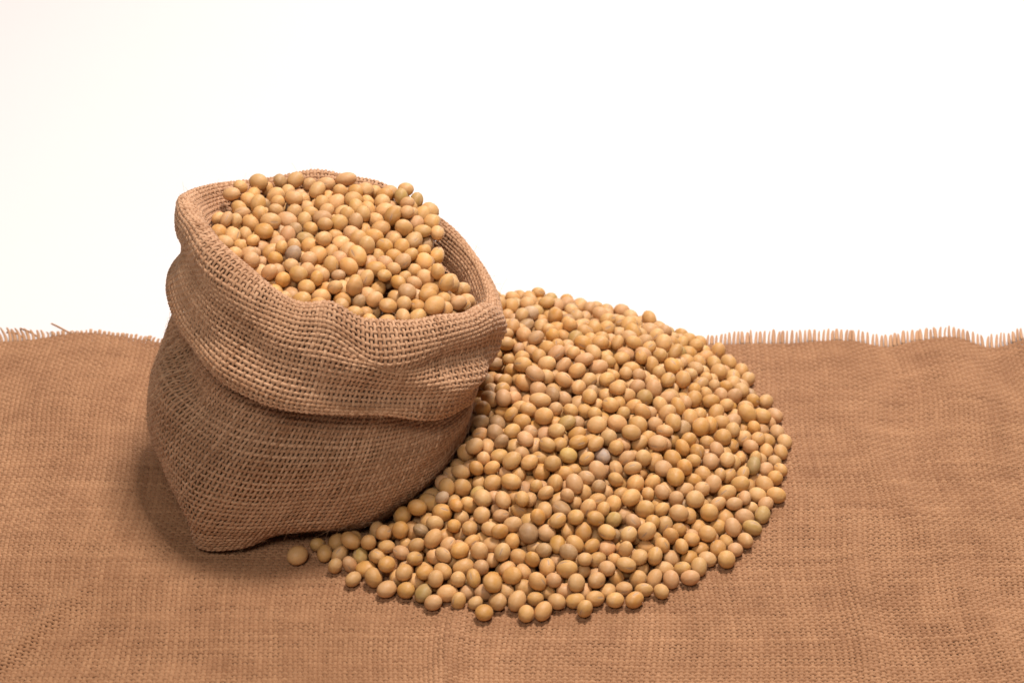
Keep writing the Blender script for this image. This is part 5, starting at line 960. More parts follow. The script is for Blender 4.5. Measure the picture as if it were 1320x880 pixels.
SACK_BEANS = [
-1218,-904,66,-87,-45,6,66,55,52,-1217,-781,70,5,5,-16,82,63,56,-1156,-1125,67,-24,74,-13,64,49,49,-1187,-1083,66,84,-42,27,56,57,50,
-1147,-1030,66,-39,-66,43,72,61,56,-1201,-968,68,-11,-14,-97,74,62,59,-1165,-904,65,-53,-55,54,72,58,49,-1203,-843,75,61,-41,22,80,67,60,
-1152,-795,64,-63,74,-15,68,60,54,-1103,-1353,80,27,-25,51,73,72,60,-1093,-1250,71,-33,67,-48,73,60,52,-1116,-1195,67,-6,-46,87,68,56,54,
-1114,-1084,70,-48,-47,1,71,64,56,-1090,-1021,70,50,-74,35,66,61,54,-1124,-976,66,-38,-10,-85,62,56,50,-1040,-1378,77,7,-8,96,64,57,52,
-1054,-1313,76,42,87,17,75,65,61,-1022,-1268,67,13,67,69,62,49,50,-1032,-1213,69,-21,-25,-28,60,62,52,-1011,-1135,73,-55,57,-6,78,70,66,
-1049,-1070,74,47,22,83,87,65,63,-950,-1356,82,10,-33,53,70,57,50,-990,-1314,76,4,-41,24,68,58,52,-953,-1251,67,-20,-37,57,59,50,45,
-970,-1200,67,-47,-4,7,71,59,51,-898,-1248,75,-30,54,-70,80,66,53,-870,-1305,88,-3,-60,65,77,69,65,-824,-1245,71,-31,32,-75,70,52,54,
-594,-1239,77,-2,12,0,80,68,58,-525,-1259,85,23,78,56,72,65,59,-499,-1201,76,-24,-38,80,80,71,64,-1238,-994,113,-55,-51,-12,71,63,56,
-1259,-877,93,22,-9,66,67,59,50,-1259,-750,109,31,56,-13,66,63,58,-1199,-1123,94,28,-33,18,63,50,47,-1218,-1048,97,-39,-54,-73,65,61,53,
-1182,-1007,112,53,-74,-23,67,58,57,-1248,-937,105,-27,52,75,73,60,56,-1206,-893,127,-24,36,71,83,71,62,-1256,-815,109,-12,65,65,88,70,64,
-1194,-772,120,48,-32,-72,59,52,48,-1136,-1299,73,29,-92,-9,63,58,51,-1149,-1243,74,-2,-94,-10,69,57,50,-1174,-1178,70,-30,2,-88,63,58,49,
-1107,-1142,77,22,-90,1,73,57,48,-1157,-1072,110,-78,60,-10,73,61,54,-1125,-1016,114,2,-59,-48,57,51,49,-1167,-947,111,29,8,94,78,62,56,
-1141,-896,114,13,47,79,74,63,52,-1164,-819,118,86,-4,-34,71,59,56,-1134,-759,115,87,20,20,80,69,66,-1060,-1340,127,95,25,12,72,64,51,
-1096,-1291,111,79,49,31,67,63,48,-1051,-1252,110,-77,-62,-8,65,59,55,-1067,-1178,101,-65,-32,48,77,71,61,-1061,-1117,107,-25,-26,-16,74,56,49,
-1103,-1062,121,-85,-8,37,63,48,47,-1005,-1419,98,-68,55,46,84,68,59,-1000,-1354,111,4,-51,68,72,60,54,-1016,-1295,116,-57,64,-47,62,53,46,
-988,-1243,105,-25,-27,88,72,63,57,-1007,-1185,108,-19,-69,64,63,59,52,-947,-1410,92,-28,19,93,59,55,47,-898,-1355,93,44,25,82,66,55,45,
-937,-1296,96,80,-24,-42,80,58,57,-931,-1229,112,55,77,-4,62,59,46,-947,-1178,111,97,6,7,62,54,47,-838,-1363,105,-18,-47,85,76,59,58,
-898,-1292,143,-18,89,-26,69,59,55,-856,-1251,117,-37,5,5,69,63,55,-776,-1353,105,48,75,14,66,61,53,-806,-1303,100,-13,-63,-39,82,67,58,
-792,-1249,113,-9,-71,-67,63,55,50,-713,-1346,106,97,8,7,72,67,58,-742,-1293,90,-18,82,-49,75,61,59,-645,-1343,100,95,-13,22,71,63,49,
-678,-1292,101,-11,-96,-6,64,65,49,-611,-1296,93,61,-32,5,80,66,56,-547,-1318,106,86,47,8,78,63,55,-453,-1244,108,-84,50,-11,70,64,57,
-422,-1184,88,-53,-16,82,78,61,57,-387,-1132,88,27,-91,29,72,58,59,-348,-1063,74,22,81,-11,62,52,46,-1289,-904,141,30,-82,-24,76,67,58,
-1295,-784,147,6,55,14,65,53,51,-1211,-1150,138,-74,49,36,73,61,52,-1228,-1034,157,85,5,-22,74,61,55,-1276,-965,144,46,-10,-73,62,59,46,
-1236,-928,163,11,92,24,68,55,46,-1299,-843,151,79,53,-19,74,63,50,-1234,-780,157,2,-11,-15,75,59,52,-1159,-1265,129,37,-23,-63,70,68,59,
-1187,-1205,123,-22,-24,-67,69,60,51,-1157,-1152,116,4,57,-48,63,54,52,-1205,-1090,145,-31,-47,-60,76,66,60,-1160,-1032,161,-30,-79,29,79,63,57,
-1202,-978,164,16,-63,74,75,65,60,-1159,-924,171,-63,-31,16,76,65,60,-1210,-837,160,-79,-43,6,73,64,60,-1176,-766,166,-19,25,-61,68,55,47,
-1114,-1302,158,-38,25,-53,71,57,53,-1088,-1249,153,-17,-15,87,68,60,48,-1125,-1204,125,81,32,28,79,68,59,-1105,-1138,137,-60,11,-63,71,62,60,
-1137,-1095,162,-50,-26,11,73,61,54,-1097,-1030,158,-89,6,10,68,55,52,-1132,-976,153,53,-48,64,72,65,58,-1025,-1384,149,14,-38,-1,67,54,52,
-1053,-1299,168,-33,43,60,69,60,54,-1005,-1261,160,97,2,-6,73,61,61,-1042,-1209,150,-50,45,-57,73,58,60,-1013,-1148,147,-11,94,-28,71,56,51,
-1061,-1077,148,-78,-22,45,80,66,55,-959,-1381,140,53,-23,78,71,60,55,-974,-1312,138,-6,-75,24,64,58,45,-945,-1257,156,-18,33,-48,69,55,49,
-976,-1203,151,-37,59,-24,62,57,50,-924,-1430,146,79,23,-41,84,64,64,-879,-1388,134,56,-18,-54,71,61,50,-927,-1337,147,-41,67,44,63,60,46,
-895,-1239,157,67,58,-25,61,57,48,-922,-1197,151,64,32,20,68,52,47,-809,-1403,148,-93,20,-7,74,67,59,-853,-1328,141,-16,-10,-54,60,50,43,
-819,-1277,158,28,-55,-75,81,62,58,-743,-1381,149,-18,74,-48,80,62,59,-769,-1327,151,79,-46,12,64,56,50,-753,-1274,147,13,-55,75,68,64,57,
-675,-1369,149,26,-53,75,80,64,56,-713,-1320,159,64,52,-50,72,62,51,-697,-1271,157,-49,-64,57,56,51,48,-618,-1388,165,-78,-49,24,72,70,57,
-647,-1313,153,-56,-6,-56,81,70,64,-599,-1266,157,-41,-62,32,83,71,63,-579,-1335,153,42,-84,-28,67,63,57,-536,-1269,143,-16,-93,8,70,60,53,
-504,-1322,142,81,-36,-41,64,60,48,-476,-1270,153,58,53,55,77,59,51,-504,-1213,145,-14,-77,-52,82,63,58,-423,-1256,156,-89,9,42,68,62,51,
-442,-1203,147,42,-84,5,67,55,52,-410,-1145,143,-37,71,-46,74,61,57,-385,-1207,150,3,-43,-46,67,61,57,-352,-1157,142,7,-40,25,65,62,57,
-358,-1093,131,-71,47,-1,76,61,63,-307,-1028,120,15,-73,-50,65,57,49,-303,-1082,157,-5,68,24,80,68,61,-274,-979,145,-92,7,-22,77,65,63,
-266,-918,135,-46,70,49,75,59,57,-263,-843,131,3,-73,37,68,58,50,-264,-787,128,-54,24,-45,65,61,48,-1322,-888,190,-52,-45,38,67,55,53,
-1242,-1137,204,-12,86,11,78,69,62,-1284,-1048,210,-50,68,-19,72,62,51,-1259,-992,195,66,-67,31,69,63,53,-1306,-950,194,-16,40,89,75,71,63,
-1258,-881,189,-30,3,54,77,63,55,-1319,-818,194,10,-20,-87,71,58,54,-1193,-1255,176,21,64,-62,61,57,51,-1218,-1191,174,54,9,61,64,57,55,
-1176,-1137,193,87,4,32,79,71,61,-1229,-1076,204,34,71,-56,73,65,60,-1207,-1019,214,79,6,-51,75,65,58,-1222,-942,213,9,24,-77,70,59,50,
-1194,-884,197,-19,14,43,73,61,58,-1263,-816,183,-64,46,-16,65,59,48,-1091,-1337,193,28,29,26,60,53,45,-1169,-1305,181,44,-40,29,75,67,56,
-1134,-1254,184,-62,-3,44,66,61,52,-1158,-1198,176,-44,-13,55,83,69,59,-1112,-1135,194,-10,-26,29,66,58,48,-1162,-1070,212,85,38,28,80,74,60,
-1123,-1015,205,28,-52,-28,68,58,49,-1163,-969,208,-70,66,20,73,59,51,-1165,-814,195,7,35,-43,65,62,52,-1135,-764,199,-4,-26,-95,63,62,49,
-1041,-1350,189,51,-45,52,64,58,51,-1093,-1282,199,15,-80,-31,62,46,49,-1052,-1245,204,-60,-16,-77,73,68,59,-1092,-1194,183,2,-40,-73,85,72,61,
-1051,-1131,188,12,-12,-77,77,73,57,-1090,-1070,206,0,-31,-91,85,70,59,-991,-1347,170,3,-40,-15,60,46,47,-1003,-1304,206,-41,-36,56,77,65,54,
-981,-1233,211,37,-53,-52,77,67,59,-1015,-1185,191,-22,1,-90,68,58,50,-971,-1404,197,-7,2,-47,69,59,51,-914,-1381,185,78,-20,-15,79,63,62,
-951,-1303,187,-88,-45,-9,63,57,47,-926,-1255,206,31,-63,69,60,56,53,-942,-1183,197,-2,96,-17,70,58,50,-865,-1436,172,-17,-63,-70,75,69,57,
-849,-1384,185,85,-41,24,67,55,45,-875,-1331,186,51,75,15,69,67,50,-862,-1265,200,89,39,16,79,67,59,-800,-1436,196,8,60,-77,73,58,53,
-782,-1377,202,-6,-39,-89,83,70,62,-815,-1329,183,92,11,19,71,58,50,-778,-1244,196,2,-41,-83,68,55,50,-738,-1425,181,-25,-81,-50,63,61,47,
-710,-1365,204,-68,-15,-13,71,56,51,-751,-1319,207,84,-6,30,72,64,53,-716,-1256,206,90,-3,39,82,72,58,-679,-1415,191,-23,35,-73,76,61,52,
-652,-1360,206,-26,59,14,57,55,45,-681,-1310,206,-22,3,57,71,57,54,-651,-1252,189,79,-45,39,71,69,56,-629,-1420,214,-24,50,-78,69,54,51,
-574,-1377,200,-76,-43,34,81,67,54,-605,-1318,207,-68,30,-65,77,67,54,-572,-1244,208,-5,31,-26,65,57,50,-514,-1363,185,-23,-23,-75,67,63,51,
-548,-1306,192,-29,-82,36,74,65,54,-513,-1253,194,21,-18,-95,70,64,53,-464,-1319,182,36,2,24,71,62,53,-447,-1258,211,-27,-19,56,78,60,56,
-472,-1194,196,-55,-21,53,86,66,57,-377,-1251,192,-2,88,-12,68,55,56,-410,-1182,188,-32,89,-27,67,55,46,-370,-1128,189,26,-92,-13,71,59,51,
-341,-1193,185,87,7,-6,61,58,51,-309,-1141,195,2,71,-2,83,71,66,-346,-1069,200,94,-2,30,79,68,57,-295,-1024,179,-7,20,-92,64,61,52,
-250,-1044,201,55,-13,-80,58,54,46,-232,-991,196,89,15,37,63,55,42,-238,-942,179,-11,-9,34,64,52,44,-243,-875,184,30,80,5,71,65,58,
-251,-812,182,-7,-55,76,74,61,56,-1304,-1007,252,-19,18,95,70,62,58,-1328,-956,253,40,71,-13,62,59,51,-1297,-906,235,-22,94,-22,71,60,53,
-1334,-857,239,-37,62,-52,79,61,57,-1324,-772,232,26,-77,17,79,58,52,-1241,-1186,263,-40,-25,-71,88,69,64,-1268,-1097,251,-2,-87,-48,85,65,55,
-1246,-1041,257,-32,-12,-34,65,61,55,-1264,-965,240,94,2,21,58,58,51,-1235,-886,241,1,7,-81,71,60,52,-1279,-844,226,-75,-48,-12,67,53,53,
-1269,-782,236,-68,-19,53,69,66,58,-1189,-1280,240,11,-85,-48,81,67,64,-1204,-1222,223,-68,1,24,71,66,60,-1160,-1162,249,-22,62,-72,67,57,55,
-1193,-1108,250,-77,-55,-28,74,70,53,-1160,-1021,248,95,8,-13,64,55,46,-1199,-973,252,-5,-3,0,67,60,53,-1177,-918,244,95,3,-27,71,60,54,
-1219,-830,221,-86,-4,-4,71,58,57,-1188,-775,232,91,14,3,78,58,53,-1076,-1376,230,-61,45,-31,78,58,57,-1127,-1322,229,-41,87,-15,67,63,52,
-1098,-1261,243,-23,87,-39,67,56,49,-1139,-1221,236,45,43,22,83,65,62,-1098,-1169,239,-26,-73,61,72,61,59,-1129,-1111,255,0,87,14,73,57,52,
-1107,-1051,258,1,-39,-73,75,62,52,-1126,-976,249,-59,-69,33,65,62,55,-1152,-853,238,46,-86,-13,78,67,62,-1014,-1378,234,70,-67,10,71,63,54,
-1058,-1310,232,27,27,51,75,65,60,-1017,-1265,251,35,-21,-37,67,60,54,-1041,-1201,245,-64,18,-61,72,60,54,-1018,-1150,236,-63,51,30,63,59,52,
-1066,-1114,243,-11,-1,-97,78,61,56,-950,-1394,246,75,-18,-9,70,61,57,-966,-1345,220,63,-53,-53,64,60,49,-955,-1290,242,-57,17,-27,73,60,53,
-986,-1208,266,22,-93,13,72,58,51,-919,-1447,221,-16,-54,-82,81,70,58,-880,-1403,234,32,22,-11,78,60,62,-914,-1340,233,12,44,24,78,67,54,
-895,-1278,242,-88,-44,-10,67,57,43,-928,-1213,247,76,16,61,67,64,53,-851,-1454,239,-45,41,66,74,59,52,-819,-1410,241,-61,-71,-15,58,54,51,
-840,-1355,224,38,34,79,58,54,44,-820,-1298,237,-69,51,3,81,64,61,-869,-1221,243,74,28,4,69,62,54,-773,-1444,248,-90,25,17,68,56,53,
-740,-1393,245,-2,39,-76,72,67,56,-779,-1346,250,-66,9,-19,66,60,48,-765,-1277,236,35,-67,-55,62,52,49,-707,-1437,238,-47,41,70,61,52,49,
-673,-1391,251,-56,38,69,74,64,55,-712,-1338,247,16,-57,-53,59,51,44,-668,-1277,243,13,13,97,62,52,44,-610,-1375,250,-24,-27,-5,77,63,54,
-649,-1331,256,-58,1,54,77,66,58,-610,-1267,237,-92,6,-19,65,57,47,-545,-1396,242,-16,-80,-54,62,55,48,-555,-1339,248,9,43,88,76,73,60,
-550,-1273,243,30,23,49,68,60,47,-489,-1363,243,62,36,-33,84,66,59,-497,-1302,233,46,-20,39,76,67,67,-490,-1236,247,12,36,-38,68,59,53,
-437,-1325,238,-69,47,-47,76,64,57,-394,-1281,238,-30,19,-32,81,64,56,-433,-1205,239,68,49,-12,69,56,50,-393,-1156,234,5,95,16,75,61,54,
-377,-1208,224,87,-2,17,62,56,50,-309,-1195,240,24,-35,-90,80,67,56,-354,-1114,236,-45,-86,12,66,54,45,-274,-1090,221,11,-24,-35,73,64,53,
-263,-995,234,60,75,22,74,65,56,-270,-924,216,7,14,74,76,61,54,-237,-760,209,10,-22,-79,62,57,55,-214,-935,225,35,-31,-59,74,59,54,
-220,-834,226,-65,51,-28,72,57,55,-1335,-898,284,-21,-54,49,69,62,54,-1267,-1137,292,55,-8,47,67,66,56,-1294,-1057,294,26,52,22,75,62,51,
-1265,-993,304,57,56,-54,77,66,60,-1295,-938,298,37,-60,-54,69,60,53,-1279,-882,283,26,61,73,75,55,53,-1308,-816,277,-15,-78,56,77,61,51,
-1198,-1268,296,1,24,-93,60,54,46,-1227,-1221,322,22,-31,66,76,61,56,-1204,-1142,291,-75,-61,-16,70,62,54,-1224,-1079,293,9,-79,-47,64,60,47,
-1204,-1019,291,69,-30,-32,78,61,58,-1234,-936,283,93,0,17,77,74,61,-1197,-876,289,5,48,-71,74,60,60,-1245,-832,276,-60,-53,50,80,62,56,
-1224,-765,282,44,19,-77,78,69,55,-1139,-1275,283,-13,-14,91,73,62,61,-1182,-1211,281,-29,-12,-61,71,66,57,-1124,-1161,290,-45,-28,36,71,55,48,
-1160,-1068,279,-47,-86,6,61,54,47,-1139,-1015,300,-9,-87,-24,82,68,64,-1163,-954,290,-91,40,-1,64,54,50,-1142,-898,284,32,-32,-59,70,60,56,
-1188,-816,275,-69,-21,-45,67,65,57,-1146,-750,271,-26,58,67,67,60,54,-1097,-1328,286,77,-34,51,78,67,59,-1064,-1279,283,23,58,77,69,55,53,
-1094,-1216,283,-20,63,-68,75,71,57,-1065,-1153,291,45,-53,-59,72,64,61,-1083,-1092,289,-47,87,1,62,55,43,-997,-1388,289,8,24,93,71,57,58,
-1023,-1334,273,-26,13,-90,75,65,57,-980,-1266,295,-11,23,21,84,69,54,-1033,-1230,296,38,-18,-75,64,51,50,-1002,-1159,294,-27,36,9,77,69,55,
-1031,-1101,285,-1,32,-47,65,53,47,-954,-1435,283,-90,-38,14,59,56,47,-910,-1378,285,-64,-73,18,69,63,52,-958,-1337,283,35,-54,-75,79,66,59,
-915,-1254,287,-62,-60,1,69,60,53,-946,-1206,299,52,-12,-25,59,49,42,-889,-1440,284,-21,62,-36,71,62,55,-850,-1377,273,82,-19,-6,67,57,45,
-876,-1326,265,-93,-9,33,72,62,48,-853,-1263,276,-26,91,-29,63,53,45,-821,-1440,292,-30,-84,42,82,66,55,-788,-1390,285,30,-23,-30,73,61,53,
-825,-1334,283,36,65,57,61,55,51,-790,-1277,286,-36,44,-71,74,63,48,-739,-1430,293,40,52,-57,68,61,55,-712,-1373,293,35,-91,13,74,63,52,
-746,-1320,282,-59,-58,54,73,59,49,-732,-1260,283,26,82,5,75,65,56,-682,-1440,289,-33,-66,-63,61,56,49,-639,-1375,300,-51,36,28,63,53,49,
-692,-1308,289,-24,-46,-51,71,62,57,-645,-1261,288,-20,-6,-96,80,66,60,-624,-1425,275,-7,87,44,80,62,53,-571,-1392,297,-67,67,-21,72,58,52,
-595,-1301,280,-67,-20,-22,75,61,53,-583,-1250,278,55,73,-38,62,48,45,-518,-1392,290,36,-25,48,64,53,45,-516,-1332,303,-28,73,47,73,67,60,
-521,-1275,288,85,1,-19,75,62,58,-543,-1219,270,23,-27,-7,66,53,50,-452,-1338,294,28,-14,-21,70,66,55,-453,-1274,273,25,-74,-22,71,68,54,
-460,-1214,294,-36,89,-23,71,67,56,-409,-1135,288,-34,-23,-49,81,73,56,-346,-1249,252,43,-67,54,76,59,57,-399,-1231,268,85,39,5,66,51,45,
-344,-1164,273,-50,27,-79,77,63,53,-323,-1223,293,95,5,-26,66,57,49,-280,-1138,264,46,81,28,78,69,59,-314,-1075,260,-60,77,11,78,64,54,
-281,-1023,277,-18,-23,85,66,53,51,-261,-790,251,-71,40,-28,71,63,50,-236,-1054,259,-54,35,74,70,68,54,-212,-989,269,41,63,44,80,68,54,
-251,-938,270,-64,-29,49,77,64,56,-212,-887,259,-39,-26,-83,68,56,46,-223,-836,284,94,26,19,74,64,61,-1300,-1028,343,93,-31,10,71,57,54,
-1324,-912,338,1,9,65,72,60,52,-1321,-782,328,-35,77,18,71,62,57,-1232,-1161,334,9,18,92,63,55,53,-1279,-1098,341,-65,-14,60,68,68,57,
-1240,-1044,335,34,21,38,73,58,55,-1305,-969,348,61,9,13,75,61,54,-1239,-896,327,47,-67,1,77,60,53,-1281,-840,324,-73,42,-9,68,59,54,
-1265,-785,316,-24,82,-2,75,59,56,-1165,-1285,336,-51,-26,22,75,59,49,-1190,-1245,353,-17,-13,-91,65,54,51,-1170,-1183,332,27,90,21,79,61,57,
-1214,-1110,342,8,52,82,79,63,55,-1181,-1057,336,41,-5,74,79,63,62,-1206,-970,334,-22,12,-89,73,72,58,-1177,-911,331,41,-3,1,74,68,55,
-1220,-836,337,28,-75,3,81,71,64,-1172,-780,322,-57,-12,77,72,59,56,-1103,-1286,330,3,-71,62,66,56,49,-1133,-1235,326,36,61,-68,70,55,54,
-1107,-1188,339,50,74,-12,65,59,58,-1152,-1114,309,52,16,64,77,60,53,-1110,-1059,322,44,12,47,72,58,49,-1145,-968,343,-47,7,-59,74,63,52,
-1143,-840,319,-81,37,12,74,74,64,-1037,-1308,329,5,24,-94,87,70,63,-1072,-1246,328,39,42,80,61,56,49,-1052,-1193,341,-40,38,-59,73,66,51,
-1099,-1123,338,-20,-21,-76,81,68,64,-945,-1385,330,28,-26,60,66,58,54,-996,-1356,339,-76,-21,52,72,62,56,-948,-1298,330,35,12,1,74,57,50,
-1014,-1249,342,36,71,43,65,52,53,-991,-1198,345,-24,-62,-71,78,66,56,-1037,-1121,337,-43,-60,-66,66,59,56,-928,-1450,329,-67,-32,-18,65,59,51,
-890,-1400,336,-37,75,-44,70,60,51,-912,-1341,326,21,-71,-20,56,56,49,-886,-1294,312,-2,-24,90,62,55,54,-948,-1244,340,-48,-29,-51,72,64,57,
-924,-1193,348,-35,26,80,74,63,51,-853,-1452,341,-90,1,-24,73,63,56,-817,-1401,337,34,80,-45,79,65,63,-859,-1349,320,32,85,29,69,64,50,
-827,-1297,326,22,-16,-65,70,59,51,-851,-1242,323,-16,49,-83,78,60,52,-770,-1452,334,25,-39,32,64,61,50,-754,-1398,342,41,48,2,67,58,52,
-788,-1347,324,-28,-51,-78,69,59,53,-757,-1296,333,-43,0,5,78,65,58,-792,-1248,337,-32,89,6,65,56,47,-712,-1449,342,51,35,-32,66,60,50,
-674,-1409,331,78,-35,-8,76,63,49,-721,-1345,344,-72,-36,-16,80,63,56,-680,-1290,348,-5,-1,-63,86,63,61,-603,-1414,337,-94,7,-23,83,65,56,
-637,-1326,318,49,75,-39,72,62,52,-603,-1269,326,-18,12,-53,69,57,49,-538,-1390,350,54,41,-37,77,66,56,-574,-1340,329,30,84,-41,72,65,56,
-550,-1286,343,-9,22,55,71,65,53,-562,-1228,324,60,-37,-63,70,52,54,-484,-1372,331,-53,-42,-60,61,52,48,-474,-1289,325,13,-13,49,65,49,48,
-501,-1237,333,22,-24,12,74,67,56,-397,-1305,292,-21,97,-5,69,59,56,-414,-1256,313,-3,-10,-20,64,59,48,-386,-1200,317,5,0,96,84,70,66,
-354,-1263,328,-23,96,8,67,61,59,-303,-1175,311,-42,48,13,80,62,58,-343,-1113,301,-13,1,-97,73,56,54,-318,-1042,309,17,79,46,71,54,53,
-265,-1084,307,-22,89,31,78,72,63,-232,-1025,314,73,-8,32,71,60,51,-203,-881,327,-90,24,-33,75,72,62,-224,-774,295,83,-53,-7,63,60,51,
-194,-931,287,-10,-72,9,67,57,49,-1252,-1144,383,-35,19,74,76,60,50,-1291,-1039,402,78,-43,43,76,65,52,-1313,-926,396,67,38,61,73,65,56,
-1277,-878,369,-44,85,-19,80,63,59,-1328,-837,356,53,63,38,70,62,50,-1202,-1174,378,24,44,83,64,54,49,-1265,-1094,402,90,15,-37,71,59,53,
-1238,-1004,385,91,-33,-14,74,75,65,-1254,-940,375,-94,20,20,71,59,53,-1214,-888,386,-80,-49,-30,75,72,57,-1284,-802,373,1,-91,5,67,59,57,
-1222,-777,363,-16,-91,26,75,64,57,-1129,-1292,386,51,-48,-46,72,65,59,-1161,-1215,384,47,-82,-6,70,60,47,-1151,-1154,374,-13,48,74,70,57,48,
-1210,-1075,386,-33,-79,47,68,62,53,-1137,-1028,364,29,48,-11,62,52,50,-1180,-940,380,18,-72,-65,69,54,54,-1152,-871,375,-32,59,-68,71,60,62,
-1174,-814,375,-15,67,-39,75,57,48,-1137,-1329,331,78,-13,34,71,60,55,-1083,-1328,369,-20,-8,-4,66,56,52,-1103,-1232,381,11,-96,-17,69,68,57,
-1091,-1167,389,-23,-10,-95,71,60,53,-1141,-1089,370,-32,38,-68,78,61,58,-1091,-1051,378,-87,5,41,77,61,56,-1118,-949,391,-60,36,68,67,63,54,
-1058,-397,381,22,-59,7,81,66,57,-992,-1421,342,55,58,17,72,66,57,-1050,-1377,365,-79,-50,33,71,62,52,-992,-1296,381,86,32,1,82,68,61,
-1051,-1270,378,21,50,57,75,58,56,-1028,-1160,376,85,-47,-1,63,52,46,-1079,-1109,401,-27,75,9,73,68,60,-923,-1393,384,10,7,-42,74,63,57,
-952,-1340,369,-44,-8,-85,69,58,51,-917,-1289,371,-46,-36,49,63,50,49,-985,-1234,385,0,34,-87,68,55,47,-961,-1172,389,2,-92,36,75,69,55,
-898,-1447,381,66,3,-2,65,58,48,-857,-1409,383,14,41,80,70,57,51,-890,-1337,376,-86,-9,34,67,63,52,-864,-1286,361,9,-23,-34,65,59,50,
-895,-1239,368,34,-69,45,66,55,49,-801,-1448,384,61,-42,27,69,64,63,-771,-1401,401,-50,1,-23,71,65,54,-831,-1351,371,6,14,57,76,67,52,
-806,-1289,379,21,-9,95,71,58,57,-829,-1235,375,-24,95,14,73,60,52,-740,-1449,392,-3,40,90,63,52,44,-703,-1412,383,-70,-9,-37,69,60,49,
-772,-1341,378,-81,-50,16,72,62,51,-727,-1296,386,30,77,47,68,59,55,-765,-1248,388,88,27,-15,69,62,50,-641,-1423,380,70,68,-12,67,64,53,
-666,-1364,351,-49,-8,81,62,51,49,-625,-1297,372,31,32,-43,75,63,56,-702,-1246,383,-5,8,11,62,53,46,-583,-1406,389,-1,-21,-92,59,51,46,
-616,-1362,368,72,-53,-18,72,60,51,-568,-1335,388,63,74,2,73,66,58,-596,-1243,373,-29,-22,-77,71,60,56,-507,-1352,384,-48,-16,-65,82,69,54,
-496,-1285,378,-21,-8,87,82,67,64,-531,-1223,384,31,-30,-89,80,69,61,-451,-1339,357,17,-95,22,64,55,51,-421,-1291,353,53,8,-42,76,61,53,
-438,-1226,358,-1,37,30,74,71,64,-426,-1157,352,-40,-19,-61,72,58,55,-373,-1270,379,30,-25,5,64,51,49,-361,-1153,346,89,-29,0,76,69,52,
-355,-1077,340,19,10,15,73,58,60,-313,-1221,348,0,-39,62,65,63,53,-260,-1136,339,-93,-5,-32,77,60,59,-311,-1112,346,78,41,27,62,58,46,
-278,-1011,339,-2,-46,-55,67,62,53,-281,-927,313,14,-9,-97,65,51,46,-202,-978,329,85,-18,-3,65,64,51,-243,-818,344,-87,3,39,77,69,60,
-1262,-1070,459,-56,31,-41,78,66,58,-1296,-980,418,84,-18,-36,69,56,54,-1263,-897,425,-89,16,-8,80,61,55,-1305,-845,413,-26,25,-2,74,66,54,
-1288,-774,425,6,-59,78,77,60,55,-1288,-709,423,53,64,27,78,68,59,-1259,-618,407,6,-11,-73,76,65,52,-1185,-1192,439,14,-35,26,84,70,67,
-1241,-1131,442,48,60,-39,69,61,52,-1221,-1043,429,11,-21,13,58,54,49,-1244,-957,423,-3,-6,94,67,57,48,-1199,-924,433,-38,-74,38,70,58,57,
-1235,-824,405,17,13,23,86,67,56,-1191,-769,411,-16,-10,-78,65,57,57,-1208,-588,417,-82,30,47,74,56,51,-1138,-1249,428,-13,48,66,68,60,50,
-1123,-1195,433,65,-29,-49,70,64,48,-1185,-1130,410,4,-39,-82,80,66,56,-1165,-1054,416,-53,67,-49,72,62,60,-1178,-999,387,20,-75,-25,67,59,50,
-1141,-903,426,85,42,28,70,65,62,-1176,-844,422,5,-10,72,76,62,52,-1128,-763,411,-20,-1,-9,76,62,56,-1043,-1346,412,-74,-36,51,72,62,49,
-1081,-1298,429,44,31,-23,78,70,65,-1051,-1212,404,57,-72,-13,76,67,54,-1126,-1135,421,88,-16,36,61,55,46,-1109,-1000,405,39,32,-64,69,55,47,
-1021,-380,435,-36,3,-92,81,65,59,-998,-1395,398,47,-58,57,70,67,55,-990,-1344,419,-55,-27,28,63,57,48,-1015,-1262,431,-4,-39,51,74,70,60,
-996,-1204,426,21,72,-64,64,55,47,-1033,-1152,427,2,16,65,85,68,55,-889,-1420,435,28,51,-68,70,63,52,-942,-1354,424,-33,-47,14,58,54,43,
-910,-1307,421,96,-6,9,72,58,53,-942,-1259,410,-32,0,27,75,59,55,-906,-1205,415,-41,-79,40,76,61,54,-825,-1419,432,2,46,77,73,66,50,
-877,-1369,418,27,-55,-77,64,53,50,-840,-1321,420,19,-59,-77,72,64,51,-867,-1266,414,-36,13,-46,74,62,57,-723,-1423,436,-79,-31,6,65,53,54,
-807,-1362,422,23,88,-28,63,58,48,-769,-1303,421,-46,51,58,62,52,47,-808,-1264,434,-47,0,-66,72,63,56,-725,-1360,406,-38,16,-69,76,64,56,
-672,-1334,395,5,9,-48,66,57,54,-679,-1280,413,-10,19,13,71,56,47,-652,-1395,429,-39,82,-40,81,65,61,-620,-1332,418,-73,62,23,67,59,57,
-621,-1272,431,23,-70,65,73,59,55,-585,-1376,432,-65,-14,-20,64,64,52,-516,-1319,435,7,75,31,70,61,52,-560,-1276,410,-76,-40,47,68,61,55,
-443,-1313,405,33,-84,-36,73,58,55,-472,-1240,402,21,92,24,57,48,43,-444,-1186,405,-10,16,91,68,65,54,-416,-1258,407,-5,94,-30,59,57,48,
-385,-1216,381,-15,-90,8,67,61,52,-285,-1173,381,-10,53,-28,68,63,55,-346,-1115,387,-1,-11,-67,68,59,55,-300,-1058,366,58,-12,-42,69,63,52,
-252,-1092,391,-35,-46,18,81,70,57,-217,-1066,350,52,-40,-66,71,59,53,-269,-956,352,-16,45,-86,70,60,51,-204,-931,359,-27,87,25,72,54,47,
-255,-876,360,-79,-23,7,72,59,49,-222,-769,373,-45,8,64,71,57,51,-222,-839,396,46,-2,82,64,56,55,-1255,-1009,445,-7,89,-29,59,59,47,
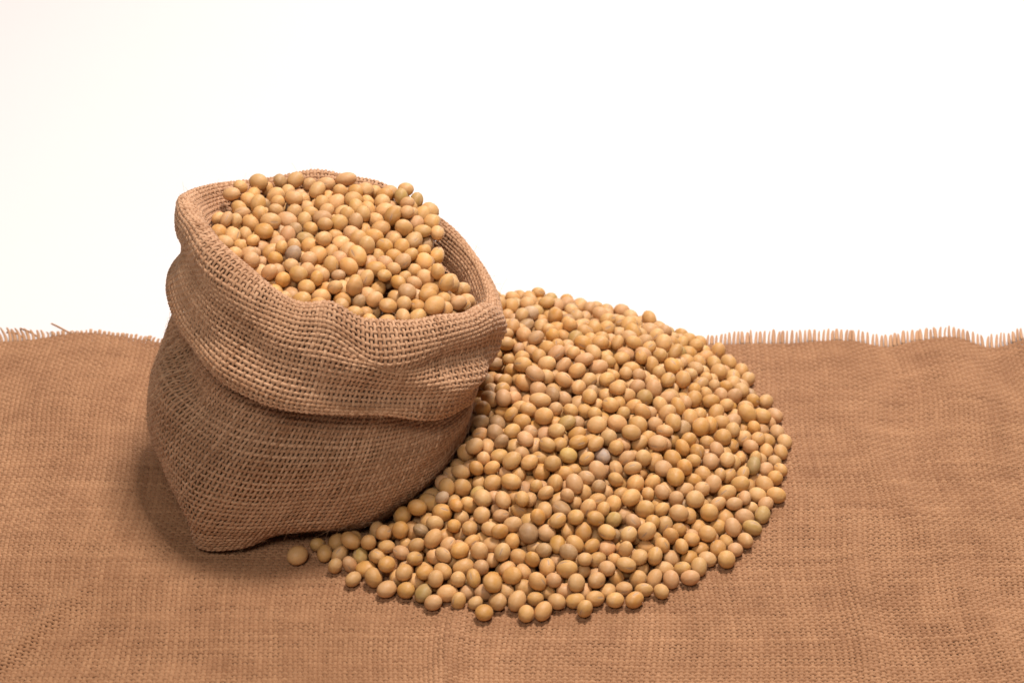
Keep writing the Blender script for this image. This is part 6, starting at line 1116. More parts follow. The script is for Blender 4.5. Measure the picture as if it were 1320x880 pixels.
-1282,-937,468,60,-27,-66,76,70,62,-1235,-862,464,42,37,63,69,60,52,-1285,-831,467,-26,-4,51,73,65,60,-1270,-655,454,-27,65,50,69,57,57,
-1241,-583,466,-88,-26,-37,70,56,49,-1206,-1090,446,49,5,84,58,56,48,-1224,-1032,491,43,-11,87,79,69,62,-1203,-996,440,49,7,-24,60,50,47,
-1181,-879,475,30,-82,-27,85,71,61,-1215,-806,453,-14,13,-54,64,57,47,-1189,-548,451,7,15,14,57,52,44,-1088,-1163,444,81,-9,-56,60,51,41,
-1155,-1110,461,-13,6,-79,81,68,62,-1110,-1040,444,94,19,-7,76,64,59,-1154,-969,438,31,-33,63,79,62,59,-1158,-795,455,-48,33,-80,69,55,58,
-1027,-1319,460,-27,75,-59,71,61,62,-1081,-1241,450,1,69,69,71,55,54,-1027,-1205,470,-10,98,-5,79,66,52,-1094,-1105,461,64,72,4,77,57,56,
-963,-358,470,-11,71,13,78,63,60,-955,-1435,386,-54,-56,-57,63,55,44,-961,-1303,455,65,-36,10,77,61,60,-964,-1241,461,21,21,91,72,66,53,
-944,-1178,457,-21,55,79,78,67,57,-918,-338,432,4,-3,-25,68,60,52,-911,-1375,469,29,56,36,79,64,58,-877,-1314,464,-81,50,0,67,50,47,
-908,-1262,456,-69,-27,64,68,59,49,-850,-1371,463,93,-13,-29,74,60,50,-793,-1328,461,-2,7,94,66,56,49,-857,-1251,476,-41,-72,23,78,70,61,
-760,-1384,457,-1,23,91,71,57,52,-723,-1318,445,-30,-42,-79,72,55,52,-736,-1258,436,-57,-70,21,75,68,56,-698,-1369,459,-22,80,-53,68,62,55,
-663,-1315,449,26,-9,41,68,53,53,-568,-1323,447,-51,-71,15,67,58,53,-550,-1271,477,-4,-57,-79,77,60,59,-466,-1291,451,-16,8,73,70,61,55,
-511,-1259,430,4,14,58,64,61,49,-470,-1217,448,-33,-32,32,67,61,52,-388,-1159,396,9,98,-7,61,58,49,-338,-1190,392,-3,-14,78,64,56,51,
-307,-1088,413,-94,12,20,62,55,53,-243,-1025,386,55,-76,26,66,61,57,-284,-973,405,29,-57,-52,62,56,50,-271,-917,393,0,10,-32,63,58,47,
-229,-966,399,-7,54,47,77,62,57,-219,-894,406,-58,28,74,77,58,52,-223,-794,432,-50,11,35,78,58,54,-1273,-776,488,5,44,84,73,66,53,
-1238,-903,512,33,-32,46,78,68,60,-1264,-842,519,59,-71,-15,72,58,49,-1215,-758,501,-51,68,-50,73,59,54,-1265,-703,479,-48,76,40,60,50,46,
-1222,-636,486,-19,17,-17,75,63,55,-1161,-1047,481,-32,12,-61,65,60,47,-1204,-952,483,82,50,23,78,62,59,-1137,-919,489,66,11,65,73,68,57,
-1208,-821,510,-46,51,22,76,66,61,-1156,-759,512,58,46,65,79,70,59,-1126,-627,486,-73,-54,3,64,61,49,-1156,-568,502,2,-24,10,70,62,56,
-1132,-479,487,3,-38,-70,76,67,60,-1092,-1202,492,-24,-11,35,84,63,60,-1129,-1155,498,-7,9,27,79,62,56,-1058,-1084,496,-65,72,-14,62,58,48,
-1107,-977,473,-65,-64,9,79,66,56,-1083,-444,498,-57,-29,-75,69,61,50,-975,-1360,468,22,12,-44,79,60,53,-996,-1280,494,34,85,12,68,57,53,
-983,-1221,519,59,-70,-4,76,70,62,-1058,-1149,480,-80,51,13,63,48,48,-1031,-421,513,-68,-71,-2,84,68,53,-887,-1344,513,72,19,-65,66,58,49,
-937,-1278,509,-66,17,-54,70,67,56,-923,-1223,495,-64,-21,-36,63,62,52,-906,-339,490,80,37,-43,74,65,59,-839,-1331,494,6,38,5,58,46,50,
-870,-1296,522,74,8,-12,72,65,51,-745,-1344,503,-34,-18,9,80,75,63,-807,-1282,500,-72,-44,45,85,67,59,-807,-313,437,22,-73,55,62,48,46,
-674,-1328,508,57,-9,-41,83,71,67,-697,-1278,473,-81,-25,45,70,62,55,-648,-1250,482,56,-60,2,73,60,55,-624,-1355,469,18,-82,51,61,58,51,
-610,-1305,494,10,92,33,81,66,59,-594,-1235,464,17,-70,-49,65,58,54,-466,-1265,502,28,-51,-60,64,56,50,-420,-1247,464,-53,39,-70,77,68,63,
-363,-1216,440,9,19,56,78,67,62,-410,-1163,445,-76,-54,29,77,60,54,-347,-1102,455,-86,37,-31,68,69,60,-346,-1154,431,9,-90,38,64,57,50,
-267,-1071,450,58,72,-36,76,67,57,-255,-1010,438,-32,0,-4,71,60,52,-236,-942,452,86,38,8,78,67,53,-259,-846,436,-13,42,-47,68,54,49,
-217,-852,468,70,-65,12,74,56,51,-1263,-733,522,-4,-47,-45,62,63,48,-1182,-871,540,34,-52,-62,72,64,60,-1254,-789,545,17,43,34,69,61,52,
-1207,-729,550,69,70,-11,79,64,59,-1247,-667,532,41,-71,-53,75,61,54,-1152,-613,543,-61,-43,17,76,68,54,-1082,-1178,545,-30,-19,-25,66,51,50,
-1203,-1090,503,56,36,73,69,61,55,-1099,-1033,505,-59,10,-12,86,72,55,-1157,-980,509,0,9,-31,66,61,53,-1145,-832,504,45,20,75,71,65,57,
-1167,-657,503,-25,-80,47,64,53,45,-1165,-523,536,-32,-36,-69,76,57,53,-1098,-485,538,27,-6,77,74,62,56,-1052,-1263,496,-76,-25,-19,65,56,53,
-1032,-1182,524,-69,-20,68,70,60,50,-1067,-1128,534,-14,-49,-10,70,58,53,-945,-1337,509,92,-11,-17,73,62,52,-983,-1277,547,-7,-32,93,67,55,50,
-941,-1176,520,27,60,-64,61,62,53,-1011,-1136,503,88,-6,-1,62,54,51,-808,-1373,498,-66,65,33,65,65,54,-897,-1251,549,21,70,-67,74,63,52,
-884,-1197,531,87,20,5,71,63,53,-790,-1329,536,36,-73,-55,65,50,50,-831,-1262,548,-34,3,85,75,57,49,-873,-351,537,79,-59,-8,70,58,47,
-727,-1305,555,29,54,-6,79,63,57,-749,-1282,496,-54,-58,59,58,55,51,-548,-1320,497,29,-52,76,59,48,45,-663,-1275,553,7,63,-40,75,69,57,
-521,-1286,525,-76,4,3,75,59,53,-395,-1202,496,-29,-2,-37,77,63,55,-342,-1175,480,15,8,95,65,62,50,-386,-1135,485,-65,-62,35,67,52,52,
-319,-1038,472,29,25,-78,72,62,58,-294,-1132,450,43,-82,-29,71,59,57,-260,-1030,495,-57,-28,26,73,65,56,-288,-975,476,19,19,68,77,58,61,
-262,-891,471,-44,56,-50,72,58,53,-237,-969,507,-53,-83,-1,66,62,57,-210,-882,520,46,43,68,69,56,55,-223,-799,496,-97,12,-18,78,67,61,
-221,-751,528,76,26,-14,67,56,52,-1257,-981,509,70,43,-39,75,58,58,-1232,-768,596,77,-20,-58,68,59,55,-1210,-593,531,0,46,-85,84,63,58,
-1150,-1056,543,6,83,-21,81,66,63,-1194,-1010,540,-98,10,-3,63,58,52,-1156,-929,551,-93,-12,26,74,71,56,-1223,-830,570,-96,-17,10,67,62,46,
-1173,-796,557,-80,40,11,79,64,55,-1192,-662,569,46,9,18,77,71,61,-1026,-1228,570,-72,6,-41,73,72,60,-1124,-1099,511,-35,30,59,65,62,51,
-1086,-1075,550,44,29,-44,76,63,51,-1121,-997,545,-94,-24,21,68,51,48,-1127,-668,538,-29,-84,-43,71,59,57,-1115,-550,549,65,-58,42,75,60,58,
-985,-1186,586,-60,52,57,74,57,54,-1054,-1177,608,-72,-26,-55,84,66,60,-916,-1304,563,69,-2,37,77,59,58,-933,-1208,568,-7,-18,4,76,62,52,
-969,-1136,552,-66,-2,-61,81,63,59,-727,-1248,532,-52,-26,-60,71,60,53,-509,-1236,504,-73,1,66,69,56,51,-461,-1195,504,9,-31,-87,75,61,55,
-375,-1133,541,-58,-71,-13,73,67,52,-331,-1128,505,57,-21,12,65,52,48,-299,-1036,539,-46,-26,-12,70,64,54,-293,-1089,523,-20,-68,-63,78,62,59,
-284,-1063,592,60,26,40,85,61,60,-247,-1011,552,-55,-4,78,64,58,46,-228,-929,549,5,71,56,72,56,58,-268,-855,525,49,-71,-29,73,70,62,
-262,-794,538,-43,35,82,70,56,47,-218,-828,556,-42,29,62,69,57,54,-1216,-950,545,-73,58,19,79,63,59,-1116,-1048,604,-45,-39,65,75,60,57,
-1163,-982,575,87,34,-9,56,55,46,-1151,-875,591,-7,33,-9,80,65,56,-1211,-819,630,-61,-54,-49,82,68,67,-1151,-717,569,-28,34,-59,77,65,59,
-1044,-1092,584,-1,17,15,67,59,49,-1103,-985,589,29,-86,-1,63,56,49,-989,-389,552,-76,19,52,70,69,55,-861,-1282,593,-27,20,-12,66,58,53,
-605,-1284,548,-25,19,72,74,57,51,-562,-1251,548,65,-32,62,69,55,53,-327,-1114,573,-12,47,-31,70,57,57,-341,-1058,572,63,-19,-74,67,58,51,
-314,-1005,582,-48,18,-78,76,56,57,-273,-963,558,30,81,-2,77,56,53,-230,-885,583,73,43,-43,79,63,53,-268,-834,581,29,40,61,73,56,50,
-227,-784,584,-31,-71,58,59,54,46,-168,-815,696,6,11,-92,74,70,62,-1117,-929,599,97,11,12,76,62,58,-1211,-884,591,49,30,68,76,59,54,
-1176,-755,619,74,62,4,81,72,63,-1141,-638,594,-9,-89,17,67,59,51,-1133,-507,584,2,-54,-58,72,64,57,-1022,-1140,578,-59,-42,-28,66,61,48,
-1057,-1052,624,-33,-77,52,73,67,56,-1085,-470,598,-35,-63,-60,67,66,55,-868,-1228,591,15,89,38,57,53,49,-773,-1277,592,38,-71,-36,85,69,63,
-616,-1242,578,52,-60,58,64,54,49,-400,-1154,596,-4,70,-69,65,54,44,-345,-1126,688,29,-88,-31,76,59,52,-377,-1099,597,-41,-27,52,72,63,51,
-322,-1104,634,93,25,0,76,68,60,-245,-941,607,66,-3,-40,72,63,57,-262,-792,628,-46,70,-14,74,67,59,-167,-867,743,-10,31,87,70,64,55,
-185,-765,729,-56,-9,20,67,59,53,-1227,-703,600,69,39,51,64,57,52,-1095,-926,653,44,-80,37,70,56,48,-1147,-822,617,81,9,-41,72,60,52,
-1135,-584,596,-1,85,11,61,53,44,-1018,-1107,628,26,-2,-87,66,58,52,-943,-1206,621,52,-76,0,65,57,51,-378,-1140,752,-40,10,-88,76,68,59,
-306,-1068,679,-42,-4,-23,76,65,57,-275,-1021,642,-21,12,-96,76,69,57,-222,-1050,784,18,0,38,65,52,46,-251,-952,747,72,-46,38,73,59,53,
-257,-962,659,25,23,-58,68,53,55,-246,-898,666,16,35,-56,83,64,64,-261,-823,680,-89,-8,-27,69,62,54,-247,-764,689,84,33,38,71,60,52,
-178,-938,764,17,-13,-89,67,60,52,-1132,-967,637,36,-12,-33,72,60,50,-1176,-927,610,-37,73,-6,60,58,50,-1170,-685,625,-35,57,-72,71,62,62,
-1097,-1119,577,37,71,-45,65,55,47,-1083,-1064,683,2,87,-27,80,69,61,-1130,-884,642,-10,-6,44,75,58,50,-1002,-1169,642,58,57,32,66,58,53,
-413,-1158,674,45,44,-49,59,57,48,-459,-367,855,50,26,61,79,69,56,-437,-1165,774,-78,19,55,79,64,62,-311,-1062,733,-7,85,44,59,51,46,
-274,-1027,780,-13,-36,-1,62,58,51,-280,-907,717,-76,-14,-32,67,63,50,-230,-909,773,-13,48,69,79,61,50,-254,-860,726,-36,61,63,69,63,52,
-225,-810,727,44,31,80,65,60,52,-1181,-868,660,-71,46,-25,66,59,53,-1150,-727,673,-79,-49,28,84,71,62,-1086,-1003,669,91,4,8,77,64,53,
-989,-1122,681,40,15,-83,68,71,57,-500,-1197,860,-79,-6,56,74,58,54,-401,-1139,821,-9,20,-97,81,63,58,-366,-389,838,-86,49,5,70,62,53,
-241,-1074,832,48,-16,-85,67,64,61,-193,-993,812,-44,-4,43,72,60,53,-214,-850,776,-38,90,0,72,59,56,-269,-819,760,-27,91,27,63,55,46,
-238,-758,761,-30,-6,45,82,73,55,-1132,-782,649,-17,38,-43,56,49,45,-670,-1206,858,21,-32,-1,77,62,60,-606,-1207,869,51,63,35,73,70,58,
-575,-361,886,-81,-42,28,80,75,62,-515,-353,866,-39,88,1,65,60,50,-439,-1184,850,22,77,-48,71,66,54,-403,-1081,829,-14,20,94,75,59,53,
-410,-366,879,76,15,-39,69,54,51,-334,-1153,851,-33,91,6,73,60,54,-285,-1113,814,-81,-7,12,65,51,46,-315,-418,865,-24,-87,-40,77,72,57,
-300,-1058,821,-56,68,24,70,62,61,-250,-1016,836,78,-32,39,66,59,55,-325,-942,807,83,5,36,72,59,52,-272,-870,794,92,3,0,69,60,48,
-281,-662,813,53,55,32,85,71,56,-324,-619,839,71,51,37,81,71,62,-295,-474,851,-2,41,-70,63,46,45,-246,-961,811,9,-8,-98,80,61,60,
-819,-1146,883,39,8,-90,69,59,53,-726,-1193,882,20,-24,-2,67,64,54,-723,-1135,871,-26,-30,-89,72,61,52,-690,-390,832,-7,24,-94,79,70,66,
-639,-1151,874,-9,-45,39,74,62,59,-623,-421,864,-25,-62,62,70,69,60,-551,-1197,896,51,81,-22,70,63,52,-575,-1149,859,95,0,-12,75,63,56,
-515,-1144,864,-19,36,58,59,54,49,-498,-1099,834,37,44,-80,74,60,53,-437,-1140,892,-79,-56,21,76,68,53,-447,-1091,859,64,56,35,57,50,48,
-459,-540,855,-81,-24,39,76,69,61,-384,-1171,867,5,-1,-59,71,52,51,-339,-1089,855,83,-34,-4,76,62,54,-416,-1031,856,61,67,-35,76,63,59,
-391,-976,841,3,-95,5,66,57,52,-400,-544,856,36,-21,-85,62,56,45,-364,-388,896,-76,-39,-50,66,53,51,-274,-1113,875,42,-88,-20,85,71,59,
-346,-1025,856,30,65,67,74,63,57,-298,-980,851,97,6,14,77,72,59,-368,-920,841,-17,3,-23,73,63,58,-322,-884,828,-45,-82,-22,67,61,49,
-348,-832,832,-77,16,-16,64,56,49,-316,-770,847,25,79,-45,64,58,52,-328,-685,840,-30,86,7,66,52,49,-385,-606,857,58,-17,-40,80,65,56,
-304,-544,887,31,-37,-30,74,70,60,-342,-480,881,35,26,-82,82,68,62,-274,-917,830,-12,43,67,61,52,48,-219,-879,822,-11,38,-78,66,60,45,
-289,-825,839,-63,73,7,69,58,54,-283,-722,842,29,-9,30,66,57,52,-278,-607,879,61,61,32,69,53,54,-1043,-678,887,-8,30,-24,72,58,50,
-1021,-928,896,-62,29,56,63,52,47,-1027,-594,948,47,42,46,62,50,50,-984,-540,928,-57,16,-79,70,59,58,-870,-1119,891,30,-50,72,66,61,54,
-883,-1033,883,26,45,61,77,69,57,-897,-520,848,10,-21,29,76,58,51,-823,-1091,871,15,-61,-25,63,54,52,-787,-439,860,31,7,-75,56,52,45,
-774,-1169,881,55,37,51,62,54,42,-747,-1083,868,-42,10,70,60,52,48,-732,-446,867,-78,-52,6,71,63,55,-675,-1179,916,90,-27,-20,72,68,60,
-677,-1105,902,-31,-31,-47,89,76,62,-714,-1040,846,-12,-5,-20,63,54,55,-675,-998,821,19,59,73,78,60,52,-675,-440,888,26,71,40,79,70,56,
-598,-1162,910,-25,11,-73,69,54,46,-601,-1100,885,-43,-37,-57,78,71,54,-609,-1015,837,23,-55,9,66,61,52,-639,-963,819,45,-63,11,67,62,47,
-613,-907,817,-25,-46,71,79,75,66,-612,-548,847,-65,65,32,77,59,51,-649,-499,865,84,25,44,74,62,55,-574,-434,900,5,-65,61,67,59,54,
-658,-364,880,-17,88,33,62,53,47,-541,-1106,883,20,75,-24,67,54,48,-569,-1057,856,68,22,-69,70,55,49,-547,-1008,850,-41,-49,-68,77,59,54,
-582,-962,839,-87,42,10,65,60,56,-593,-845,827,-9,86,16,73,60,61,-556,-797,837,8,-79,30,78,69,63,-612,-737,816,-3,-25,-41,74,66,55,
-577,-673,849,66,62,39,78,70,56,-596,-608,853,57,-50,20,77,63,59,-558,-556,874,74,-64,-2,69,58,52,-563,-492,879,34,-66,15,76,69,62,
-521,-424,877,49,-41,-58,78,65,58,-527,-351,914,-76,-57,9,60,52,44,-487,-1108,897,-15,70,-62,67,61,51,-513,-1056,880,9,-31,91,76,66,62,
-481,-1001,870,-12,78,-38,74,63,53,-521,-955,844,9,-36,-33,78,64,61,-490,-902,851,-71,3,30,71,59,54,-527,-854,835,-67,-47,-39,78,64,55,
-495,-795,854,13,-45,24,67,67,52,-550,-734,845,-81,-33,-7,75,58,55,-511,-680,873,30,57,29,77,70,59,-533,-619,871,13,65,-38,82,68,60,
-505,-564,890,-64,51,-30,69,52,54,-502,-493,879,-59,-37,39,77,63,54,-464,-440,889,47,-58,-1,70,60,57,-468,-354,914,-8,97,18,69,55,52,
-384,-1112,880,45,27,-83,64,59,51,-408,-995,900,-54,-74,36,73,58,52,-453,-948,871,77,-30,25,75,56,52,-426,-893,862,24,-37,-51,75,70,62,
-468,-855,853,73,28,-54,63,49,42,-436,-790,865,81,-38,-20,72,61,54,-479,-735,870,26,28,-86,79,62,54,-440,-682,885,50,36,-63,83,71,66,
-471,-627,880,-16,72,62,68,53,47,-429,-568,896,9,29,-40,69,56,52,-443,-501,904,-19,36,86,75,70,59,-388,-443,891,-15,80,-40,67,57,54,
-408,-369,934,24,2,-6,67,53,50,-372,-1056,898,15,10,0,68,65,51,-352,-975,884,24,-29,91,61,51,52,-392,-941,884,-25,76,53,63,49,47,
-356,-882,882,-18,-8,-73,66,59,53,-394,-841,861,-44,-74,-13,63,51,51,-370,-787,867,79,-54,23,68,65,60,-409,-736,873,-13,4,15,69,59,51,
-367,-676,881,-67,-43,-7,85,68,60,-403,-635,917,64,50,-13,83,67,62,-360,-565,897,-54,-39,34,68,59,55,-381,-514,904,89,4,37,66,54,46,
-300,-1056,882,-16,36,-90,70,57,53,-316,-925,875,-78,22,40,74,62,53,-280,-879,865,14,-90,34,65,60,54,-321,-830,886,49,80,32,74,68,57,
-330,-727,871,-30,-13,-18,64,53,46,-335,-619,895,4,1,5,71,55,47,-237,-960,874,-52,46,70,68,61,50,-1056,-742,959,-86,-12,44,77,63,56,
-1013,-865,910,-96,-11,-19,68,64,61,-1065,-837,894,9,-42,-53,66,57,51,-1040,-784,917,-7,-50,-82,76,69,60,-1061,-725,900,-61,-55,-42,63,51,47,
-1011,-635,907,48,31,-49,65,61,59,-928,-972,911,-73,-2,-66,77,72,65,-969,-915,873,-5,-19,-18,72,62,58,-1005,-725,902,-58,74,19,75,61,54,
-954,-656,891,53,-82,-8,76,65,54,-952,-550,878,-38,51,-55,60,51,44,-909,-1080,908,-68,-40,-59,62,54,47,-940,-1035,905,-33,-68,-27,71,60,56,
-865,-975,910,-59,-4,75,87,70,61,-903,-935,868,10,-40,5,66,56,50,-924,-597,893,20,-57,50,81,64,59,-905,-538,902,-8,47,-39,76,58,63,
-837,-1134,939,-69,-65,21,76,64,63,-849,-1068,921,17,39,18,70,66,54,-819,-976,879,53,79,-16,59,50,47,-842,-656,849,79,43,41,75,69,56,
-872,-604,864,-59,-52,60,73,55,52,-848,-550,880,-2,84,-20,78,63,59,-864,-495,909,-59,-40,-66,80,60,58,-796,-1173,937,63,-31,62,66,57,48,
-780,-1103,912,10,1,93,77,66,57,-794,-1027,916,46,43,40,87,69,60,-764,-978,880,50,48,-60,68,60,50,-801,-828,842,65,1,28,78,65,60,
-772,-772,852,-85,39,-34,73,60,54,-809,-721,850,78,-27,0,66,57,48,-783,-668,843,30,-84,-27,71,64,52,-786,-553,866,-22,-19,92,72,67,52,
-805,-481,888,6,-90,-41,68,65,56,-765,-390,910,-90,20,36,60,50,46,-738,-1160,929,-20,1,86,78,69,58,-727,-1092,938,-6,2,79,71,61,52,
-730,-1037,903,-2,28,9,70,68,59,-709,-989,873,-61,-44,-2,68,54,55,-713,-890,840,44,81,26,71,64,53,-740,-832,845,-15,79,-32,67,60,51,
-712,-772,846,-37,82,-36,74,58,56,-749,-714,852,55,-54,-19,61,61,50,-724,-659,851,-4,-41,68,75,62,50,-767,-612,861,54,-51,42,75,63,55,
-719,-545,875,-92,28,-2,71,59,52,-746,-494,888,11,-57,74,58,52,45,-709,-389,904,3,-48,-58,73,62,55,-627,-1080,931,-27,35,82,62,53,49,
-668,-1041,891,-51,43,70,75,65,54,-647,-988,876,-28,-58,74,73,63,56,-681,-942,852,-29,-34,-72,61,56,50,-654,-870,859,47,45,-67,82,70,63,
-655,-756,843,-31,75,51,61,49,53,-689,-713,855,-40,-71,52,64,61,52,-670,-666,868,8,-53,76,63,51,47,-705,-603,860,-77,3,-39,72,64,56,
-667,-542,893,-59,54,15,54,49,48,-694,-496,898,-30,85,-1,60,57,49,-636,-396,924,-96,-22,4,82,65,62,-559,-1073,930,67,-32,63,80,69,53,
-608,-1041,898,-5,-48,50,73,63,54,-588,-983,889,-65,-43,35,64,54,51,-627,-930,881,78,-48,31,79,69,59,-592,-876,878,-48,74,-11,64,57,52,
-630,-820,866,-60,16,-30,65,59,46,-602,-767,876,54,9,52,80,62,60,-629,-710,871,-33,-45,-72,82,65,63,-616,-649,897,17,-45,32,78,71,60,
-644,-592,889,43,-8,5,75,63,54,-602,-536,908,-88,-22,-28,72,62,55,-615,-475,916,29,86,-39,72,67,55,-561,-391,942,-75,64,-9,75,69,59,
-559,-1019,914,46,49,-50,62,51,47,-524,-980,904,50,-18,-83,71,59,55,-558,-928,889,-39,0,0,77,65,62,-523,-872,898,30,26,-73,77,69,58,
-549,-816,896,-82,-46,-16,68,59,54,-528,-760,894,17,46,79,69,61,52,-570,-711,891,-38,83,8,63,57,43,-553,-656,914,68,55,46,74,68,51,
-577,-594,914,-14,-14,10,71,64,51,-542,-529,932,77,-7,-56,75,65,59,-547,-468,933,-29,-76,-42,65,52,51,-486,-406,930,-43,-17,-26,73,64,54,
-457,-983,920,78,57,-21,67,53,45,-490,-929,914,-1,-92,36,77,68,57,-460,-877,909,16,61,68,69,60,54,-491,-823,903,-57,56,17,69,56,49,
-468,-773,918,72,-37,-19,78,64,57,-512,-716,926,10,98,9,83,61,57,-487,-655,926,-8,38,-89,77,61,54,-510,-600,931,-66,20,-20,69,58,54,
-478,-546,939,-3,57,-79,77,63,58,-491,-480,939,-75,-52,31,76,64,58,-423,-422,931,11,-65,10,68,66,52,-427,-928,916,-5,20,68,58,54,46,
-395,-880,920,94,15,27,66,63,53,-430,-831,909,-91,20,1,66,59,56,-404,-775,916,-44,-60,4,68,63,59,-434,-730,920,-1,81,-33,62,48,44,
-446,-598,947,79,5,57,79,69,61,-394,-556,938,67,71,2,65,59,50,-396,-475,933,-18,-22,-29,64,52,48,-371,-823,912,-5,94,-7,62,53,45,
-365,-727,908,79,41,29,61,53,49,-268,-925,902,-44,-66,-36,63,53,52,-1026,-793,983,43,45,-77,73,60,52,-1063,-694,988,-3,-26,91,65,49,48,
-1043,-653,957,-11,-96,-8,69,64,57,-970,-1003,953,58,-45,-3,82,65,61,-1002,-957,972,78,34,28,65,56,49,-983,-915,932,4,-94,6,75,63,52,
-1043,-838,951,-30,33,85,71,58,53,-980,-809,923,51,5,-78,71,64,51,-996,-755,952,30,58,48,67,59,58,-967,-663,954,28,6,58,87,72,63,
-973,-517,989,-23,77,-35,69,60,53,-896,-1021,949,69,44,55,77,64,57,-993,-963,907,-26,69,-64,67,49,44,-911,-905,910,-17,-41,-34,74,60,47,
-951,-864,905,-71,3,62,70,65,56,-927,-805,898,76,-33,53,83,66,60,-953,-754,912,74,-17,43,69,61,55,-923,-700,920,-13,65,-73,77,63,53,
-973,-597,937,-13,-77,19,70,63,55,-933,-546,961,-42,8,69,75,64,59,-890,-1108,958,3,50,35,73,62,53,-837,-1015,958,-11,35,-60,67,60,54,
-849,-955,972,59,-63,7,70,62,53,-854,-913,900,-17,-90,-37,65,57,52,-889,-852,897,-37,26,70,75,57,52,-864,-799,896,-63,21,-30,73,67,58,
-898,-747,907,-62,68,37,62,51,51,-868,-686,889,58,-6,73,63,56,50,-891,-641,924,-2,-3,57,76,65,56,-867,-579,929,7,98,9,68,58,54,
-889,-502,977,-32,56,66,85,69,56,-858,-415,936,53,60,9,78,65,57,-810,-1081,963,-59,49,-61,69,59,51,-788,-986,963,-70,-63,30,69,59,51,
-813,-950,925,15,-2,86,70,55,51,-796,-905,895,-15,76,-42,66,61,52,-832,-858,889,0,-36,52,76,62,58,-802,-797,903,-29,-67,12,68,70,60,
-847,-739,890,43,80,-16,72,64,52,-812,-684,895,38,0,51,70,60,50,-835,-625,905,37,55,-27,64,54,50,-803,-576,910,-74,-41,-5,70,55,48,
-827,-528,942,-50,-58,55,69,61,51,-811,-444,939,42,-10,48,70,57,52,-758,-1045,965,11,87,46,70,61,54,-734,-992,944,-8,-59,-41,76,64,53,
-761,-939,918,88,8,-42,63,49,47,-737,-901,888,19,57,-78,63,61,53,-766,-849,895,25,-11,-95,73,67,59,-730,-798,896,63,-8,-21,71,59,58,
-779,-734,901,-15,98,0,78,62,56,-746,-679,904,66,-45,29,81,69,58,-783,-629,919,51,-37,-56,72,57,53,-747,-579,907,-17,54,-23,63,56,50,
-781,-522,915,6,7,-85,58,52,51,-755,-444,927,66,38,60,79,67,58,-695,-1044,946,-29,-65,1,60,49,46,-678,-997,931,39,-12,90,64,60,49,
-705,-947,912,-88,12,-43,68,58,53,-679,-906,896,50,7,-76,64,58,45,-705,-853,887,-74,-51,42,67,54,50,-671,-786,885,-37,79,47,67,55,53,
-710,-738,906,-53,75,28,81,68,62,-684,-679,918,69,62,35,64,58,53,-717,-626,914,-11,13,-95,71,62,50,-692,-572,923,26,78,40,71,57,45,
-731,-514,935,-22,-80,6,78,56,51,-699,-452,942,-65,-54,29,76,57,56,-621,-992,927,33,89,-23,58,53,41,-651,-947,941,56,24,-67,74,60,53,
-624,-895,933,46,-13,53,68,68,61,-659,-842,926,2,79,-7,78,70,59,-626,-780,932,-93,-30,9,79,67,54,-652,-725,934,0,-97,14,70,59,51,
-638,-671,958,12,-71,-56,75,66,60,-662,-626,929,67,19,68,67,57,50,-637,-564,943,22,-36,-85,69,60,51,-668,-511,951,15,-25,27,85,70,55,
-595,-440,961,-37,-36,78,81,65,54,-634,-361,972,-1,95,-26,86,70,54,-587,-951,940,-9,-62,71,78,64,58,-558,-894,950,36,26,79,88,72,65,
-596,-836,933,64,-20,59,79,73,59,-560,-779,950,-32,-59,-46,81,71,61,-590,-719,940,20,10,78,70,67,55,-578,-663,963,34,38,-56,66,56,48,
-613,-615,959,56,39,-64,73,65,52,-582,-561,964,13,33,-47,73,59,48,-597,-505,965,35,17,3,73,66,51,-528,-830,955,27,63,-22,74,65,59,
-554,-613,967,-9,58,-7,66,61,55,-1072,-738,1017,-42,71,-51,61,54,44,-1042,-896,955,61,2,-65,77,63,56,-1062,-832,1010,-78,-47,24,70,67,57,
-970,-802,986,-47,47,-35,65,56,49,-1016,-702,959,58,1,80,61,52,44,-1010,-624,994,-47,37,-20,74,64,54,-924,-1015,1004,51,76,21,65,59,58,
-942,-958,989,-24,80,39,75,65,56,-933,-904,962,-9,-33,-32,70,62,54,-977,-859,963,31,69,16,72,65,54,-932,-783,957,5,-31,63,63,56,48,
-958,-733,992,-50,18,-48,83,71,58,-928,-683,1003,-1,68,40,71,62,56,-983,-574,1002,-82,34,21,68,60,57,-955,-460,1014,-94,23,-9,76,64,64,
-933,-1059,955,-28,23,-25,60,48,44,-899,-951,956,38,61,40,60,49,45,-871,-895,966,-39,-20,47,75,67,56,-916,-843,954,8,1,38,73,63,54,
-878,-777,953,44,38,-77,73,60,50,-911,-734,956,10,41,-81,60,50,43,-890,-682,967,-7,75,44,59,47,46,-924,-607,956,55,-58,-56,64,58,48,
-875,-558,982,-56,-22,77,66,56,55,-924,-430,969,21,56,15,65,55,50,-857,-1066,984,89,-16,41,73,58,54,-828,-913,999,32,-58,-45,62,53,43,
-817,-888,943,-2,19,-81,71,56,50,-852,-831,954,5,65,-45,85,66,59,-820,-771,963,-21,67,-26,74,70,57,-858,-719,943,31,-58,-38,81,64,61,
-835,-658,960,66,-9,-16,84,70,66,-877,-611,977,-89,-14,37,68,52,52,-815,-551,996,17,76,60,72,59,57,-846,-461,976,25,-9,75,60,56,51,
-825,-388,985,-73,-33,7,72,60,55,-786,-926,975,44,54,-60,73,59,55,-763,-888,938,-1,7,80,65,54,47,-793,-836,951,27,-59,38,67,58,46,
-757,-770,945,-45,15,5,78,64,54,-799,-713,952,30,-62,8,62,58,54,-767,-662,964,-68,-48,-48,68,57,51,-811,-600,963,-51,-52,-23,71,62,51,
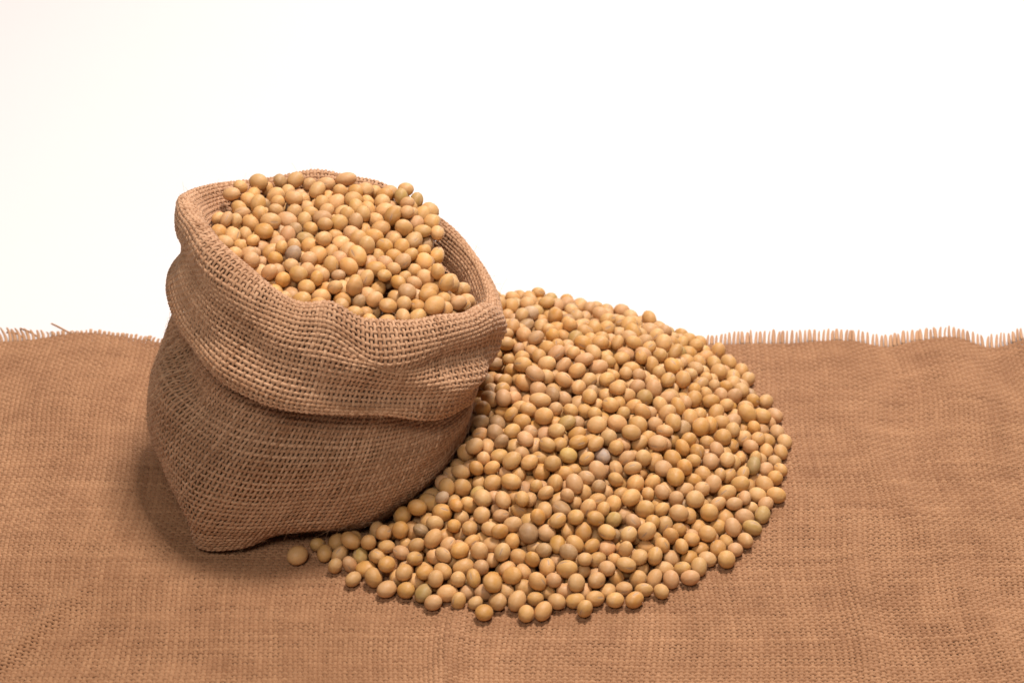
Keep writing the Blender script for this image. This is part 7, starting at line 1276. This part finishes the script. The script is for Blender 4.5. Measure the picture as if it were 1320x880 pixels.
-770,-551,956,16,96,16,66,59,49,-787,-490,958,6,-54,-67,67,56,52,-773,-380,962,42,76,-39,68,54,47,-730,-937,961,45,-19,-21,63,59,53,
-703,-885,947,-82,-50,-14,76,68,58,-736,-829,951,-56,23,-78,70,66,60,-689,-777,950,-14,70,-61,74,67,54,-742,-718,961,81,-52,11,72,56,53,
-704,-652,968,18,-2,-8,79,61,58,-749,-606,962,80,40,-24,73,60,54,-712,-548,973,-43,-79,-8,65,58,55,-734,-463,984,-44,84,-13,78,65,55,
-710,-374,960,-5,25,95,79,69,55,-686,-827,980,50,-47,71,62,55,51,-688,-708,976,-43,-12,-41,64,57,49,-690,-598,970,22,31,-88,61,56,47,
-650,-452,970,42,-72,30,67,59,53,-1030,-920,1020,-3,-40,89,69,58,52,-1040,-772,1032,46,-26,-78,67,52,43,-985,-991,1013,47,45,-3,62,59,49,
-978,-912,995,57,41,-62,68,56,47,-1009,-863,1013,35,-4,-76,74,62,55,-900,-805,1000,31,93,13,74,66,56,-1016,-738,1004,-14,81,38,69,59,49,
-995,-681,1005,-19,43,85,69,57,47,-1042,-585,1033,21,95,-15,72,61,50,-1017,-511,1023,50,-77,5,70,57,49,-936,-869,1000,-27,-1,61,64,52,44,
-881,-741,1006,-7,-21,-94,77,72,64,-941,-618,1011,-34,71,-26,77,62,57,-881,-413,993,49,-68,-21,72,59,49,
]
LOOSE_BEAN = [
-775,-1495,53,0,0,29,86,72,66,
]
# ------------------------------------------------------------------ soybeans
def bean_shape(nseg, nring, seed):
    """a soybean: slightly flattened ellipsoid with a blunter end and a shallow dimple at the hilum; unit radii"""
    r = np.random.default_rng(seed)
    V = [(0, 0, 1)]
    for a in range(1, nring):
        p = math.pi*a/nring
        for b in range(nseg):
            t = 2*math.pi*(b + .5*(a % 2))/nseg
            V.append((math.sin(p)*math.cos(t), math.sin(p)*math.sin(t), math.cos(p)))
    V.append((0, 0, -1)); V = np.array(V)
    local = V.copy()
    x, y, z = V.T
    s = 1 + .035*r.normal()*x + .03*r.normal()*x*y + .03*r.normal()*(x*x - .4) + .025*r.normal()*z
    dimple = .045*np.exp(-((x/.34)**2 + ((z)/.22)**2))*(y > 0)
    V = V*(s - dimple)[:, None]
    F = []
    for b in range(nseg): F.append((0, 1 + b, 1 + (b+1) % nseg))
    for a in range(nring - 2):
        o0 = 1 + a*nseg; o1 = o0 + nseg; sh = (a + 1) % 2
        for b in range(nseg):
            b1 = (b + 1) % nseg
            if sh: F += [(o0+b, o1+b, o0+b1), (o0+b1, o1+b, o1+b1)]
            else:  F += [(o0+b, o1+b, o1+b1), (o0+b, o1+b1, o0+b1)]
    last = len(V) - 1; o0 = 1 + (nring - 2)*nseg
    for b in range(nseg): F.append((last, o0 + (b+1) % nseg, o0 + b))
    return V, np.array(F), local

def bean_material(name, joined):
    m, nt, N, L, B = new_mat(name)
    if joined:
        col = N.new('ShaderNodeAttribute'); col.attribute_name = 'bean_colour'; colour = col.outputs['Color']
        rnd = N.new('ShaderNodeAttribute'); rnd.attribute_name = 'bean_random'; rand = rnd.outputs['Fac']
    else:
        oi = N.new('ShaderNodeObjectInfo'); colour = oi.outputs['Color']; rand = oi.outputs['Random']
    loc = N.new('ShaderNodeAttribute'); loc.attribute_name = 'bean_local'
    seed = N.new('ShaderNodeMath'); seed.operation = 'MULTIPLY'; seed.inputs[1].default_value = 57.0
    L.new(rand, seed.inputs[0])
    def noise(scale, detail, rough=.5):
        n = N.new('ShaderNodeTexNoise'); n.noise_dimensions = '4D'
        n.inputs['Scale'].default_value = scale; n.inputs['Detail'].default_value = detail; n.inputs['Roughness'].default_value = rough
        L.new(loc.outputs['Vector'], n.inputs['Vector']); L.new(seed.outputs[0], n.inputs['W'])
        return n.outputs['Fac']
    def mr(src, a, b, c, d):
        n = N.new('ShaderNodeMapRange'); n.inputs[1].default_value = a; n.inputs[2].default_value = b
        n.inputs[3].default_value = c; n.inputs[4].default_value = d; L.new(src, n.inputs[0]); return n.outputs[0]
    def mix(fac, A, Bc, blend='MIX'):
        n = N.new('ShaderNodeMix'); n.data_type = 'RGBA'; n.blend_type = blend
        if isinstance(fac, float): n.inputs[0].default_value = fac
        else: L.new(fac, n.inputs[0])
        for k, v in ((6, A), (7, Bc)):
            if isinstance(v, tuple): n.inputs[k].default_value = v
            else: L.new(v, n.inputs[k])
        return n.outputs[2]
    # large soft patches of paler and pinker skin, then freckles, then the hilum
    c = mix(mr(noise(1.3, 2), .35, .7, 0, .45), colour, (0.57, 0.355, 0.185, 1))
    c = mix(mr(noise(3.5, 5, .65), .55, .85, 0, .38), c, (0.34, 0.18, 0.070, 1))
    c = mix(mr(noise(11, 3, .6), .62, .76, 0, .5), c, (0.22, 0.12, 0.06, 1))
    sep = N.new('ShaderNodeSeparateXYZ'); L.new(loc.outputs['Vector'], sep.inputs[0])
    def math_(op, a, b=None):
        n = N.new('ShaderNodeMath'); n.operation = op
        for k, v in ((0, a), (1, b)):
            if v is None: continue
            if isinstance(v, (int, float)): n.inputs[k].default_value = v
            else: L.new(v, n.inputs[k])
        return n.outputs[0]
    ex = math_('POWER', math_('ABSOLUTE', math_('DIVIDE', sep.outputs[0], .40)), 2.0)
    ez = math_('POWER', math_('ABSOLUTE', math_('DIVIDE', sep.outputs[2], .15)), 2.0)
    e = math_('ADD', ex, ez)
    side = math_('GREATER_THAN', sep.outputs[1], 0.0)
    hil = math_('MULTIPLY', mr(e, .75, 1.15, 1, 0), side)
    core = math_('MULTIPLY', mr(math_('ADD', ex, math_('MULTIPLY', ez, 12.0)), .6, 1.0, 1, 0), side)
    c = mix(math_('MULTIPLY', hil, .7), c, (0.50, 0.33, 0.20, 1))
    c = mix(math_('MULTIPLY', core, .8), c, (0.30, 0.16, 0.085, 1))
    L.new(c, B.inputs['Base Color'])
    B.inputs['Subsurface Weight'].default_value = 0.06
    B.inputs['Subsurface Radius'].default_value = (1.0, .45, .2)
    B.inputs['Subsurface Scale'].default_value = 0.0012
    L.new(mr(noise(4, 3), .3, .7, .42, .60), B.inputs['Roughness'])
    B.inputs['Specular IOR Level'].default_value = 0.36
    bp = N.new('ShaderNodeBump'); bp.inputs['Strength'].default_value = 0.65; bp.inputs['Distance'].default_value = 0.00028
    h = math_('ADD', noise(2.6, 4, .55), math_('MULTIPLY', hil, -.3))
    dry = math_('MULTIPLY', mr(rand, .70, .95, 0, 1), noise(7.0, 3, .6))        # some skins are wrinkled
    h = math_('ADD', h, math_('MULTIPLY', dry, .55))
    L.new(h, bp.inputs['Height']); L.new(bp.outputs[0], B.inputs['Normal'])
    return m
MAT_BEAN = bean_material('soybean_skin', False)
MAT_BEANS = bean_material('soybean_skin_joined', True)
def load_beans():
    rows = [np.array(b, float).reshape(-1, 9) for b in (HEAP_BEANS, SACK_BEANS, LOOSE_BEAN)]
    A = np.concatenate(rows)
    place = np.concatenate([np.full(len(r), k) for k, r in enumerate(rows)])
    q = A[:, 3:6]/99
    w = np.sqrt(np.clip(1 - (q*q).sum(1), 0, 1))
    q = np.concatenate([w[:, None], q], 1)
    q /= np.linalg.norm(q, axis=1, keepdims=True)
    return A[:, :3]*1e-4, q, A[:, 6:9]/2e4, place

SHADES = [  # name, base colour, share
    ('golden tan', (0.67, 0.362, 0.118), .34),
    ('light tan', (0.69, 0.390, 0.152), .26),
    ('pinkish tan', (0.64, 0.350, 0.155), .19),
    ('ochre', (0.63, 0.315, 0.080), .12),
    ('olive', (0.52, 0.325, 0.100), .010),
    ('brownish', (0.45, 0.260, 0.115), .035),
    ('greyish', (0.46, 0.320, 0.220), .001),
]

def rotmats(q):
    w, x, y, z = q.T
    return np.stack([1-2*(y*y+z*z), 2*(x*y-z*w), 2*(x*z+y*w), 2*(x*y+z*w), 1-2*(x*x+z*z), 2*(y*z-x*w),
                     2*(x*z-y*w), 2*(y*z+x*w), 1-2*(x*x+y*y)], -1).reshape(-1, 3, 3)

def project(P):
    cp, sp = math.cos(PITCH), math.sin(PITCH)
    rel = P - np.array([0.0, -0.7405, 0.481])
    d = rel[..., 1]*cp - rel[..., 2]*sp
    u = rel[..., 1]*sp + rel[..., 2]*cp
    f = 73.6/36.0
    return .5 + rel[..., 0]/d*f, .5*682/1024 - u/d*f, d          # fractions of the picture's width

def visible_areas(pos, sz, blockers):
    """how much of the picture each bean shows (pixels of a coarse depth buffer)"""
    W = 1024; H = 682
    depth = np.full((H, W), 9.0); ident = np.full((H, W), -1)
    for G in blockers:
        x, y, d = project(G.reshape(-1, 3))
        ix = (x*W).astype(int); iy = (y*W).astype(int)
        for dx in (-2, -1, 0, 1, 2):
            for dy in (-2, -1, 0, 1, 2):
                a, b = ix + dx, iy + dy
                ok = (a >= 0) & (a < W) & (b >= 0) & (b < H)
                np.minimum.at(depth, (b[ok], a[ok]), d[ok])
    x, y, d = project(pos)
    rad = sz.mean(1)
    rp = rad/d*73.6/36*W
    for i in range(len(pos)):
        cx, cy, r = x[i]*W, y[i]*W, rp[i]
        x0, x1 = max(0, int(cx - r)), min(W, int(cx + r) + 2); y0, y1 = max(0, int(cy - r)), min(H, int(cy + r) + 2)
        if x0 >= x1 or y0 >= y1: continue
        X, Y = np.meshgrid(np.arange(x0, x1) + .5, np.arange(y0, y1) + .5)
        k = 1 - ((X - cx)**2 + (Y - cy)**2)/(r*r)
        D = d[i] - rad[i]*np.sqrt(np.maximum(k, 0))
        sub = depth[y0:y1, x0:x1]; m = (k > 0) & (D < sub)
        sub[m] = D[m]; ident[y0:y1, x0:x1][m] = i
    a = np.bincount(ident[ident >= 0], minlength=len(pos))
    return a, x*1320, y*1320

def build_beans():
    pos, q, sz, place = load_beans()
    n = len(pos)
    r = np.random.default_rng(3)
    B = body_grid(1); K = cuff_grid(1)
    area, px, py = visible_areas(pos, sz, (B, K))
    shade = r.choice(len(SHADES), n, p=np.array([s[2] for s in SHADES])/sum(s[2] for s in SHADES))
    colour = np.array([SHADES[s][1] for s in shade])*0.86*(1 + .06*r.normal(size=(n, 1))) * (1 + .015*r.normal(size=(n, 3)))
    loose = int(np.where(place == 2)[0][0])
    shade[loose] = 0
    colour[loose] = (0.66, 0.38, 0.15)
    # a few beans one can pick out in the photograph by their colour (place given in the photograph's pixels)
    for (x, y, s, c) in ((530, 677, 5, (.30, .19, .09)), (542, 766, 4, (.42, .27, .09)), (735, 577, 4, (.60, .375, .095)),
                         (783, 593, 6, (.43, .32, .25)), (676, 690, 5, (.36, .20, .09)), (692, 402, 2, (.60, .40, .24)),
                         (963, 590, 4, (.40, .27, .10)), (560, 637, 2, (.62, .42, .26)), (430, 355, 2, (.55, .33, .17))):
        dd = (px - x)**2 + (py - y)**2 + 1e6*(area < 120)
        i = int(np.argmin(dd)); shade[i] = s; colour[i] = np.array(c)*.9
    R = rotmats(q)
    shapes = [bean_shape(16, 11, s) for s in range(8)]
    var = r.integers(0, 8, n)
    order = np.argsort(-area)
    big = set(order[:300].tolist()) | {loose}
    if len(big) > 300: big.discard(int(order[299]))
    # --- the 300 that show largest: each a thing of its own
    protos = []
    for V, F, loc in shapes:
        me = bpy.data.meshes.new('soybean')
        me.from_pydata(V.tolist(), [], F.tolist())
        me.polygons.foreach_set('use_smooth', np.ones(len(F), bool))
        a = me.attributes.new('bean_local', 'FLOAT_VECTOR', 'POINT'); a.data.foreach_set('vector', loc.astype(np.float32).ravel())
        me.materials.append(MAT_BEAN); protos.append(me)
    labels = bean_labels(sorted(big), px, py, sz, shade, place, pos, loose)
    for i in sorted(big):
        o = bpy.data.objects.new('soybean', protos[var[i]]); C.objects.link(o)
        o.rotation_mode = 'QUATERNION'
        o.location = pos[i]; o.rotation_quaternion = q[i]; o.scale = sz[i]
        o.color = (*np.clip(colour[i], 0, 1), 1)
        tag(o, labels[i], 'soybean', 'soybeans filling the sack' if place[i] == 1 else 'soybeans spilled on the cloth')
    # --- the rest as joined masses
    low = [bean_shape(13, 8, s) for s in range(8)]
    for pl, name, lab in ((0, 'soybean_heap', 'remaining soybeans of the spilled heap, mostly on its far and upper slopes'),
                          (1, 'soybean_filling', 'remaining soybeans inside the sack, between and beneath the separate ones')):
        Vs, Fs, Ls, Cs, Rs, o0 = [], [], [], [], [], 0
        for i in np.where(place == pl)[0]:
            if int(i) in big: continue
            V, F, loc = low[var[i]]
            Vs.append((V*sz[i]) @ R[i].T + pos[i]); Fs.append(F + o0); Ls.append(loc); o0 += len(V)
            Cs.append(np.tile(np.append(np.clip(colour[i], 0, 1), 1), (len(V), 1))); Rs.append(np.full(len(V), r.random()))
        o = link_mesh(name, np.concatenate(Vs), np.concatenate(Fs), MAT_BEANS)
        attr(o, 'bean_local', np.concatenate(Ls), 'FLOAT_VECTOR'); attr(o, 'bean_colour', np.concatenate(Cs), 'FLOAT_COLOR')
        attr(o, 'bean_random', np.concatenate(Rs))
        tag(o, lab, 'soybeans', kind='stuff')

def bean_labels(ids, px, py, sz, shade, place, pos, loose):
    ids = [i for i in ids]
    size = sz.mean(1); lo, hi = np.quantile(size, [.28, .74])
    elong = sz.max(1)/sz.min(1)
    out = {}
    buckets = {}
    for i in ids:
        s = 'small' if size[i] < lo else 'large' if size[i] > hi else 'medium'
        e = 'oval' if elong[i] > 1.24 else 'round'
        x, y = px[i], py[i]
        if place[i] == 1:
            a = 'left' if x < 380 else 'middle' if x < 490 else 'right'
            b = 'towards the rear' if y < 280 else 'halfway' if y < 340 else 'near the front'
            where = 'in the sack, %s %s' % (a, b)
        else:
            a = 'left end' if x < 520 else 'left part' if x < 640 else 'middle' if x < 760 else 'right part' if x < 880 else 'right end'
            b = ('at the heap foot' if y > 735 else 'low on the heap' if y > 675 else 'halfway up the heap' if y > 600
                 else 'high on the heap' if y > 500 else 'atop the heap')
            where = '%s, %s' % (b, a)
        buckets.setdefault((where, SHADES[shade[i]][0], s, e), []).append(i)
    for (where, sh, s, e), m in buckets.items():
        base = '%s %s %s soybean %s' % (s, e, sh, where)
        if len(m) == 1: out[m[0]] = base
        else:
            m = sorted(m, key=lambda i: px[i])
            names = {2: ['left of two alike', 'right of two alike'], 3: ['leftmost of three alike', 'middle of three alike', 'rightmost of three alike']}.get(len(m))
            for k, i in enumerate(m):
                if names: out[i] = base + ', ' + names[k]
                elif k == 0: out[i] = base + ', leftmost of its like'
                elif k == len(m) - 1: out[i] = base + ', rightmost of its like'
                else: out[i] = base + ', %s from left alike' % ('', 'second', 'third', 'fourth', 'fifth', 'sixth', 'seventh', 'eighth', 'ninth')[min(k, 8)]
    out[loose] = 'single golden soybean lying alone on the cloth in front of the sack'
    return out
build_beans()
